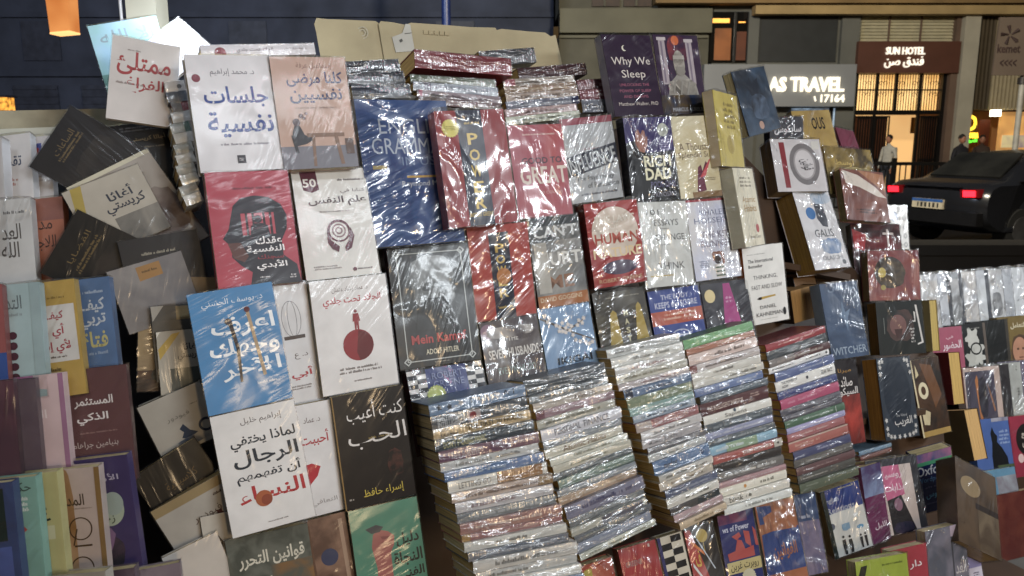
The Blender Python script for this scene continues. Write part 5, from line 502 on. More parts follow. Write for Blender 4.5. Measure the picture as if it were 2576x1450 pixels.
('S',(-0.0394,1.4077,1.0257),(-0.2268,-0.0287,0.453),(0.2043,0.0208,0.1146),'L','7d4a62','7d4a62','cdb482',1.49,'spines of the flat stacks','plum spine, fifth from the top of the tall stack beside the sea-green cover',[('t','FIVE SURVIVE',0.12,0.3,0.4,0.8,'cfc2c6',0.5),('l',0.6,0.3,0.95,0.7,'a88a98',1)]),
('S',(-0.0382,1.4054,1.0086),(-0.2269,-0.0219,0.4535),(0.2013,0.017,0.1106),'L','b9b7b0','b9b7b0','d2bc8e',1.6,'spines of the flat stacks','chalk white spine, sixth from the top of the tall stack beside the sea-green cover',[('l',0.15,0.25,0.8,0.8,'8a8880',1)]),
('S',(-0.0291,1.3944,0.9942),(-0.2271,-0.0117,0.4694),(0.205,0.017,0.1098),'L','4d78b0','4d78b0','c9ab74',1.45,'spines of the flat stacks','cornflower spine, seventh from the top of the tall stack beside the sea-green cover',[('l',0.1,0.2,0.6,0.8,'b8c8dc',1)]),
('S',(-0.0229,1.3874,0.9748),(-0.227,-0.0071,0.4543),(0.2024,0.0207,0.116),'L','b7b4aa','b7b4aa','b8965c',1.16,'spines of the flat stacks','stone spine, eighth from the top of the tall stack beside the sea-green cover',[('t','LETTING GO',0.1,0.25,0.42,0.8,'6d6a64',0.3),('r',0.48,0,0.95,1,'a8763c')]),
('S',(-0.0143,1.3762,0.9603),(-0.227,0.0003,0.4579),(0.2063,0.0169,0.1145),'L','b59a86','b59a86','cdb482',1.31,'spines of the flat stacks','peach spine, ninth from the top of the tall stack beside the sea-green cover',[('l',0.1,0.3,0.9,0.8,'7a5c48',1),('r',0.85,0,1,1,'a07a40')]),
('S',(-0.0103,1.368,0.9428),(-0.2269,0.0092,0.4652),(0.1996,0.0188,0.1113),'L','bab4b4','bab4b4','b8965c',1.68,'spines of the flat stacks','pearl spine, tenth from the top of the tall stack beside the sea-green cover',[('l',0.15,0.25,0.6,0.8,'9a7a7c',1)]),
('S',(-0.0063,1.3612,0.927),(-0.2269,0.0152,0.4634),(0.2012,0.0169,0.1165),'L','6d7478','6d7478','c9ab74',1.2,'spines of the flat stacks','gunmetal spine, eleventh from the top of the tall stack beside the sea-green cover',[('l',0.12,0.25,0.88,0.8,'b6babc',1)]),
('S',(0.002,1.3504,0.9104),(-0.2269,0.0213,0.4589),(0.2068,0.0188,0.1124),'L','a86a5c','a86a5c','cdb482',1.48,'spines of the flat stacks','salmon spine, twelfth from the top of the tall stack beside the sea-green cover',[('l',0.1,0.25,0.8,0.8,'d8bcb0',1)]),
('S',(0.0032,1.3478,0.8974),(-0.2268,0.0268,0.4611),(0.2042,0.0131,0.1091),'L','a55a52','a55a52','c9ab74',1.27,'spines of the flat stacks','brick spine, thirteenth from the top of the tall stack beside the sea-green cover',[('l',0.3,0.25,0.9,0.8,'d0a89c',1),('r',0,0,0.08,1,'b88a3a')]),
('S',(0.0098,1.3367,0.8827),(-0.2274,0.0285,0.4407),(0.2057,0.0169,0.1127),'L','c0bdb2','c0bdb2','d2bc8e',1.58,'spines of the flat stacks','bone spine, fourteenth from the top of the tall stack beside the sea-green cover',[('l',0.3,0.25,0.6,0.8,'5c5a54',1)]),
('S',(0.0148,1.3292,0.8691),(-0.2267,0.0386,0.4602),(0.203,0.015,0.113),'L','5c6474','5c6474','c9ab74',1.61,'spines of the flat stacks','storm blue spine, fifteenth from the top of the tall stack beside the sea-green cover',[('l',0.12,0.25,0.88,0.8,'b0b6c0',1)]),
('S',(0.028,1.3229,0.8499),(-0.2274,0.0426,0.4438),(0.2095,0.0206,0.1108),'L','b8b2a8','b8b2a8','c9ab74',1.71,'spines of the flat stacks','linen spine, sixteenth from the top of the tall stack beside the sea-green cover',[('l',0.2,0.25,0.8,0.8,'7c7870',1)]),
('S',(0.0296,1.3204,0.833),(-0.2269,0.0513,0.4545),(0.2044,0.0169,0.1124),'L','aaa8a2','aaa8a2','d2bc8e',1.38,'spines of the flat stacks','dove grey spine, seventeenth from the top of the tall stack beside the sea-green cover',[('l',0.1,0.25,0.5,0.8,'68665f',1)]),
('S',(0.0347,1.3098,0.8181),(-0.2279,0.053,0.4348),(0.2076,0.0168,0.1101),'L','b9b7ae','b9b7ae','c9ab74',1.13,'spines of the flat stacks','ivory spine, eighteenth from the top of the tall stack beside the sea-green cover',[('t','KING',0.42,0.22,0.58,0.8,'5c5a56',0.3)]),
('S',(0.0403,1.303,0.8004),(-0.2271,0.063,0.4482),(0.2085,0.0187,0.1092),'L','7f97b6','7f97b6','d2bc8e',1.47,'spines of the flat stacks','hazy blue spine, lowest of the tall stack beside the sea-green cover',[('l',0.2,0.25,0.8,0.8,'4a5c78',1)]),
('S',(0.1125,1.5966,1.1106),(-0.2277,-0.0787,0.4746),(0.1966,0.0163,0.1082),'L','5d646c','5d646c','d2bc8e',1.72,'spines of the flat stacks','graphite spine, topmost of the second tall stack from the sea-green cover',[('l',0.12,0.25,0.88,0.8,'a9adb2',1)]),
('S',(0.1167,1.5947,1.0963),(-0.227,-0.0848,0.4666),(0.1896,0.0147,0.1129),'L','4f565c','4f565c','d2bc8e',1.76,'spines of the flat stacks','dark grey spine, second from the top of the second tall stack from the sea-green cover',[('l',0.12,0.25,0.88,0.8,'a4a8aa',1)]),
('S',(0.1205,1.5834,1.0836),(-0.2277,-0.087,0.4755),(0.1899,0.0147,0.1191),'L','7d8488','7d8488','c9ab74',1.63,'spines of the flat stacks','ash spine, third from the top of the second tall stack from the sea-green cover',[('l',0.12,0.25,0.88,0.8,'44484c',1)]),
('S',(0.1295,1.5793,1.0689),(-0.2277,-0.0918,0.4757),(0.1907,0.0163,0.1166),'L','b5a89a','b5a89a','d2bc8e',1.72,'spines of the flat stacks','beige spine, fourth from the top of the second tall stack from the sea-green cover',[('t','Animal Farm',0.5,0.22,0.88,0.8,'5c4c44',0.3)]),
('S',(0.1347,1.5754,1.0535),(-0.2287,-0.0943,0.4859),(0.1907,0.0163,0.1086),'L','a07a84','a07a84','c9ab74',1.71,'spines of the flat stacks','old rose spine, fifth from the top of the second tall stack from the sea-green cover',[('l',0.3,0.25,0.9,0.8,'dcc8cc',1),('r',0,0,0.1,1,'7a3a4c')]),
('S',(0.1362,1.5669,1.0364),(-0.2271,-0.1032,0.4702),(0.1877,0.0179,0.1135),'L','b0ac98','b0ac98','c9ab74',1.77,'spines of the flat stacks','oatmeal spine, sixth from the top of the second tall stack from the sea-green cover',[('l',0.1,0.25,0.8,0.8,'7a765c',1)]),
('S',(0.147,1.5571,1.0162),(-0.2271,-0.11,0.4705),(0.1935,0.0228,0.1123),'L','b3b3bc','b3b3bc','c9ab74',1.15,'spines of the flat stacks','cool white spine, seventh from the top of the second tall stack from the sea-green cover',[('t','PERSONAL',0.16,0.22,0.48,0.8,'585860',0.3),('t','FINANCE',0.52,0.22,0.84,0.8,'585860',0.2)]),
('S',(0.1484,1.5528,1.0018),(-0.2295,-0.1092,0.493),(0.1907,0.0147,0.1106),'L','878e96','878e96','c9ab74',1.35,'spines of the flat stacks','pewter spine, eighth from the top of the second tall stack from the sea-green cover',[('l',0.12,0.25,0.88,0.8,'d0d4d6',1)]),
('S',(0.1511,1.5441,0.9849),(-0.229,-0.1158,0.4876),(0.1874,0.0179,0.1158),'L','b5b09c','b5b09c','c9ab74',1.09,'spines of the flat stacks','buff spine, ninth from the top of the second tall stack from the sea-green cover',[('t','Atomic Habits',0.22,0.15,0.78,0.85,'7d5a34',0.6)]),
('S',(0.1607,1.5371,0.9727),(-0.2289,-0.1205,0.4866),(0.1877,0.0147,0.1207),'L','b7b7a8','b7b7a8','c9ab74',1.14,'spines of the flat stacks','pale sage spine, tenth from the top of the second tall stack from the sea-green cover',[('l',0.3,0.25,0.8,0.8,'6a6c58',1)]),
('S',(0.1674,1.5331,0.9594),(-0.2294,-0.1239,0.4912),(0.19,0.0147,0.1086),'L','b9b49e','b9b49e','b8965c',1.68,'spines of the flat stacks','cream spine, eleventh from the top of the second tall stack from the sea-green cover',[('l',0.2,0.25,0.7,0.8,'7d7a60',1)]),
('S',(0.1672,1.5295,0.9462),(-0.229,-0.1287,0.4877),(0.1916,0.013,0.1095),'L','5f686c','5f686c','b8965c',1.39,'spines of the flat stacks','iron grey spine, twelfth from the top of the second tall stack from the sea-green cover',[('l',0.12,0.25,0.88,0.8,'b8bcbe',1)]),
('S',(0.1756,1.5238,0.9318),(-0.2288,-0.1341,0.486),(0.1846,0.0163,0.1182),'L','6a8474','6a8474','b8965c',1.05,'spines of the flat stacks','eucalyptus spine, thirteenth from the top of the second tall stack from the sea-green cover',[('l',0.1,0.25,0.6,0.8,'b0beb4',1)]),
('S',(0.1753,1.5135,0.9196),(-0.2279,-0.1395,0.4801),(0.1904,0.013,0.112),'L','7f858c','7f858c','b8965c',1.13,'spines of the flat stacks','lead spine, fourteenth from the top of the second tall stack from the sea-green cover',[('l',0.12,0.25,0.88,0.8,'c4c8ca',1)]),
('S',(0.1773,1.5098,0.9034),(-0.2303,-0.1406,0.4971),(0.1899,0.0163,0.1144),'L','ad8a64','ad8a64','cdb482',1.47,'spines of the flat stacks','copper beige spine, fifteenth from the top of the second tall stack from the sea-green cover',[('l',0.2,0.25,0.9,0.8,'e0cbb0',1)]),
('S',(0.1921,1.4968,0.8813),(-0.2281,-0.1522,0.4819),(0.1889,0.026,0.1145),'L','75748f','75748f','b8965c',1.15,'spines of the flat stacks','lavender grey spine, sixteenth from the top of the second tall stack from the sea-green cover',[('l',0.2,0.25,0.9,0.75,'3a3a66',1)]),
('S',(0.1948,1.4959,0.865),(-0.229,-0.1559,0.4884),(0.1829,0.0163,0.12),'L','676c70','676c70','cdb482',1.25,'spines of the flat stacks','basalt spine, seventeenth from the top of the second tall stack from the sea-green cover',[('l',0.12,0.25,0.88,0.8,'a4a8a8',1)]),
('S',(0.1979,1.4827,0.8521),(-0.2287,-0.1609,0.4864),(0.1827,0.0146,0.1138),'L','a9a796','a9a796','d2bc8e',1.27,'spines of the flat stacks','dry grass spine, eighteenth from the top of the second tall stack from the sea-green cover',[('r',0.4,0,0.95,1,'5d5c6c')]),
('S',(0.2062,1.481,0.8407),(-0.2282,-0.1656,0.4838),(0.1857,0.013,0.1116),'L','61666e','61666e','c9ab74',1.61,'spines of the flat stacks','flint spine, nineteenth from the top of the second tall stack from the sea-green cover',[('l',0.12,0.25,0.88,0.8,'aeb0a4',1)]),
('S',(0.2066,1.4721,0.823),(-0.2295,-0.1695,0.4917),(0.1827,0.0179,0.1152),'L','7f88a0','7f88a0','d2bc8e',1.49,'spines of the flat stacks','periwinkle grey spine, twentieth from the top of the second tall stack from the sea-green cover',[('l',0.3,0.25,0.9,0.8,'c0c6d2',1)]),
('S',(0.2149,1.4679,0.812),(-0.2317,-0.1707,0.5047),(0.1858,0.013,0.1158),'L','a8ac9c','a8ac9c','b8965c',1.12,'spines of the flat stacks','pale lichen spine, lowest of the second tall stack from the sea-green cover',[('l',0.12,0.25,0.88,0.8,'7a7e70',1)]),
('S',(0.2998,1.7395,1.1359),(-0.2279,-0.0787,0.4773),(0.2002,0.0195,0.1184),'L','b7b9b6','b7b9b6','b8965c',1.33,'spines of the flat stacks','silvery white spine, topmost of the middle one of the five tall stacks',[('l',0.1,0.25,0.5,0.8,'8c8e8a',1)]),
('S',(0.3079,1.7306,1.1166),(-0.2271,-0.0837,0.4683),(0.1966,0.0213,0.1202),'L','b9b9b2','b9b9b2','b8965c',0.94,'spines of the flat stacks','snow white spine, second from the top of the middle one of the five tall stacks',[('l',0.3,0.25,0.8,0.8,'93928a',1)]),
('S',(0.3137,1.725,1.1001),(-0.2285,-0.0824,0.4853),(0.1935,0.0177,0.1166),'L','b4b2ae','b4b2ae','d2bc8e',1.02,'spines of the flat stacks','cloud white spine, third from the top of the middle one of the five tall stacks',[('l',0.2,0.25,0.7,0.8,'a07a7c',1)]),
('S',(0.3172,1.7184,1.0833),(-0.2275,-0.0879,0.4728),(0.1947,0.0177,0.1111),'L','bcb8a6','bcb8a6','d2bc8e',1.31,'spines of the flat stacks','vanilla spine, fourth from the top of the middle one of the five tall stacks',[('l',0.1,0.25,0.8,0.8,'8d876a',1)]),
('S',(0.3201,1.7099,1.0704),(-0.227,-0.0914,0.4672),(0.1926,0.0142,0.1119),'L','b5a8a8','b5a8a8','b8965c',1.41,'spines of the flat stacks','blush white spine, fifth from the top of the middle one of the five tall stacks',[('l',0.3,0.25,0.8,0.8,'9a6a70',1)]),
('S',(0.3297,1.7077,1.0521),(-0.2274,-0.0933,0.4725),(0.1853,0.0195,0.1164),'L','5d7ca4','5d7ca4','b8965c',1.46,'spines of the flat stacks','denim spine, sixth from the top of the middle one of the five tall stacks',[('l',0.35,0.25,0.7,0.8,'1f2a48',1),('r',0.02,0,0.12,1,'2a3450')]),
('S',(0.3333,1.6983,1.0321),(-0.2273,-0.0971,0.4713),(0.1781,0.0213,0.1144),'L','7d8f68','7d8f68','c9ab74',1.26,'spines of the flat stacks','olive green spine, seventh from the top of the middle one of the five tall stacks',[('l',0.2,0.25,0.9,0.8,'b6c0a4',1)]),
('S',(0.3371,1.6935,1.0169),(-0.2289,-0.0959,0.4883),(0.1776,0.016,0.1157),'L','7fa8a0','7fa8a0','c9ab74',1.54,'spines of the flat stacks','aqua spine, eighth from the top of the middle one of the five tall stacks',[('l',0.12,0.25,0.88,0.8,'d2e0dc',1)]),
('S',(0.3426,1.6919,1.0015),(-0.2288,-0.099,0.487),(0.1733,0.016,0.1125),'L','7f93a6','7f93a6','d2bc8e',1.2,'spines of the flat stacks','ice blue spine, ninth from the top of the middle one of the five tall stacks',[('l',0.12,0.25,0.88,0.8,'48586c',1)]),
('S',(0.3481,1.6807,0.9839),(-0.2287,-0.103,0.4856),(0.1744,0.0195,0.1115),'L','a05a5c','a05a5c','b8965c',1.02,'spines of the flat stacks','coral spine, tenth from the top of the middle one of the five tall stacks',[('t','THE DIVERGENT',0.28,0.22,0.84,0.8,'dcc0bc',0.3),('r',0,0,0.24,1,'b5a49c')]),
('S',(0.3574,1.6787,0.9675),(-0.2287,-0.1064,0.4856),(0.1684,0.0177,0.1125),'L','b6b2b0','b6b2b0','d2bc8e',1.06,'spines of the flat stacks','porcelain spine, eleventh from the top of the middle one of the five tall stacks',[('l',0.2,0.25,0.8,0.8,'8a8684',1)]),
('S',(0.357,1.6705,0.9501),(-0.2286,-0.1103,0.484),(0.1635,0.0177,0.1114),'L','a8a2a4','a8a2a4','d2bc8e',1.29,'spines of the flat stacks','mist spine, twelfth from the top of the middle one of the five tall stacks',[('l',0.1,0.25,0.6,0.8,'5f5a60',1)]),
('S',(0.3674,1.6676,0.9397),(-0.2282,-0.1136,0.4809),(0.1612,0.0124,0.1147),'L','6c6a70','6c6a70','b8965c',1.25,'spines of the flat stacks','charcoal spine, thirteenth from the top of the middle one of the five tall stacks',[('l',0.12,0.25,0.88,0.8,'b0aeb2',1)]),
('S',(0.3673,1.6577,0.9244),(-0.2289,-0.1157,0.4867),(0.1596,0.016,0.1132),'L','b4b6b2','b4b6b2','d2bc8e',1.26,'spines of the flat stacks','frost white spine, fourteenth from the top of the middle one of the five tall stacks',[('l',0.2,0.25,0.7,0.8,'8a8c88',1)]),
('S',(0.3775,1.6505,0.8979),(-0.2283,-0.1232,0.4822),(0.1549,0.0284,0.1093),'L','4f7cb0','4f7cb0','d2bc8e',1.45,'spines of the flat stacks','azure spine, fifteenth from the top of the middle one of the five tall stacks',[('t','mindset',0.18,0.22,0.42,0.8,'2a3c58',0.6),('c',0.86,0.5,0.035,'2c4c7c')]),
('S',(0.385,1.6406,0.8843),(-0.23,-0.124,0.4953),(0.1507,0.016,0.11),'L','b5b0a6','b5b0a6','d2bc8e',1.45,'spines of the flat stacks','eggshell spine, sixteenth from the top of the middle one of the five tall stacks',[('l',0.12,0.25,0.88,0.8,'7c786e',1)]),
('S',(0.3856,1.6388,0.866),(-0.2299,-0.1286,0.4946),(0.1499,0.0177,0.1198),'L','b8aa94','b8aa94','b8965c',1.38,'spines of the flat stacks','wheat spine, seventeenth from the top of the middle one of the five tall stacks',[('l',0.2,0.25,0.8,0.8,'7d6a50',1)]),
('S',(0.3959,1.6322,0.8525),(-0.2304,-0.1319,0.4978),(0.1462,0.016,0.1196),'L','58648a','58648a','cdb482',1.39,'spines of the flat stacks','indigo grey spine, eighteenth from the top of the middle one of the five tall stacks',[('l',0.12,0.25,0.88,0.8,'b2b8cc',1)]),
('S',(0.398,1.6213,0.834),(-0.2287,-0.1401,0.4855),(0.144,0.0195,0.1154),'L','bdb9ae','bdb9ae','d2bc8e',0.93,'spines of the flat stacks','parchment spine, nineteenth from the top of the middle one of the five tall stacks',[('l',0.35,0.25,0.8,0.8,'6a6860',1)]),
('S',(0.4025,1.6212,0.8183),(-0.2281,-0.1456,0.4816),(0.1372,0.016,0.1118),'L','4f4a4a','4f4a4a','c9ab74',0.94,'spines of the flat stacks','dark taupe spine, twentieth from the top of the middle one of the five tall stacks',[('r',0.55,0,1,1,'2a343a')]),
('S',(0.4103,1.6182,0.8038),(-0.231,-0.1457,0.5015),(0.1384,0.016,0.1117),'L','a8868a','a8868a','d2bc8e',1,'spines of the flat stacks','faded pink spine, twenty-first from the top of the middle one of the five tall stacks',[('l',0.12,0.25,0.88,0.8,'d8c2c4',1)]),
('S',(0.4189,1.6078,0.7905),(-0.2301,-0.1521,0.4951),(0.1319,0.016,0.1091),'L','b29a76','b29a76','cdb482',1.19,'spines of the flat stacks','straw spine, lowest of the middle one of the five tall stacks',[('l',0.3,0.25,0.7,0.8,'8a7450',1)]),
('S',(0.4953,1.8387,1.1352),(-0.2285,-0.1168,0.4832),(0.2137,0.0216,0.1145),'L','5d9a5c','5d9a5c','cdb482',0.44,'spines of the flat stacks','grass green spine, topmost of the green-topped tall stack',[('l',0.15,0.25,0.8,0.8,'a9d0a4',1)]),
('S',(0.4989,1.8324,1.1218),(-0.2285,-0.1133,0.4839),(0.21,0.0144,0.1119),'L','a8684a','a8684a','c9ab74',0.53,'spines of the flat stacks','rust orange spine, second from the top of the green-topped tall stack',[('l',0.5,0.25,0.9,0.8,'dcb8a0',1)]),
('S',(0.5038,1.822,1.0999),(-0.2294,-0.106,0.4915),(0.212,0.0234,0.1138),'L','b8a096','b8a096','cdb482',0.56,'spines of the flat stacks','shell pink spine, third from the top of the green-topped tall stack',[('l',0.35,0.25,0.8,0.8,'6a5a54',1)]),
('S',(0.505,1.809,1.0833),(-0.2291,-0.1023,0.4892),(0.2157,0.018,0.1157),'L','a59a96','a59a96','d2bc8e',0.47,'spines of the flat stacks','warm grey spine, fourth from the top of the green-topped tall stack',[('l',0.2,0.25,0.8,0.8,'6a5c58',1),('r',0,0,0.1,1,'7a3a34')]),
('S',(0.5085,1.8038,1.066),(-0.2284,-0.0995,0.4826),(0.2101,0.018,0.1082),'L','b6b2a8','b6b2a8','c9ab74',0.51,'spines of the flat stacks','milk white spine, fifth from the top of the green-topped tall stack',[('l',0.3,0.25,0.6,0.8,'6a6660',1)]),
('S',(0.5148,1.8051,1.0481),(-0.2276,-0.0971,0.4743),(0.2143,0.018,0.1171),'L','aeaba0','aeaba0','b8965c',0.59,'spines of the flat stacks','off-white spine, sixth from the top of the green-topped tall stack',[('l',0.4,0.25,0.9,0.8,'7a766c',1)]),
('S',(0.5127,1.7915,1.0311),(-0.228,-0.0917,0.4789),(0.2075,0.018,0.1095),'L','5d74a4','5d74a4','b8965c',0.49,'spines of the flat stacks','royal blue spine, seventh from the top of the green-topped tall stack',[('t','THE EAT START',0.12,0.22,0.5,0.8,'b8c2d8',0.2),('l',0.6,0.25,0.9,0.8,'b0bcd4',1)]),
('S',(0.5234,1.7843,1.0173),(-0.2288,-0.0856,0.4884),(0.208,0.0162,0.1196),'L','54626e','54626e','d2bc8e',0.49,'spines of the flat stacks','blue slate spine, eighth from the top of the green-topped tall stack',[('l',0.12,0.25,0.88,0.8,'9aa6b0',1)]),
('S',(0.5236,1.7755,0.9886),(-0.2282,-0.0803,0.481),(0.2071,0.0289,0.1166),'L','5f3538','5f3538','b8965c',0.41,'spines of the flat stacks','oxblood spine, ninth from the top of the green-topped tall stack',[('t','THE INTELLIGENT INVESTOR',0.1,0.35,0.62,0.75,'d0bcb0',0.5),('l',0.72,0.2,0.88,0.6,'b89a90',2)]),
('S',(0.5304,1.7711,0.9698),(-0.2274,-0.0777,0.4711),(0.2059,0.0199,0.1112),'L','b7b5ac','b7b5ac','c9ab74',0.39,'spines of the flat stacks','seashell white spine, tenth from the top of the green-topped tall stack',[('t','Sapiens',0.3,0.3,0.62,0.9,'6a6660',0.4),('c',0.45,0.2,0.02,'4a5a6a')]),
('S',(0.5305,1.7619,0.9525),(-0.2276,-0.0728,0.4733),(0.206,0.0181,0.1145),'L','4f5a64','4f5a64','cdb482',0.5,'spines of the flat stacks','dark teal grey spine, eleventh from the top of the green-topped tall stack',[('l',0.12,0.25,0.88,0.8,'8e989e',1)]),
('S',(0.5317,1.7574,0.9365),(-0.2274,-0.0695,0.4705),(0.204,0.0163,0.119),'L','8086a8','8086a8','b8965c',0.66,'spines of the flat stacks','wisteria spine, twelfth from the top of the green-topped tall stack',[('l',0.12,0.25,0.88,0.8,'d0d2e0',1)]),
('S',(0.5328,1.7511,0.9227),(-0.2268,-0.0681,0.4612),(0.2088,0.0145,0.1154),'L','5a646c','5a646c','c9ab74',0.66,'spines of the flat stacks','anthracite spine, thirteenth from the top of the green-topped tall stack',[('l',0.12,0.25,0.88,0.8,'a8aeb2',1)]),
('S',(0.5377,1.7421,0.9044),(-0.227,-0.0623,0.4646),(0.2059,0.0199,0.1118),'L','6f9ab0','6f9ab0','c9ab74',0.41,'spines of the flat stacks','sky blue spine, fourteenth from the top of the green-topped tall stack',[('r',0.25,0,0.7,1,'8aa486'),('l',0.1,0.25,0.5,0.8,'c8d4d8',1)]),
('S',(0.5462,1.7311,0.8888),(-0.227,-0.0581,0.4635),(0.2058,0.0181,0.116),'L','a8453c','a8453c','cdb482',0.65,'spines of the flat stacks','tomato red spine, fifteenth from the top of the green-topped tall stack',[('t','START WITH WHY',0.42,0.25,0.84,0.8,'e0d2c8',0.6),('r',0.88,0,1,1,'c4beb2'),('c',0.94,0.5,0.015,'3a3a3a')]),
('S',(0.5465,1.7292,0.8684),(-0.2273,-0.0519,0.4689),(0.2037,0.0199,0.11),'L','3a3432','3a3432','cdb482',0.61,'spines of the flat stacks','soot black spine, sixteenth from the top of the green-topped tall stack',[('l',0.1,0.2,0.4,0.5,'8c8a86',1)]),
('S',(0.5477,1.7192,0.8497),(-0.227,-0.0484,0.4623),(0.2096,0.0199,0.1106),'L','706c68','706c68','d2bc8e',0.63,'spines of the flat stacks','smoke grey spine, seventeenth from the top of the green-topped tall stack',[('l',0.12,0.25,0.88,0.8,'c9c8c4',1)]),
('S',(0.5539,1.7107,0.839),(-0.2273,-0.0435,0.4699),(0.2017,0.0127,0.1203),'L','a4787c','a4787c','cdb482',0.59,'spines of the flat stacks','rosewood pink spine, eighteenth from the top of the green-topped tall stack',[('l',0.12,0.25,0.88,0.8,'d2b8ba',1)]),
('S',(0.5547,1.7086,0.8187),(-0.2271,-0.0398,0.4638),(0.205,0.0199,0.1147),'L','b7b2a2','b7b2a2','c9ab74',0.42,'spines of the flat stacks','sand white spine, nineteenth from the top of the green-topped tall stack',[('l',0.6,0.25,0.8,0.8,'6a665a',1),('c',0.38,0.5,0.02,'c88a3a')]),
('S',(0.5609,1.6997,0.8005),(-0.2271,-0.0346,0.4648),(0.2011,0.0199,0.1108),'L','bab5a8','bab5a8','cdb482',0.59,'spines of the flat stacks','biscuit white spine, twentieth from the top of the green-topped tall stack',[('t','blink',0.1,0.22,0.3,0.8,'55524a',0.5),('l',0.34,0.25,0.42,0.8,'55524a',1)]),
('S',(0.5637,1.6893,0.784),(-0.2268,-0.0324,0.4542),(0.2004,0.0181,0.1117),'L','b3b5b0','b3b5b0','cdb482',0.41,'spines of the flat stacks','bright silver spine, lowest of the green-topped tall stack',[('l',0.3,0.25,0.7,0.8,'8f918c',1)]),
('S',(0.7254,1.9641,1.0967),(-0.229,-0.1327,0.4875),(0.2089,0.0183,0.1129),'L','a03038','a03038','b8965c',0.42,'spines of the flat stacks','scarlet spine, topmost of the red-topped tall stack at the rack end',[('l',0.2,0.3,0.8,0.7,'d8a8a0',1)]),
('S',(0.727,1.9577,1.0768),(-0.2294,-0.1275,0.4905),(0.2088,0.0202,0.1128),'L','4f565c','4f565c','cdb482',0.54,'spines of the flat stacks','graphite black spine, second from the top of the red-topped tall stack at the rack end',[('l',0.6,0.3,0.95,0.7,'a0a4a8',1)]),
('S',(0.7317,1.9463,1.0602),(-0.2284,-0.1251,0.4831),(0.211,0.0183,0.1154),'L','7d7470','7d7470','b8965c',0.47,'spines of the flat stacks','mushroom spine, third from the top of the red-topped tall stack at the rack end',[('r',0.4,0,1,1,'5c3a3c'),('l',0.12,0.25,0.88,0.8,'a89a92',1)]),
('S',(0.7302,1.9452,1.0446),(-0.2296,-0.1196,0.4924),(0.2124,0.0147,0.1215),'L','b5b5b4','b5b5b4','cdb482',0.34,'spines of the flat stacks','white spine, fourth from the top of the red-topped tall stack at the rack end',[('l',0.05,0.3,0.4,0.7,'55565a',1),('l',0.6,0.3,0.85,0.7,'55565a',1),('c',0.95,0.5,0.015,'3c3c40')]),
('S',(0.743,1.9351,1.0258),(-0.2299,-0.1138,0.4958),(0.2081,0.022,0.1146),'L','56689c','56689c','b8965c',0.51,'spines of the flat stacks','cobalt spine, fifth from the top of the red-topped tall stack at the rack end',[('l',0.4,0.3,0.8,0.7,'a8b2cc',1),('r',0.8,0.1,0.81,0.9,'c8ccd8')]),
('S',(0.7452,1.9317,0.9998),(-0.2286,-0.1105,0.4844),(0.2081,0.0257,0.1195),'L','bab8b2','bab8b2','c9ab74',0.41,'spines of the flat stacks','plain white spine, sixth from the top of the red-topped tall stack at the rack end',[('t','THE POWER OF',0.1,0.18,0.36,0.45,'5f6068',0.2),('t','NOW',0.1,0.55,0.2,0.82,'5f6068',0.2),('c',0.52,0.5,0.02,'4a4c54'),('t','BRIAN TRACY',0.76,0.3,0.95,0.7,'5f6068',0.3)]),
('S',(0.7472,1.9211,0.9826),(-0.2281,-0.1071,0.4801),(0.2059,0.0184,0.1132),'L','38488a','38488a','c9ab74',0.53,'spines of the flat stacks','ultramarine spine, seventh from the top of the red-topped tall stack at the rack end',[('l',0.4,0.3,0.9,0.7,'a0aac8',1)]),
('S',(0.7524,1.9122,0.96),(-0.2293,-0.0988,0.492),(0.2047,0.0239,0.1219),'L','b0406a','b0406a','b8965c',0.34,'spines of the flat stacks','hot pink spine, eighth from the top of the red-topped tall stack at the rack end',[('l',0.1,0.3,0.6,0.7,'d68aa4',1)]),
('S',(0.7524,1.9071,0.9454),(-0.2275,-0.0995,0.4738),(0.2078,0.0147,0.1194),'L','5c5a66','5c5a66','c9ab74',0.4,'spines of the flat stacks','purple grey spine, ninth from the top of the red-topped tall stack at the rack end',[('l',0.12,0.25,0.88,0.8,'96949c',1)]),
('S',(0.7541,1.898,0.9337),(-0.2289,-0.0932,0.4878),(0.2062,0.0129,0.1134),'L','5f5c68','5f5c68','cdb482',0.49,'spines of the flat stacks','dim mauve spine, tenth from the top of the red-topped tall stack at the rack end',[('l',0.12,0.25,0.88,0.8,'9c9aa2',1)]),
('S',(0.7605,1.8946,0.9163),(-0.2271,-0.0931,0.469),(0.2056,0.0184,0.1133),'L','4a6e54','4a6e54','b8965c',0.43,'spines of the flat stacks','bottle green spine, eleventh from the top of the red-topped tall stack at the rack end',[('l',0.3,0.3,0.8,0.7,'a4b8a8',1),('r',0.84,0.1,0.85,0.9,'c0ccc0')]),
('S',(0.7633,1.8925,0.9017),(-0.2281,-0.087,0.48),(0.2022,0.0147,0.1173),'L','8a86b0','8a86b0','d2bc8e',0.42,'spines of the flat stacks','lilac spine, twelfth from the top of the red-topped tall stack at the rack end',[('l',0.12,0.25,0.88,0.8,'d0cce0',1)]),
('S',(0.7634,1.8883,0.8832),(-0.2287,-0.0809,0.4873),(0.1998,0.0184,0.125),'L','a05a5c','a05a5c','b8965c',0.36,'spines of the flat stacks','terracotta pink spine, thirteenth from the top of the red-topped tall stack at the rack end',[('l',0.2,0.3,0.7,0.7,'d4b0ac',1)]),
('S',(0.767,1.8766,0.8608),(-0.2282,-0.0763,0.4815),(0.2053,0.024,0.1249),'L','a8584c','a8584c','b8965c',0.36,'spines of the flat stacks','burnt orange spine, fourteenth from the top of the red-topped tall stack at the rack end',[('l',0.1,0.3,0.5,0.7,'d0a090',1),('r',0,0,1,0.14,'c0a898')]),
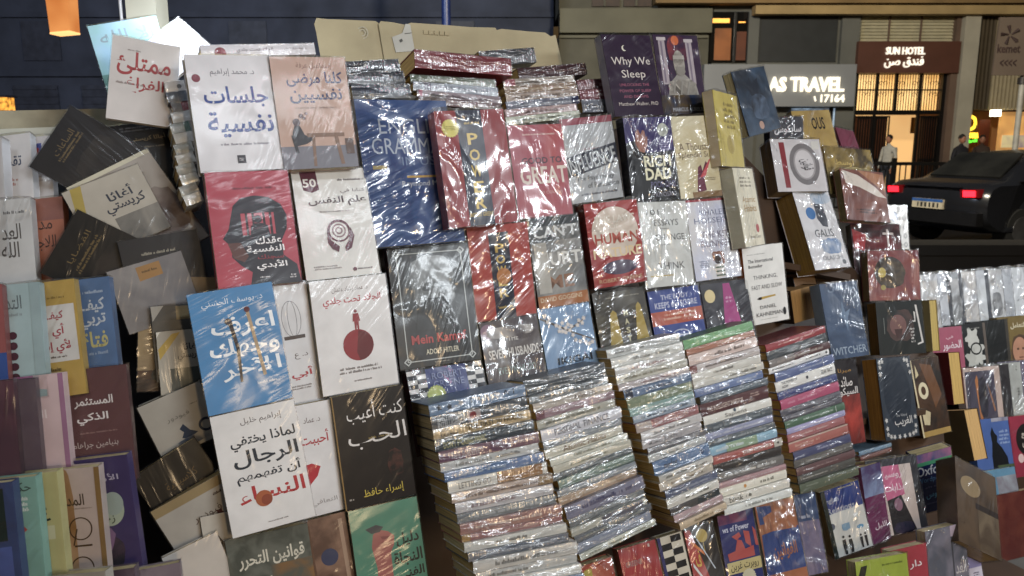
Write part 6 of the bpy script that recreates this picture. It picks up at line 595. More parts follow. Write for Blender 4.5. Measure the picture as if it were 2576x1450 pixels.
('S',(0.7739,1.8681,0.8422),(-0.2281,-0.0714,0.4811),(0.1976,0.0203,0.1176),'L','4c5078','4c5078','cdb482',0.32,'spines of the flat stacks','violet blue spine, fifteenth from the top of the red-topped tall stack at the rack end',[('l',0.4,0.3,0.8,0.7,'9c9eb8',1)]),
('S',(0.7772,1.8668,0.8237),(-0.2273,-0.0696,0.469),(0.2011,0.0184,0.1158),'L','605c58','605c58','d2bc8e',0.43,'spines of the flat stacks','brown grey spine, sixteenth from the top of the red-topped tall stack at the rack end',[('l',0.12,0.25,0.88,0.8,'8c8884',1)]),
('S',(0.7812,1.8574,0.8068),(-0.2273,-0.0651,0.4687),(0.2012,0.0184,0.1187),'L','6a4648','6a4648','c9ab74',0.38,'spines of the flat stacks','mahogany spine, seventeenth from the top of the red-topped tall stack at the rack end',[('l',0.1,0.3,0.7,0.7,'9c8280',1)]),
('S',(0.7824,1.8521,0.7887),(-0.228,-0.0575,0.4815),(0.2002,0.0184,0.1156),'L','54524c','54524c','b8965c',0.43,'spines of the flat stacks','peat spine, eighteenth from the top of the red-topped tall stack at the rack end',[('l',0.05,0.4,0.5,0.7,'b0aca4',1)]),
('S',(0.7851,1.838,0.7685),(-0.2267,-0.0571,0.4589),(0.1981,0.0221,0.1163),'L','58624c','58624c','cdb482',0.37,'spines of the flat stacks','army green spine, lowest of the red-topped tall stack at the rack end',[('l',0.1,0.2,0.3,0.5,'8a9080',1)]),
('S',(1.0578,2.1867,0.7134),(-0.227,-0.0357,0.4612),(0.1338,0.0113,0.1199),'L','6c8fa8','6c8fa8','b8965c',0.5,'spines of the flat stacks','faded blue spine, topmost of the small stack behind the dark panel cover',[('l',0.05,0.2,0.4,0.8,'b8c4cc',2)]),
('S',(1.054,2.1716,0.704),(-0.2277,-0.0436,0.4775),(0.1302,0.0111,0.116),'L','8a4a38','8a4a38','d2bc8e',0.36,'spines of the flat stacks','rusty red spine, lowest of the small stack behind the dark panel cover',[('l',0.12,0.25,0.88,0.8,'b08a7c',1)]),
('S',(-0.6044,1.4732,1.6864),(-0.2289,-0.147,0.4871),(0.0338,0.0204,0.1299),'L','c0bebb','c0bebb','b8965c',0.59,'spines of the flat stacks','ivory white spine, topmost of the pile behind the off-white brick-red title',[('c',0.7,0.5,0.12,'8a8884')]),
('S',(-0.5984,1.4638,1.6696),(-0.2315,-0.1572,0.5041),(0.0339,0.0185,0.1256),'L','4a5462','4a5462','d2bc8e',0.44,'spines of the flat stacks','slate blue spine, second from the top of the pile behind the off-white brick-red title',[]),
('S',(-0.5916,1.4647,1.6517),(-0.2308,-0.1728,0.4993),(0.0336,0.0185,0.1231),'L','8c2f3c','8c2f3c','d2bc8e',0.43,'spines of the flat stacks','ruby spine, third from the top of the pile behind the off-white brick-red title',[('r',0,0,0.5,1,'6a6c70')]),
('S',(-0.589,1.4541,1.6342),(-0.2299,-0.1888,0.4944),(0.033,0.0184,0.1299),'L','a9aeb0','a9aeb0','b8965c',0.59,'spines of the flat stacks','light grey spine, fourth from the top of the pile behind the off-white brick-red title',[]),
('S',(-0.59,1.4498,1.6148),(-0.2327,-0.2008,0.5089),(0.0322,0.0184,0.1236),'L','7f8a8a','7f8a8a','c9ab74',0.59,'spines of the flat stacks','grey teal spine, fifth from the top of the pile behind the off-white brick-red title',[('r',0.7,0,1,1,'3a6a58')]),
('S',(-0.5836,1.4453,1.5976),(-0.2332,-0.2161,0.511),(0.0326,0.0183,0.1289),'L','b0b2ae','b0b2ae','d2bc8e',0.53,'spines of the flat stacks','greyish white spine, sixth from the top of the pile behind the off-white brick-red title',[]),
('S',(-0.583,1.4402,1.5787),(-0.232,-0.2334,0.5059),(0.0312,0.0183,0.1265),'L','8f948e','8f948e','d2bc8e',0.68,'spines of the flat stacks','lichen grey spine, seventh from the top of the pile behind the off-white brick-red title',[]),
('S',(-0.5793,1.4363,1.5607),(-0.2356,-0.2465,0.5213),(0.0309,0.0182,0.1282),'L','b4b4ac','b4b4ac','b8965c',0.47,'spines of the flat stacks','eggshell white spine, eighth from the top of the pile behind the off-white brick-red title',[]),
('S',(-0.5763,1.4275,1.5428),(-0.2352,-0.264,0.5195),(0.0313,0.0181,0.1304),'L','9a9c94','9a9c94','b8965c',0.52,'spines of the flat stacks','putty spine, ninth from the top of the pile behind the off-white brick-red title',[]),
('S',(-0.5701,1.4245,1.5257),(-0.2354,-0.2813,0.5202),(0.03,0.0181,0.1235),'L','a8a89c','a8a89c','b8965c',0.56,'spines of the flat stacks','sage white spine, tenth from the top of the pile behind the off-white brick-red title',[]),
('S',(-0.5691,1.4165,1.507),(-0.2388,-0.2965,0.5322),(0.0303,0.018,0.1364),'L','8c8c84','8c8c84','d2bc8e',0.51,'spines of the flat stacks','moth grey spine, eleventh from the top of the pile behind the off-white brick-red title',[]),
('S',(-0.5591,1.4084,1.4918),(-0.2381,-0.3155,0.5298),(0.0297,0.0179,0.1246),'L','b0aea4','b0aea4','c9ab74',0.57,'spines of the flat stacks','clay white spine, lowest of the pile behind the off-white brick-red title',[]),
('S',(-0.4771,1.5635,1.7595),(-0.2273,-0.0691,0.4689),(0.2106,0.0217,0.1399),'L','b8b4ba','b8b4ba','b8965c',0.4,'spines of the flat stacks','pale mauve-white spine, single wide volume lying across the top',[('t','الجلاد تحت جلدي',0.3,0.3,0.62,0.75,'6a5a68',0.4),('c',0.16,0.7,0.05,'8a2434'),('t','د. عماد رشاد عثمان',0.72,0.3,0.92,0.6,'8a8088',0)]),
]

# ------------------------------------------------------------------ the street: ground
g = MB(); g.add([(-120, -40, 0), (120, -40, 0), (120, 160, 0), (-120, 160, 0)], [(0, 1, 2, 3)], plain('asphalt', '29292b', .75, 0, 1.2, .3, .01)); tag(g.build('road'), kind='structure')
g = MB(); g.box(-40, 40, -6, 4.5, 0.004, .13, plain('paving', '5a5752', .8, 0, 2.0, .3, .004)); tag(g.build('pavement'), kind='structure')
g = MB(); g.box(-60, 60, 16.5, 30, 0.004, .15, plain('far_paving', '4c4a48', .8, 0, 2.0, .3, .004)); tag(g.build('pavement'), kind='structure')

# ------------------------------------------------------------------ letters on the street
def put_text(mb, s, w, x0, x1, z0, z1, y, depth, mat):
    V, Fc, a = TEXTS[(s, round(w, 2))]
    v = [(x0 + p * (x1 - x0), y, z0 + q * (z1 - z0)) for p, q in V]; n = len(v)
    edges = {}
    for f in Fc:
        for i in range(len(f)):
            e = (f[i], f[(i + 1) % len(f)]); edges[e] = 1
    bd = [e for e in edges if (e[1], e[0]) not in edges]
    mb.add(v + [(x, y + depth, z) for x, _, z in v], list(Fc) + [(a_ + n, b_ + n, b_, a_) for a_, b_ in bd], mat)
for _t in (('SUN HOTEL', .8), ('فندق صن', .6), ('AS TRAVEL', 1.3), ('17164', .8), ('kemet', 1.0), ('<<<<', 1.0), ('D', 1.0), ('ALDORRA', .8), ('الدرة', .5)): want_text(*_t)
for r_ in BOOKS:
    for a_ in r_[11]:
        if a_[0] == 't': want_text(a_[1], a_[7])
make_texts()
for r_ in BOOKS: book(*r_)

# ------------------------------------------------------------------ the stall itself
wood = plain('dark_stained_wood', '3d2a1a', .6, 0, 5, .4, .002)
cloth = plain('black_cloth', '14141a', .9, 0, 9, .4, .002)
def slab(mb, pts, back, mat):                         # a board with the outline pts, thickened along back
    n = len(pts); v = list(pts) + [tuple(p[i] + back[i] for i in range(3)) for p in pts]
    mb.add(v, [tuple(range(n))[::-1], tuple(range(n, 2 * n))] + [(i, (i + 1) % n, n + (i + 1) % n, n + i) for i in range(n)], mat)
BK = (-.43 * .02, .874 * .02, -.225 * .02)
rack = thing('display_rack', 'dark sloping wooden rack with ledges carrying the shrink-wrapped books', 'display rack', (0.3, 1.9, 0.13))
def local(o, pts): return [tuple(p[i] - o.location[i] for i in range(3)) for p in pts]
m = MB(); slab(m, local(rack, [(-0.376,1.880,1.623), (0.226,2.177,1.626), (0.567,2.354,1.662), (0.725,2.396,1.524), (1.087,2.490,1.197), (1.428,2.578,0.886), (1.482,2.342,-0.131), (-0.354,1.458,-0.059)]), BK, wood); m.build('back_board', rack)
m = MB(); slab(m, local(rack, [(-1.136,1.418,1.548), (-0.696,1.653,1.620), (-0.364,1.824,1.648), (-0.327,1.415,-0.011), (-1.085,1.126,0.318)]), BK, cloth); m.build('cloth_backing', rack)
m = MB(); slab(m, local(rack, [(-1.6, .45, .13), (-1.6, .45, .30), (1.7, 1.98, .30), (1.7, 1.98, .13)]), (-.35, .8, 0), wood); m.build('plinth', rack)
for a_, b_, o_ in (((0.648,2.206,1.288), (1.023,2.369,1.204), 0), ((0.798,2.132,0.801), (1.291,2.368,0.778), 0)):
    m = MB(); q_ = local(rack, [a_, b_]); a2, b2 = q_
    slab(m, [a2, b2, (b2[0] - .03, b2[1] + .09, b2[2] - .02), (a2[0] - .03, a2[1] + .09, a2[2] - .02)], (0, .0, -.018), wood); m.build('ledge', rack)
rack2 = thing('display_rack', 'farther dark rack holding rows of wrapped books by the road', 'display rack', (2.0, 2.6, 0.13))
m = MB(); slab(m, local(rack2, [(1.589,3.047,0.981), (2.791,3.642,0.992), (2.739,2.959,-1.561), (1.666,2.545,-1.119)]), BK, wood); m.build('back_board', rack2)
for y_ in (1010, 1240, 1420):
    q_ = local(rack2, {1010: [(1.586,2.982,0.822), (2.747,3.544,0.787)], 1240: [(1.613,2.922,0.537), (2.748,3.464,0.472)], 1420: [(1.634,2.830,0.139), (2.795,3.369,0.015)]}[y_])
    m = MB(); slab(m, [q_[0], q_[1], (q_[1][0] + .03, q_[1][1] - .06, q_[1][2]), (q_[0][0] + .03, q_[0][1] - .06, q_[0][2])], (0, 0, -.015), wood); m.build('ledge', rack2)
post = thing('post', 'pale square post rising behind the jumbled books', 'post', (-0.780,1.780,1.294))
m = MB(); z_ = post.location.z; m.box(-.032, .032, -.03, .03, .13 - z_, 2.9 - z_, plain('cream_paint', 'c9c6b4', .5, 0, 7, .12)); m.build('shaft', post)
m = MB(); m.tube((-.047, -.02, .5), (-.050, -.02, 2.75 - z_), .0035, plain('white_cable', 'c8c8cc', .5)); m.build('cable', post)
side = thing('stall_rail', 'weathered pale plank rail behind the neighbouring fan of books', 'rail', (-1.0, 1.5, 1.6))
m = MB(); slab(m, local(side, [(-1.142,1.510,1.651), (-0.789,1.688,1.667), (-0.788,1.679,1.630), (-1.141,1.502,1.618)]), BK, plain('weathered_plank', '857f6c', .8, 0, 14, .4, .002)); m.build('plank', side)
m = MB(); slab(m, local(side, [(-1.122,1.476,1.614), (-0.775,1.652,1.634), (-0.775,1.648,1.616), (-1.121,1.472,1.595)]), BK, plain('white_batten', 'a8a89c', .7, 0, 10, .2)); m.build('batten', side)
# cardboard behind the top row
cb = thing('cardboard_box', 'flattened torn cardboard box standing behind the top row', 'cardboard', (-0.185,2.042,1.799))
kraft = plain('kraft_board', 'aa9e80', .85, 0, 8, .14, .001)
m = MB(); slab(m, local(cb, [(-0.437,1.906,1.750), (-0.450,1.918,1.822), (-0.454,1.922,1.846), (-0.459,1.925,1.867), (-0.454,1.930,1.881), (-0.433,1.941,1.880), (-0.409,1.953,1.881), (-0.367,1.974,1.882), (-0.328,1.993,1.883), (-0.321,1.996,1.879), (-0.299,1.974,1.755)]), (0, .005, 0), kraft)
m.build('flap', cb)
m = MB(); slab(m, local(cb, [(-0.300,1.968,1.755), (-0.320,1.989,1.875), (-0.315,1.994,1.883), (-0.287,2.008,1.882), (-0.259,2.020,1.878), (-0.247,2.028,1.884), (-0.166,2.067,1.884), (-0.108,2.095,1.883), (-0.043,2.129,1.886), (-0.039,2.129,1.880), (-0.027,2.136,1.884), (0.044,2.170,1.882), (0.088,2.192,1.882), (0.103,2.197,1.873), (0.116,2.205,1.878), (0.131,2.196,1.814), (0.140,2.187,1.762)]), (0, .005, 0), kraft); pn = m.build('panel', cb)
m = MB(); slab(m, local(cb, [(-0.289,1.994,1.846), (-0.266,2.008,1.857), (-0.259,2.017,1.880), (-0.248,2.022,1.879), (-0.237,2.012,1.816), (-0.280,1.989,1.810)]), (0, .0008, 0), plain('label_paper', 'b9b7ae', .6)); lb = m.build('shipping_label', cb)
m = MB()
for k_ in range(7): slab(m, local(cb, [(-0.262,2.008,1.853)]) and [tuple(v_[i] + (0, 0, -.004 * k_)[i] for i in range(3)) for v_ in local(cb, [(-0.261,2.010,1.857), (-0.244,2.019,1.860), (-0.244,2.019,1.858), (-0.260,2.010,1.855)])], (0, .0003, 0), plain('label_ink', '55544f', .6))
slab(m, local(cb, [(-0.273,2.000,1.840), (-0.267,2.004,1.844), (-0.264,2.003,1.838), (-0.270,1.999,1.834)]), (0, .0003, 0), plain('label_ink', '55544f', .6))
m.build('print', lb)
m = MB(); cx_, cy_, cz_ = local(cb, [(-0.356,1.975,1.853)])[0]
for r0, r1 in ((.0145, .0118), (.0085, .0055)):
    v = []
    for i in range(28):
        for r_ in (r0, r1): v.append((cx_ + r_ * cos(2 * pi * i / 28), cy_ - .0052, cz_ + r_ * sin(2 * pi * i / 28)))
    m.add(v, [(2 * i, 2 * i + 1, (2 * i + 3) % 56, (2 * i + 2) % 56) for i in range(28)], plain('white_stamp', 'c4bca4', .7))
m.build('round_mark', cb)
m = MB()
for xx in range(5): slab(m, local(cb, [(-0.217,2.035,1.867)]) and [tuple(v_[i] + (.0125 * xx, .006 * xx, 0)[i] for i in range(3)) for v_ in local(cb, [(-0.217,2.035,1.868), (-0.206,2.040,1.868), (-0.206,2.037,1.858), (-0.217,2.033,1.858)])], (0, .0003, 0), plain('pale_print', 'a99c7c', .7))
m.build('print', pn)

# ------------------------------------------------------------------ buildings over the road
def boxes(parent, name, rects, y, depth, mat):
    m = MB(); ox = oy = oz = 0; p_ = parent
    while p_: ox += p_.location.x; oy += p_.location.y; oz += p_.location.z; p_ = p_.parent
    for x0, x1, z0, z1 in rects: m.box(x0 - ox, x1 - ox, y - oy, y + depth - oy, z0 - oz, z1 - oz, mat)
    return m.build(name, parent)
FY = 22.0
# dark block, tinted by the added cool lamp
bl = thing('building', 'dark block over the road tinted blue by an added lamp', 'building', (-7, 24, .15))
bluewall = plain('dark_rendered_wall', '3d4250', .85, 0, .9, .35, .01)
boxes(bl, 'wall', [(-40, 1.2, .15, 14)], 24, 6, bluewall)
boxes(bl, 'string_course', [(-40, 1.2, 3.45, 3.65), (-40, 1.2, 5.1, 5.25)], 23.88, .11, bluewall)
shut = plain('closed_shutter', '393d49', .6, 0, 4, .3)
for k_, x_ in enumerate((-14.6, -12.6, -7.4, -5.2, -2.6)):
    f_ = boxes(bl, 'shutter', [(x_, x_ + 1.3, .3, 3.2)], 23.94, .05, shut)
    m = MB()
    for q_ in range(14): m.box(x_ - bl.location.x, x_ + 1.3 - bl.location.x, -.09, -.061, .2 + .21 * q_, .28 + .21 * q_, shut)
    m.build('shutter_slats', f_)
for x_ in (-14.2, -11.2, -8.2, -5.2, -2.2): boxes(bl, 'window', [(x_, x_ + 1.1, 3.9, 5.0)], 23.95, .04, shut)
pl = thing('lamp_post', 'dark slim lamp post in front of the bluish block', 'lamp post', (-1.345,17.000,-0.116))
z_ = pl.location.z
m = MB(); m.tube((0, 0, .15 - z_), (0, 0, 7.5 - z_), .095, plain('dark_blue_paint', '1a2a5a', .4), 12); m.build('pole', pl)
m = MB(); m.tube((0, 0, .15 - z_), (0, 0, .6 - z_), .17, plain('dark_blue_paint', '1a2a5a', .4), 12, .11); m.build('base', pl)
# orange lantern and small lights
ln = thing('lantern', 'hanging orange fabric lantern glowing near the top corner', 'lantern', (-3.240,6.000,2.365))
m = MB(); z1_ = 1.6; m.prism([(-.068, .0), (.073, .012), (.088, .52), (-.088, .52)], -.07, .07, glow('lantern_fabric', 'd98e50', 1.05, 'b86a34', 3.0)); m.build('shade', ln)
m = MB(); m.prism([(-.070, -.012), (.074, 0), (.073, .012), (-.068, 0)], -.072, .072, glow('lantern_rim', 'ffc07a', 1.6)); m.build('rim', ln)
m = MB(); m.tube((0, 0, .52), (0, 0, 1.4), .006, plain('cord', '20202a', .6)); m.build('cord', ln)
kiosk = thing('shop_display', 'tiny amber-lit shop display at the picture edge', 'shop display', (-11.285,18.000,2.265))
m = MB(); m.box(-.32, .12, 0, .3, 0, .28, glow('amber_glass', 'e8a040', 1.6, '402010', 9)); m.build('lit_case', kiosk)
m = MB(); m.box(-.36, .16, -.05, .35, .28, .33, plain('case_roof', '20202a', .6)); m.build('case_roof', kiosk)
m = MB(); m.box(-.32, .12, -.05, .35, -1.6, -.002, plain('case_stand', '20202a', .6)); m.build('stand', kiosk)
# stone block with ledges
st = thing('building', 'olive grey stone block with projecting ledge beside the blue one', 'building', (3.3, 22, .15))
stone = plain('olive_stone', '6b6857', .85, 0, .8, .2, .01); stone_d = plain('darker_olive_render', '5d5a4c', .85, 0, 1.1, .25, .01)  # walls above and below the ledge get a darker olive
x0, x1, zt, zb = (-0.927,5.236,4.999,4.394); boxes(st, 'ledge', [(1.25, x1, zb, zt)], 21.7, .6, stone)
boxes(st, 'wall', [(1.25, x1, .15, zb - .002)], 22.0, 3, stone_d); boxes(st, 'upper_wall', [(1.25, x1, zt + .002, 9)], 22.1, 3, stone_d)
x0, x1, zt, zb = (-0.401,5.198,4.414,4.333); boxes(st, 'string_course', [(1.25, x1, zb - .05, zt - .06)], 21.9, .098, stone)
brown = plain('brown_timber', '3a2a1e', .6, 0, 6, .3)
for px_ in ((2.114,2.846,5.856,5.099), (2.951,3.683,5.856,5.099), (4.205,5.251,5.856,5.160)):
    f_ = boxes(st, 'window', [px_[:2] + (px_[3], px_[2])], 22.02, .07, brown); boxes(st, 'window_bar', [(px_[0] + .3, px_[0] + .36, px_[3], px_[2])], 21.98, .035, stone_d)
# travel agency shopfront
tv = thing('travel_shop', 'grey travel agency front with white lit lettering', 'shop', (8, 22, .15))
grey = plain('grey_render', '66665f', .8, 0, 1.2, .15, .006); dk = plain('dark_screen', '2c2e2e', .55, 0, 3, .15)
boxes(tv, 'wall', [(5.355,9.288,5.009,-1.064)[:2] + (.15, 6.0)], 22.05, 3, grey)
x0, x1, zt, zb = (6.257,6.532,4.959,3.659); boxes(tv, 'pilaster', [(x0, x1, .16, zt)], 21.9, .148, grey)
x0, x1, zt, zb = (8.722,9.191,4.979,1.547); boxes(tv, 'pilaster', [(x0, x1, .16, zt)], 21.9, .148, grey)
x0, x1, zt, zb = (6.533,8.647,4.919,3.680); boxes(tv, 'dark_panel', [(x0, x1, zb, zt)], 22.0, .048, dk)
x0, x1, zt, zb = (5.264,6.257,4.959,3.659); f_ = boxes(tv, 'window', [(x0, x1, zb, zt)], 22.0, .048, plain('black_glass', '0c0b0c', .15))
am = glow('amber_lamp_light', 'ffb050', 1.5)
for q_ in ((5.317,5.812,4.838,4.677), (6.004,6.235,4.758,4.677)): boxes(f_, 'lit_strip', [(q_[0], q_[1] - .05, q_[3], q_[2] - .05)], 21.985, .013, am)
q_ = (5.388,5.823,4.536,3.721); boxes(f_, 'lit_pane', [(q_[0], q_[1], q_[3], q_[2])], 21.985, .013, glow('dim_amber_pane', '8c5226', .30, '0c0604', 2.6))
q_ = (5.973,6.227,4.455,3.721); boxes(f_, 'lit_pane', [(q_[0], q_[1], q_[3], q_[2])], 21.985, .013, glow('dim_amber_pane', '5a2c14', .25, '0a0503', 2.6))
q_ = (5.898,5.951,4.939,3.659); boxes(f_, 'mullion', [(q_[0], q_[1], q_[3], q_[2])], 21.97, .028, plain('black_frame', '101010', .4))
x0, x1, zt, zb = (5.032,9.020,3.572,2.497); sg = boxes(tv, 'sign_board', [(x0, x1, zb, zt)], 21.5, .5, plain('sign_grey', '8d8f90', .45, 0, 1.2, .06))
lit = glow('white_letter', 'fff6e0', 1.0); off_ = plain('unlit_letter', '303432', .5)
x0, x1, zt, zb = (6.722,8.705,3.250,2.865); m = MB(); put_text(m, 'AS TRAVEL', 1.3, x0 - tv.location.x, x1 - tv.location.x, zb - .15, zt - .15, -.58, .078, lit); m.build('letters', sg)
x0, x1, zt, zb = (8.125,8.753,2.804,2.600); m = MB(); put_text(m, '17164', .8, x0 - tv.location.x, x1 - tv.location.x, zb - .15, zt - .15, -.54, .038, lit)
m.tube((x0 - .13 - tv.location.x, -.52, zb - .12), (x0 - .17 - tv.location.x, -.52, zt - .2), .022, lit, 8); m.build('letters', sg)
x0, x1, zt, zb = (7.562,8.790,2.476,1.706); boxes(tv, 'shop_window', [(x0, x1, zb - 1.4, zt)], 21.98, .06, glow('lit_shop_glass', '9fb4c8', .7, '2a3a50', 1.6))
for q_ in ((8.553,8.660,2.476,1.706), (7.536,8.760,2.518,2.466)): boxes(tv, 'window_frame', [(q_[0], q_[1], q_[3] - 1.2 * (q_[1] - q_[0] < .3), q_[2])], 21.94, .036, plain('black_frame', '101010', .4))
# hotel
ht = thing('hotel', 'hotel entrance with brown sign, barred amber glass and louvres above', 'hotel', (11.6, 22, .15))
hw = plain('hotel_wall', '6a5648', .8, 0, 1.5, .2, .006)
louv = plain('louvre_metal', 'c6bfa2', .6, 0, 5, .1)
x0, x1, zt, zb = (9.111,11.747,4.959,4.211); L0, L1 = x0, x1
boxes(ht, 'upper_wall', [(x0, x1, zb, 8.0)], 22.12, 2.0, hw)
n_ = 9; m = MB()
for i in range(n_):
    a_ = zb + (zt - zb) * i / n_; b_ = a_ + (zt - zb) / n_ * .90
    m.add([(x0 - 11.6, .04, a_ - .15), (x1 - 11.6, .04, a_ - .15), (x1 - 11.6, .11, b_ - .15), (x0 - 11.6, .11, b_ - .15), (x0 - 11.6, .11, a_ - .15), (x1 - 11.6, .11, a_ - .15)], [(0, 1, 2, 3), (0, 4, 5, 1), (4, 3, 2, 5), (0, 3, 4), (1, 5, 2)], louv)
m.build('louvre_panel', ht)
for px_ in ((9.997,10.018,4.959,4.211), (10.840,10.861,4.959,4.211)): boxes(ht, 'louvre_joint', [(px_[0], px_[1] + .02, zb, zt)], 22.0, .035, hw)
x0, x1, zt, zb = (9.132,11.829,4.180,3.371); sg = boxes(ht, 'sign_board', [(x0, x1, zb, zt)], 21.75, .32, plain('brown_sign', '5c392c', .5, 0, 2, .12))
wl = glow('sign_letter', 'f0e8d8', .95)
x0, x1, zt, zb = (9.852,10.880,4.030,3.838); m = MB(); put_text(m, 'SUN HOTEL', .8, x0 - 11.6, x1 - 11.6, zb - .15, zt - .15, -.30, .048, wl); m.build('letters', sg)
x0, x1, zt, zb = (9.835,10.865,3.798,3.493); m = MB(); put_text(m, 'فندق صن', .6, x0 - 11.6, x1 - 11.6, zb - .15, zt - .15, -.30, .048, wl); m.build('letters', sg)
X0, X1, ZT, ZB = (9.270,11.658,3.371,1.173); GZ = .15
boxes(ht, 'lit_glass', [(X0, X1, (9.224,11.600,3.371,2.371)[3], ZT)], 22.35, .04, glow('amber_glass_lit', 'f4cb8a', 1.35, 'd8a25c', .8))
lobby = glow('lobby_wall', 'e0b478', .95, 'cc9c62', .6)  # the wall itself emits, standing in for lamplight inside the lobby
boxes(ht, 'lobby_wall', [(X0, X1 + 1.6, GZ, (9.224,11.600,3.371,2.371)[3])], 24.6, .1, lobby)
q_ = (12.077,12.414,2.298,1.826); fr = boxes(ht, 'wall_painting', [(q_[0], q_[1], q_[3], q_[2])], 24.54, .05, plain('gilt_frame', '6a4a20', .4)); boxes(fr, 'canvas', [(q_[0] + .05, q_[1] - .05, q_[3] + .05, q_[2] - .05)], 24.52, .018, plain('painting_canvas', 'b49a70', .7, 0, 9, .4))
iron = plain('black_iron', '0f0d0c', .45, .3)
def bars(name, x0, x1, z0, z1, y, n, w_, horiz=()):
    m = MB()
    for i in range(n + 1):
        x_ = x0 + (x1 - x0) * i / n; m.box(x_ - w_ / 2 - 11.6, x_ + w_ / 2 - 11.6, y - 22, y - 22 + w_, z0 - .15, z1 - .15, iron)
    for zz in horiz: m.box(x0 - 11.6, x1 - 11.6, y - 22 + w_ + .002, y - 22 + 2 * w_, zz - .15 - .02, zz - .15 + .02, iron)
    return m
zm = (9.224,11.600,3.371,2.371)[3]; z1_ = (9.219,11.593,2.956,2.915)[2]; z2_ = (9.248,11.629,2.581,2.560)[2]
m = bars('grille', X0, X1, zm, ZT, 22.1, 34, .017, (z1_, zm + .03)); m.build('upper_grille', ht)
m = MB()
for a_ in ((9.799,9.853,3.371,1.119), (10.315,10.390,3.371,2.371), (10.972,11.036,3.371,1.119), (11.585,11.682,3.371,1.119), (9.272,9.305,3.371,1.119)): m.box(a_[0] - 11.6, a_[1] - 11.6, .02, .098, -.0 if a_[3] < zm else zm - .15, ZT - .15, iron)
m.box(X0 - 11.6, X1 - 11.6, .0, .018, zm - .15 - .06, zm - .15 + .03, iron); m.build('iron_frame', ht)
for a_ in ((9.428,10.271,2.182,1.119), (11.136,11.655,2.182,1.119)):
    m = bars('gate', a_[0], a_[1], .2, zm - .1, 22.1, 12 if a_[1] - a_[0] > .6 else 8, .03, (.5, 1.1, zm - .12)); gt = m.build('gate_leaf', ht)
    boxes(ht, 'gate_backing', [(a_[0], a_[1], .2, zm - .1)], 22.3, .03, plain('brown_glass', '5a3420', .35, 0, 3, .3))
m = MB()
rr_ = random.Random(5)
for k_ in range(5):                                   # scrolled ironwork in the upper grille
    cxx = X0 + (X1 - X0) * (.12 + .19 * k_) - 11.6
    for zc in (z1_ + .16, z1_ - .14):
        for sg_ in (-1, 1):
            pr = None
            for i in range(9):
                u = i / 8 * 4.4; r_ = .09 * (1 - i / 11); pt = (cxx + sg_ * (.07 - r_ * .8 * cos(u)), .07, zc - .15 + r_ * sin(u))
                if pr: m.tube(pr, pt, .007, iron, 5)
                pr = pt
m.build('scrollwork', ht)
q_ = (11.682,12.091,3.371,1.119); boxes(ht, 'side_wall', [(q_[0], q_[1] + .02, .15, ZT)], 21.85, .5, hw); boxes(ht, 'side_wall', [(L1, q_[1] + .02, ZT + .001, 8)], 21.9, .5, hw)
boxes(ht, 'lobby_floor', [(X0, X1, .155, .17)], 22.4, 2.1, plain('lobby_floor', '7a5a3a', .4))
# fin-fronted building
fb = thing('building', 'cream and dark vertical fin building with lit shops below', 'building', (13.6, 22, .15))
q_ = (11.846,12.268,4.814,1.179); boxes(fb, 'column', [(q_[0] + .02, q_[1], .15, 6.5)], 21.7, .8, plain('pale_column', 'b0aa98', .6, 0, 2, .1))
x0, x1, zt, zb = (12.284,14.367,4.919,2.434); boxes(fb, 'wall', [(x0, x1 + 6, zb, 8)], 22.3, 2, plain('dark_backing', '2c261f', .8)); boxes(fb, 'wall', [(x0, x1 + 6, .15, zb - .001)], 23.4, 2, plain('warm_shop_wall', '8a6440', .8, 0, 1.5, .2))
cream = plain('cream_fin', 'b9ac8c', .6, 0, 4, .1); umber = plain('umber_fin', '5a5040', .6, 0, 4, .1)
m = MB(); m2 = MB(); n_ = 20
for i in range(n_):
    xa = x0 + (x1 - x0) * i / n_ ; (m2 if i < 6 else m).box(xa - 13.6, xa + (x1 - x0) / n_ * .55 - 13.6, 0.02, .28, zb - .15, 6.6, umber if i < 6 else cream)
m.build('cream_fins', fb); m2.build('umber_fins', fb)
x0, x1, zt, zb = (12.196,12.779,2.350,1.355); boxes(fb, 'shop_window', [(x0, x1, .9, zt)], 22.6, .05, glow('warm_shop_glass', 'a87848', .5, '503018', 2))
yl = glow('yellow_neon', 'ffd23c', 2.0)
x0, x1, zt, zb = (12.570,12.834,2.300,1.870); m = MB(); put_text(m, 'D', 1.0, x0 - 13.6, x1 - 13.6, zb - .15, zt - .15, .40, .05, yl); m.build('sign_letter', fb)
x0, x1, zt, zb = (12.495,12.913,1.827,1.676); m = MB(); put_text(m, 'ALDORRA', .8, x0 - 13.6, x1 - 13.6, zb - .15, zt - .15, .40, .05, yl); m.build('sign_letter', fb)
x0, x1, zt, zb = (12.643,12.885,1.654,1.546); m = MB(); put_text(m, 'الدرة', .5, x0 - 13.6, x1 - 13.6, zb - .15, zt - .15, .40, .05, glow('green_neon', '60ff40', 1.6)); m.build('sign_letter', fb)
x0, x1, zt, zb = (13.017,13.320,2.182,1.119); boxes(fb, 'door', [(x0, x1, .16, zt)], 22.6, .06, plain('red_brown_door', '5a2a18', .5, 0, 4, .2))
x0, x1, zt, zb = (13.156,13.349,2.434,2.266); boxes(fb, 'wall_lamp', [(x0, x1, zb, zt)], 22.2, .2, glow('bright_lamp', 'fff0c8', 6))
x0, x1, zt, zb = (13.578,14.604,2.392,1.119); boxes(fb, 'shop_window', [(x0, x1 + 2, .8, zt)], 22.6, .06, glow('pale_shop_glass', 'e0a860', .8, '806040', 1.2))
x0, x1, zt, zb = (13.673,14.625,1.759,1.419); boxes(fb, 'window_poster', [(x0, x1 + 1, zb, zt)], 22.56, .03, glow('poster_glass', 'd0c090', .6, '6a5a80', 3))
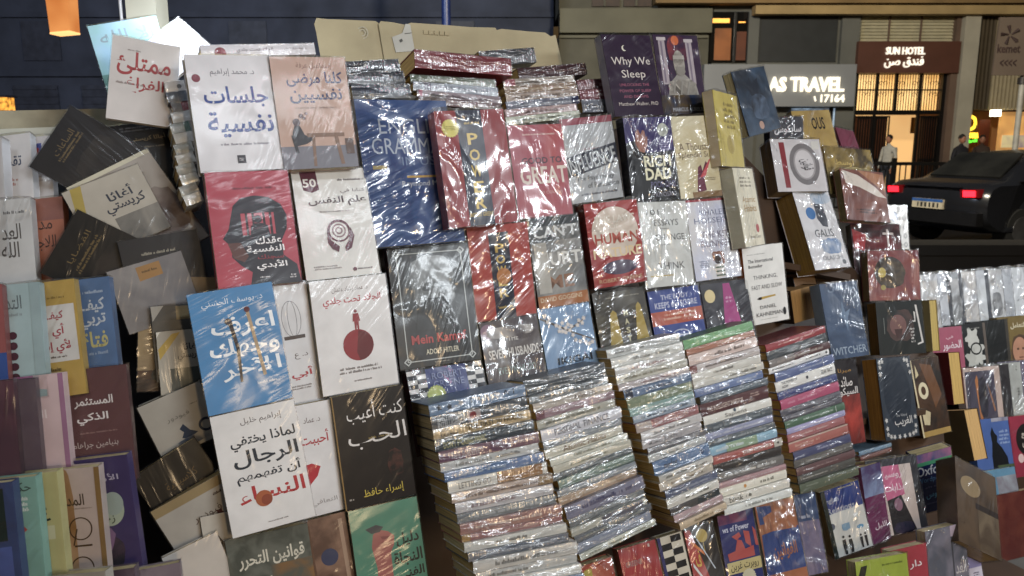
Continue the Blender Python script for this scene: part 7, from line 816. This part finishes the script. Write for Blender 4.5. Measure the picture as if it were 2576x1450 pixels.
# tan soffit over the street front
so = thing('canopy', 'tan lit canopy edge running above the hotel and shops', 'canopy', (10, 20.5, 4.6))
q1_ = (3.687,14.991,5.740,4.867); m = MB(); m.box(q1_[0] - 10, q1_[1] + 6 - 10, .9, 1.35, q1_[3] - 4.6 + .22, q1_[2] + 2 - 4.6, plain('tan_soffit', '8a7048', .8, 0, 1.5, .2, .01)); m.build('beam', so)
q1_ = (6.285,15.118,4.981,4.824); m = MB(); m.box(q1_[0] - 10, q1_[1] + 6 - 10, .96, 1.3, q1_[3] - 4.6, q1_[3] - 4.6 + .216, plain('cream_soffit_trim', 'ab9264', .8, 0, 2, .15)); m.build('trim', so)
# banner on its pole
bn = thing('street_sign', 'brown banner sign with dark flower mark on a pale pole', 'sign', (9.347,15.000,1.126))
z_ = bn.location.z; m = MB(); m.tube((0, 0, .15 - z_), (0, 0, 6 - z_), .05, plain('pale_pole_paint', '9a9890', .5), 12); m.build('pole', bn)
x0, x1, zt, zb = (8.722,9.483,3.780,2.771); bx_ = bn.location.x; m = MB(); m.prism([(x0 - bx_ + .03, zt - z_), (x1 - bx_, zt - z_), (x1 - bx_, zb - z_), (x0 - bx_, zb - z_)], -.11, -.06, plain('banner_brown', '5a4e44', .7, 0, 2, .08)); pb = m.build('banner', bn)
ink = plain('banner_ink', '2e1e1c', .7); cxx, czz = (8.959,8.974,3.533,3.396)[0] - bx_, (8.959,8.974,3.533,3.396)[2] - z_ - .06
m = MB(); em_ = m
for i in range(5):
    u = pi / 2 + 2 * pi * i / 5; m.tube((cxx + .03 * cos(u), -.112, czz + .03 * sin(u)), (cxx + .17 * cos(u + .25), -.112, czz + .17 * sin(u + .25)), .012, ink, 6, .035)
m = MB()
for s_, w_, a_ in (('kemet', 1.0, (8.756,9.172,3.313,3.161)), ('<<<<', 1.0, (8.827,9.129,3.050,2.925))): put_text(m, s_, w_, a_[0] - bx_, a_[1] - bx_, a_[3] - z_, a_[2] - z_, -.116, .005, ink)
m.build('lettering', pb)
m = em_; m.build('emblem', pb)
m = MB(); m.tube((0, 0, (9.110,9.125,2.737,2.624)[3] - z_), (0, 0, (9.110,9.125,2.737,2.624)[2] - z_), .085, plain('dark_clamp', '2a2624', .5), 10); m.build('clamp', bn)
# railing along the far kerb
rl = thing('railing', 'black iron railing along the far kerb before the hotel', 'railing', (9.5, 16.7, .15))
m = MB()
for i in range(70): m.box(-3.6 + .12 * i, -3.58 + .12 * i, 0, .02, .1, .95, iron)
m.build('balusters', rl); m = MB(); m.box(-3.7, 4.9, -.02, .04, .95, 1.02, iron); m.box(-3.7, 4.9, -.01, .03, .06, .1, iron); m.build('rails', rl)
for i in range(5): m = MB(); m.box(-3.7 + 2.1 * i, -3.62 + 2.1 * i, -.03, .05, 0, 1.1, iron); m.build('post', rl)

lw = thing('low_wall', 'near-black low barrier wall running beside the road behind the farther stall', 'wall', (5, 5.2, 0))
dkw = plain('black_concrete', '1b1815', .85, 0, 2.5, .35, .01)  # even near-black base colour for the barrier
m = MB(); m.box(-3.2, 9, 0, .22, .004, .86, dkw); m.build('wall', lw); m = MB(); m.box(-3.24, 9, -.04, .26, .862, .93, plain('black_coping', '15120f', .8, 0, 3, .3)); m.build('coping', lw)
# ------------------------------------------------------------------ car
def car(loc, rz):
    root = thing('car', 'black saloon car passing with red tail lamps lit', 'car', loc, (0, 0, rz))
    paint = plain('black_car_paint', '17181c', .22, .0, 3, .1); glass = plain('dark_car_glass', '20201e', .05, 0, 2, .5)
    prof = [(-2.14, .38), (-2.25, .50), (-2.27, .66), (-2.25, .82), (-2.18, .94), (-2.04, 1.0), (-1.62, 1.03), (-1.32, 1.20), (-1.02, 1.35), (-.6, 1.44), (-.1, 1.46), (.35, 1.42), (.75, 1.25), (1.08, 1.03), (1.6, .96), (2.0, .87), (2.2, .75), (2.27, .56), (2.2, .38), (1.9, .26), (-1.9, .26)]
    m = MB(); rows = []
    for s_ in (-1, -.96, -.88, -.72, -.45, 0, .45, .72, .88, .96, 1):
        e = abs(s_); rows.append([(x_ * (1 - .05 * e ** 6), .88 * s_ * (1 - .26 * max(0, z_ - 1.0) / .46), .62 + (z_ - .62) * (1 - (.10 if z_ < 1.02 else .16) * e ** 8)) for x_, z_ in prof])
    v = [p for r in rows for p in r]; n = len(prof)
    fc = [(j * n + i, j * n + (i + 1) % n, (j + 1) * n + (i + 1) % n, (j + 1) * n + i) for j in range(len(rows) - 1) for i in range(n)]
    m.add(v, fc, paint, True); m.add(v[:n], [tuple(range(n))], paint); m.add(v[-n:], [tuple(range(n))[::-1]], paint); bd = m.build('body', root)
    gs = bd
    m = MB(); m.add([(-1.575, -.60, 1.05), (-1.575, .60, 1.05), (-1.03, .52, 1.395), (-1.03, -.52, 1.395)], [(0, 3, 2, 1)], glass); o_ = m.build('rear_window', root); so_ = o_.modifiers.new('s', 'SOLIDIFY'); so_.thickness = .03; so_.offset = 1
    for sd in (-1, 1):
        m = MB(); m.prism([(-1.35, 1.045), (-.92, 1.33), (-.15, 1.385), (-.15, 1.045)], sd * .735 - .02, sd * .735 + .02, glass); m.build('side_window', root)
        m = MB(); m.prism([(-.08, 1.045), (-.08, 1.385), (.38, 1.35), (.86, 1.045)], sd * .735 - .02, sd * .735 + .02, glass); m.build('side_window', root)
        m = MB(); m.prism([(sd * .66 - .15, .80), (sd * .66 + .15, .78), (sd * .66 + .17, .90), (sd * .66 - .12, .92)], -2.13, -2.245, plain('dark_red_lens', '5a0c10', .15)); m.v = [(y_, x_, z_) for x_, y_, z_ in m.v]; tl_ = m.build('tail_light', root)
        m = MB(); m.prism([(sd * .67 - .08, .81), (sd * .67 + .11, .80), (sd * .67 + .12, .89), (sd * .67 - .07, .895)], -2.2455, -2.262, glow('red_lamp', 'ff2434', 2.0 if sd > 0 else 2.8)); m.v = [(y_, x_, z_) for x_, y_, z_ in m.v]; m.build('lit_bulb', tl_)
        for xw in (-1.38, 1.38):
            w_ = MB(); w_.tube((xw, sd * .64, .31), (xw, sd * .87, .31), .31, plain('tyre_rubber', '0c0c0c', .8), 24); ty = w_.build('wheel', root)
            w_ = MB(); w_.tube((xw, sd * .872, .31), (xw, sd * .884, .31), .20, plain('wheel_rim', '8a8a8c', .3, .9), 18); w_.build('rim', ty)
        m = MB(); m.box(-.45, -.25, sd * .862 - .012, sd * .862 + .012, .86, .89, plain('chrome', 'b0b0b2', .15, 1)); m.build('door_handle', root)
        m = MB(); m.prism([(.62, 1.0), (.66, 1.14), (.82, 1.14), (.86, 1.0)], sd * .93 - .07, sd * .93 + .07, paint); m.build('mirror', root)
    m = MB(); m.box(-2.300, -2.260, -.27, .27, .60, .74, plain('plate_white', 'a8a08c', .5)); m.box(-2.304, -2.3005, -.27, .27, .70, .74, plain('plate_blue', '28508c', .5)); lp_ = m.build('licence_plate', root); m = MB(); rr2 = random.Random(3)
    for i in range(6): m.box(-2.3045, -2.3008, -.2 + .07 * i, -.2 + .07 * i + rr2.uniform(.02, .045), .62, .685, plain('plate_ink', '22221f', .6))
    m.build('plate_marks', lp_); m = MB(); m.box(-2.262, -2.20, -.5, .5, .925, .94, plain('chrome', 'b0b0b2', .15, 1)); m.build('chrome_trim', root)
    for sd in (-1, 1): m = MB(); m.box(-1.5, 1.0, sd * .845 - .012, sd * .845 + .012, 1.005, 1.02, plain('chrome', 'b0b0b2', .15, 1)); m.build('window_trim', root)
    m = MB(); m.box(-2.285, -2.262, -.55, .55, .50, .515, plain('chrome', 'b0b0b2', .15, 1)); m.build('bumper_strip', root)
    m = MB(); m.box(-2.30, -2.16, -.84, .84, .40, .58, plain('bumper_plastic', '0e0e10', .4)); m.build('bumper', root)
    m = MB(); m.box(-1.56, -1.52, -.1, .1, 1.06, 1.085, glow('red_lamp', 'ff2030', 1.2)); m.build('brake_light', root)
    return root
car((8.4, 12.9, .004), radians(22))
# ------------------------------------------------------------------ people over the road
def person(loc, rz, label, shirt, trousers, hair, lean=0):
    root = thing('person', label, 'person', loc, (0, 0, rz)); root.scale = (.91, .91, .91)
    skin = plain('skin', 'a8745a', .6, 0, 9, .08)
    J = [(0, 0, .98), (0, .01, 1.18), (0, .02, 1.38), (0, .01, 1.47), (0, -.01, 1.53),
         (-.17, .01, 1.38), (-.24, .03, 1.12), (-.22, -.08, .90), (-.21, -.12, .82), (.17, .01, 1.38), (.24, .02, 1.12), (.23, -.10, .92), (.22, -.14, .84),
         (-.09, 0, .93), (-.10, -.02, .50), (-.10, .03, .09), (-.10, -.12, .04), (.09, 0, .93), (.10, -.06, .50), (.10, -.04, .09), (.10, -.18, .04)]
    R = [.14, .135, .15, .055, .06, .07, .05, .038, .032, .07, .05, .038, .032, .09, .065, .045, .04, .09, .065, .045, .04]
    E = [(0, 1), (1, 2), (2, 3), (3, 4), (2, 5), (5, 6), (6, 7), (7, 8), (2, 9), (9, 10), (10, 11), (11, 12), (0, 13), (13, 14), (14, 15), (15, 16), (0, 17), (17, 18), (18, 19), (19, 20)]
    me = bpy.data.meshes.new('body'); me.from_pydata(J, E, []); o = bpy.data.objects.new('body', me); sc.collection.objects.link(o); o.parent = root
    for m_ in (plain('cloth_shirt', shirt, .8, 0, 12, .12),): me.materials.append(m_)
    o.modifiers.new('skin', 'SKIN'); sv = me.skin_vertices[0].data
    for i, r_ in enumerate(R): sv[i].radius = (r_, r_ * .8); sv[i].use_root = (i == 0)
    sb = o.modifiers.new('sub', 'SUBSURF'); sb.levels = 1; sb.render_levels = 2
    # trousers follow the legs
    mt = bpy.data.meshes.new('trousers'); ids = [0, 13, 14, 15, 17, 18, 19]; mp = {k: i for i, k in enumerate(ids)}
    mt.from_pydata([J[k] for k in ids], [(mp[a], mp[b]) for a, b in E if a in mp and b in mp], []); mt.materials.append(plain('cloth_trousers', trousers, .85, 0, 12, .12))
    ot = bpy.data.objects.new('trousers', mt); sc.collection.objects.link(ot); ot.parent = root; ot.modifiers.new('skin', 'SKIN')
    for i, k in enumerate(ids): mt.skin_vertices[0].data[i].radius = (R[k] * 1.14, R[k] * .98); mt.skin_vertices[0].data[i].use_root = (i == 0)
    s2 = ot.modifiers.new('sub', 'SUBSURF'); s2.levels = 1; s2.render_levels = 2
    def ell(mb, c, r, mat, n=14, k=9, zc=-2):
        v = []; f = []
        for j in range(k + 1):
            th = pi * j / k
            for i in range(n): v.append((c[0] + r[0] * sin(th) * cos(2 * pi * i / n), c[1] + r[1] * sin(th) * sin(2 * pi * i / n), max(zc, c[2] + r[2] * cos(th))))
        for j in range(k):
            for i in range(n): f.append((j * n + i, (j + 1) * n + i, (j + 1) * n + (i + 1) % n, j * n + (i + 1) % n))
        mb.add(v, f, mat, True)
    h = MB(); ell(h, (0, -.015, 1.64), (.075, .092, .115), skin); ell(h, (0, -.108, 1.625), (.014, .02, .02), skin)
    for s_ in (-1, 1): ell(h, (s_ * .078, 0, 1.635), (.012, .022, .03), skin, 8, 5); ell(h, (s_ * .03, -.098, 1.652), (.012, .006, .008), plain('eye', '1a1412', .3), 8, 5)
    ell(h, (0, -.098, 1.575), (.024, .008, .007), plain('lips', '7a4238', .5), 8, 5); h.build('head', root)
    h = MB(); ell(h, (0, .006, 1.675), (.084, .098, .10), plain('hair', hair, .7, 0, 20, .3), 16, 10, 1.645); h.build('hair', root)
    for s_, x_, y_, z_ in ((-1, -.21, -.13, .78), (1, .22, -.15, .80)):
        h = MB(); ell(h, (x_, y_, z_), (.022, .035, .05), skin, 8, 6)
        for i in range(4): h.tube((x_ + .004, y_ - .028 + .017 * i, z_ - .03), (x_ + .002, y_ - .034 + .017 * i, z_ - .105 + .006 * abs(i - 1)), .009, skin, 6, .006)
        h.tube((x_ - s_ * .006, y_ - .03, z_), (x_ - s_ * .016, y_ - .058, z_ - .045), .010, skin, 6, .007); h.build('hand', root)
    return root
person((9.613,20.600,0.150), radians(-60), 'person in a pale shirt walking before the lit hotel door', 'b8b4a8', '2a2c34', '120e0c')
person((10.853,19.500,0.150), radians(15), 'person in dark clothes standing by the yellow neon sign', '1c1c22', '1c1c22', '16110e')
person((12.509,21.500,0.150), radians(-20), 'person in a brown top beside the red-brown shop door', '3a2a20', '1c1c22', '16110e')
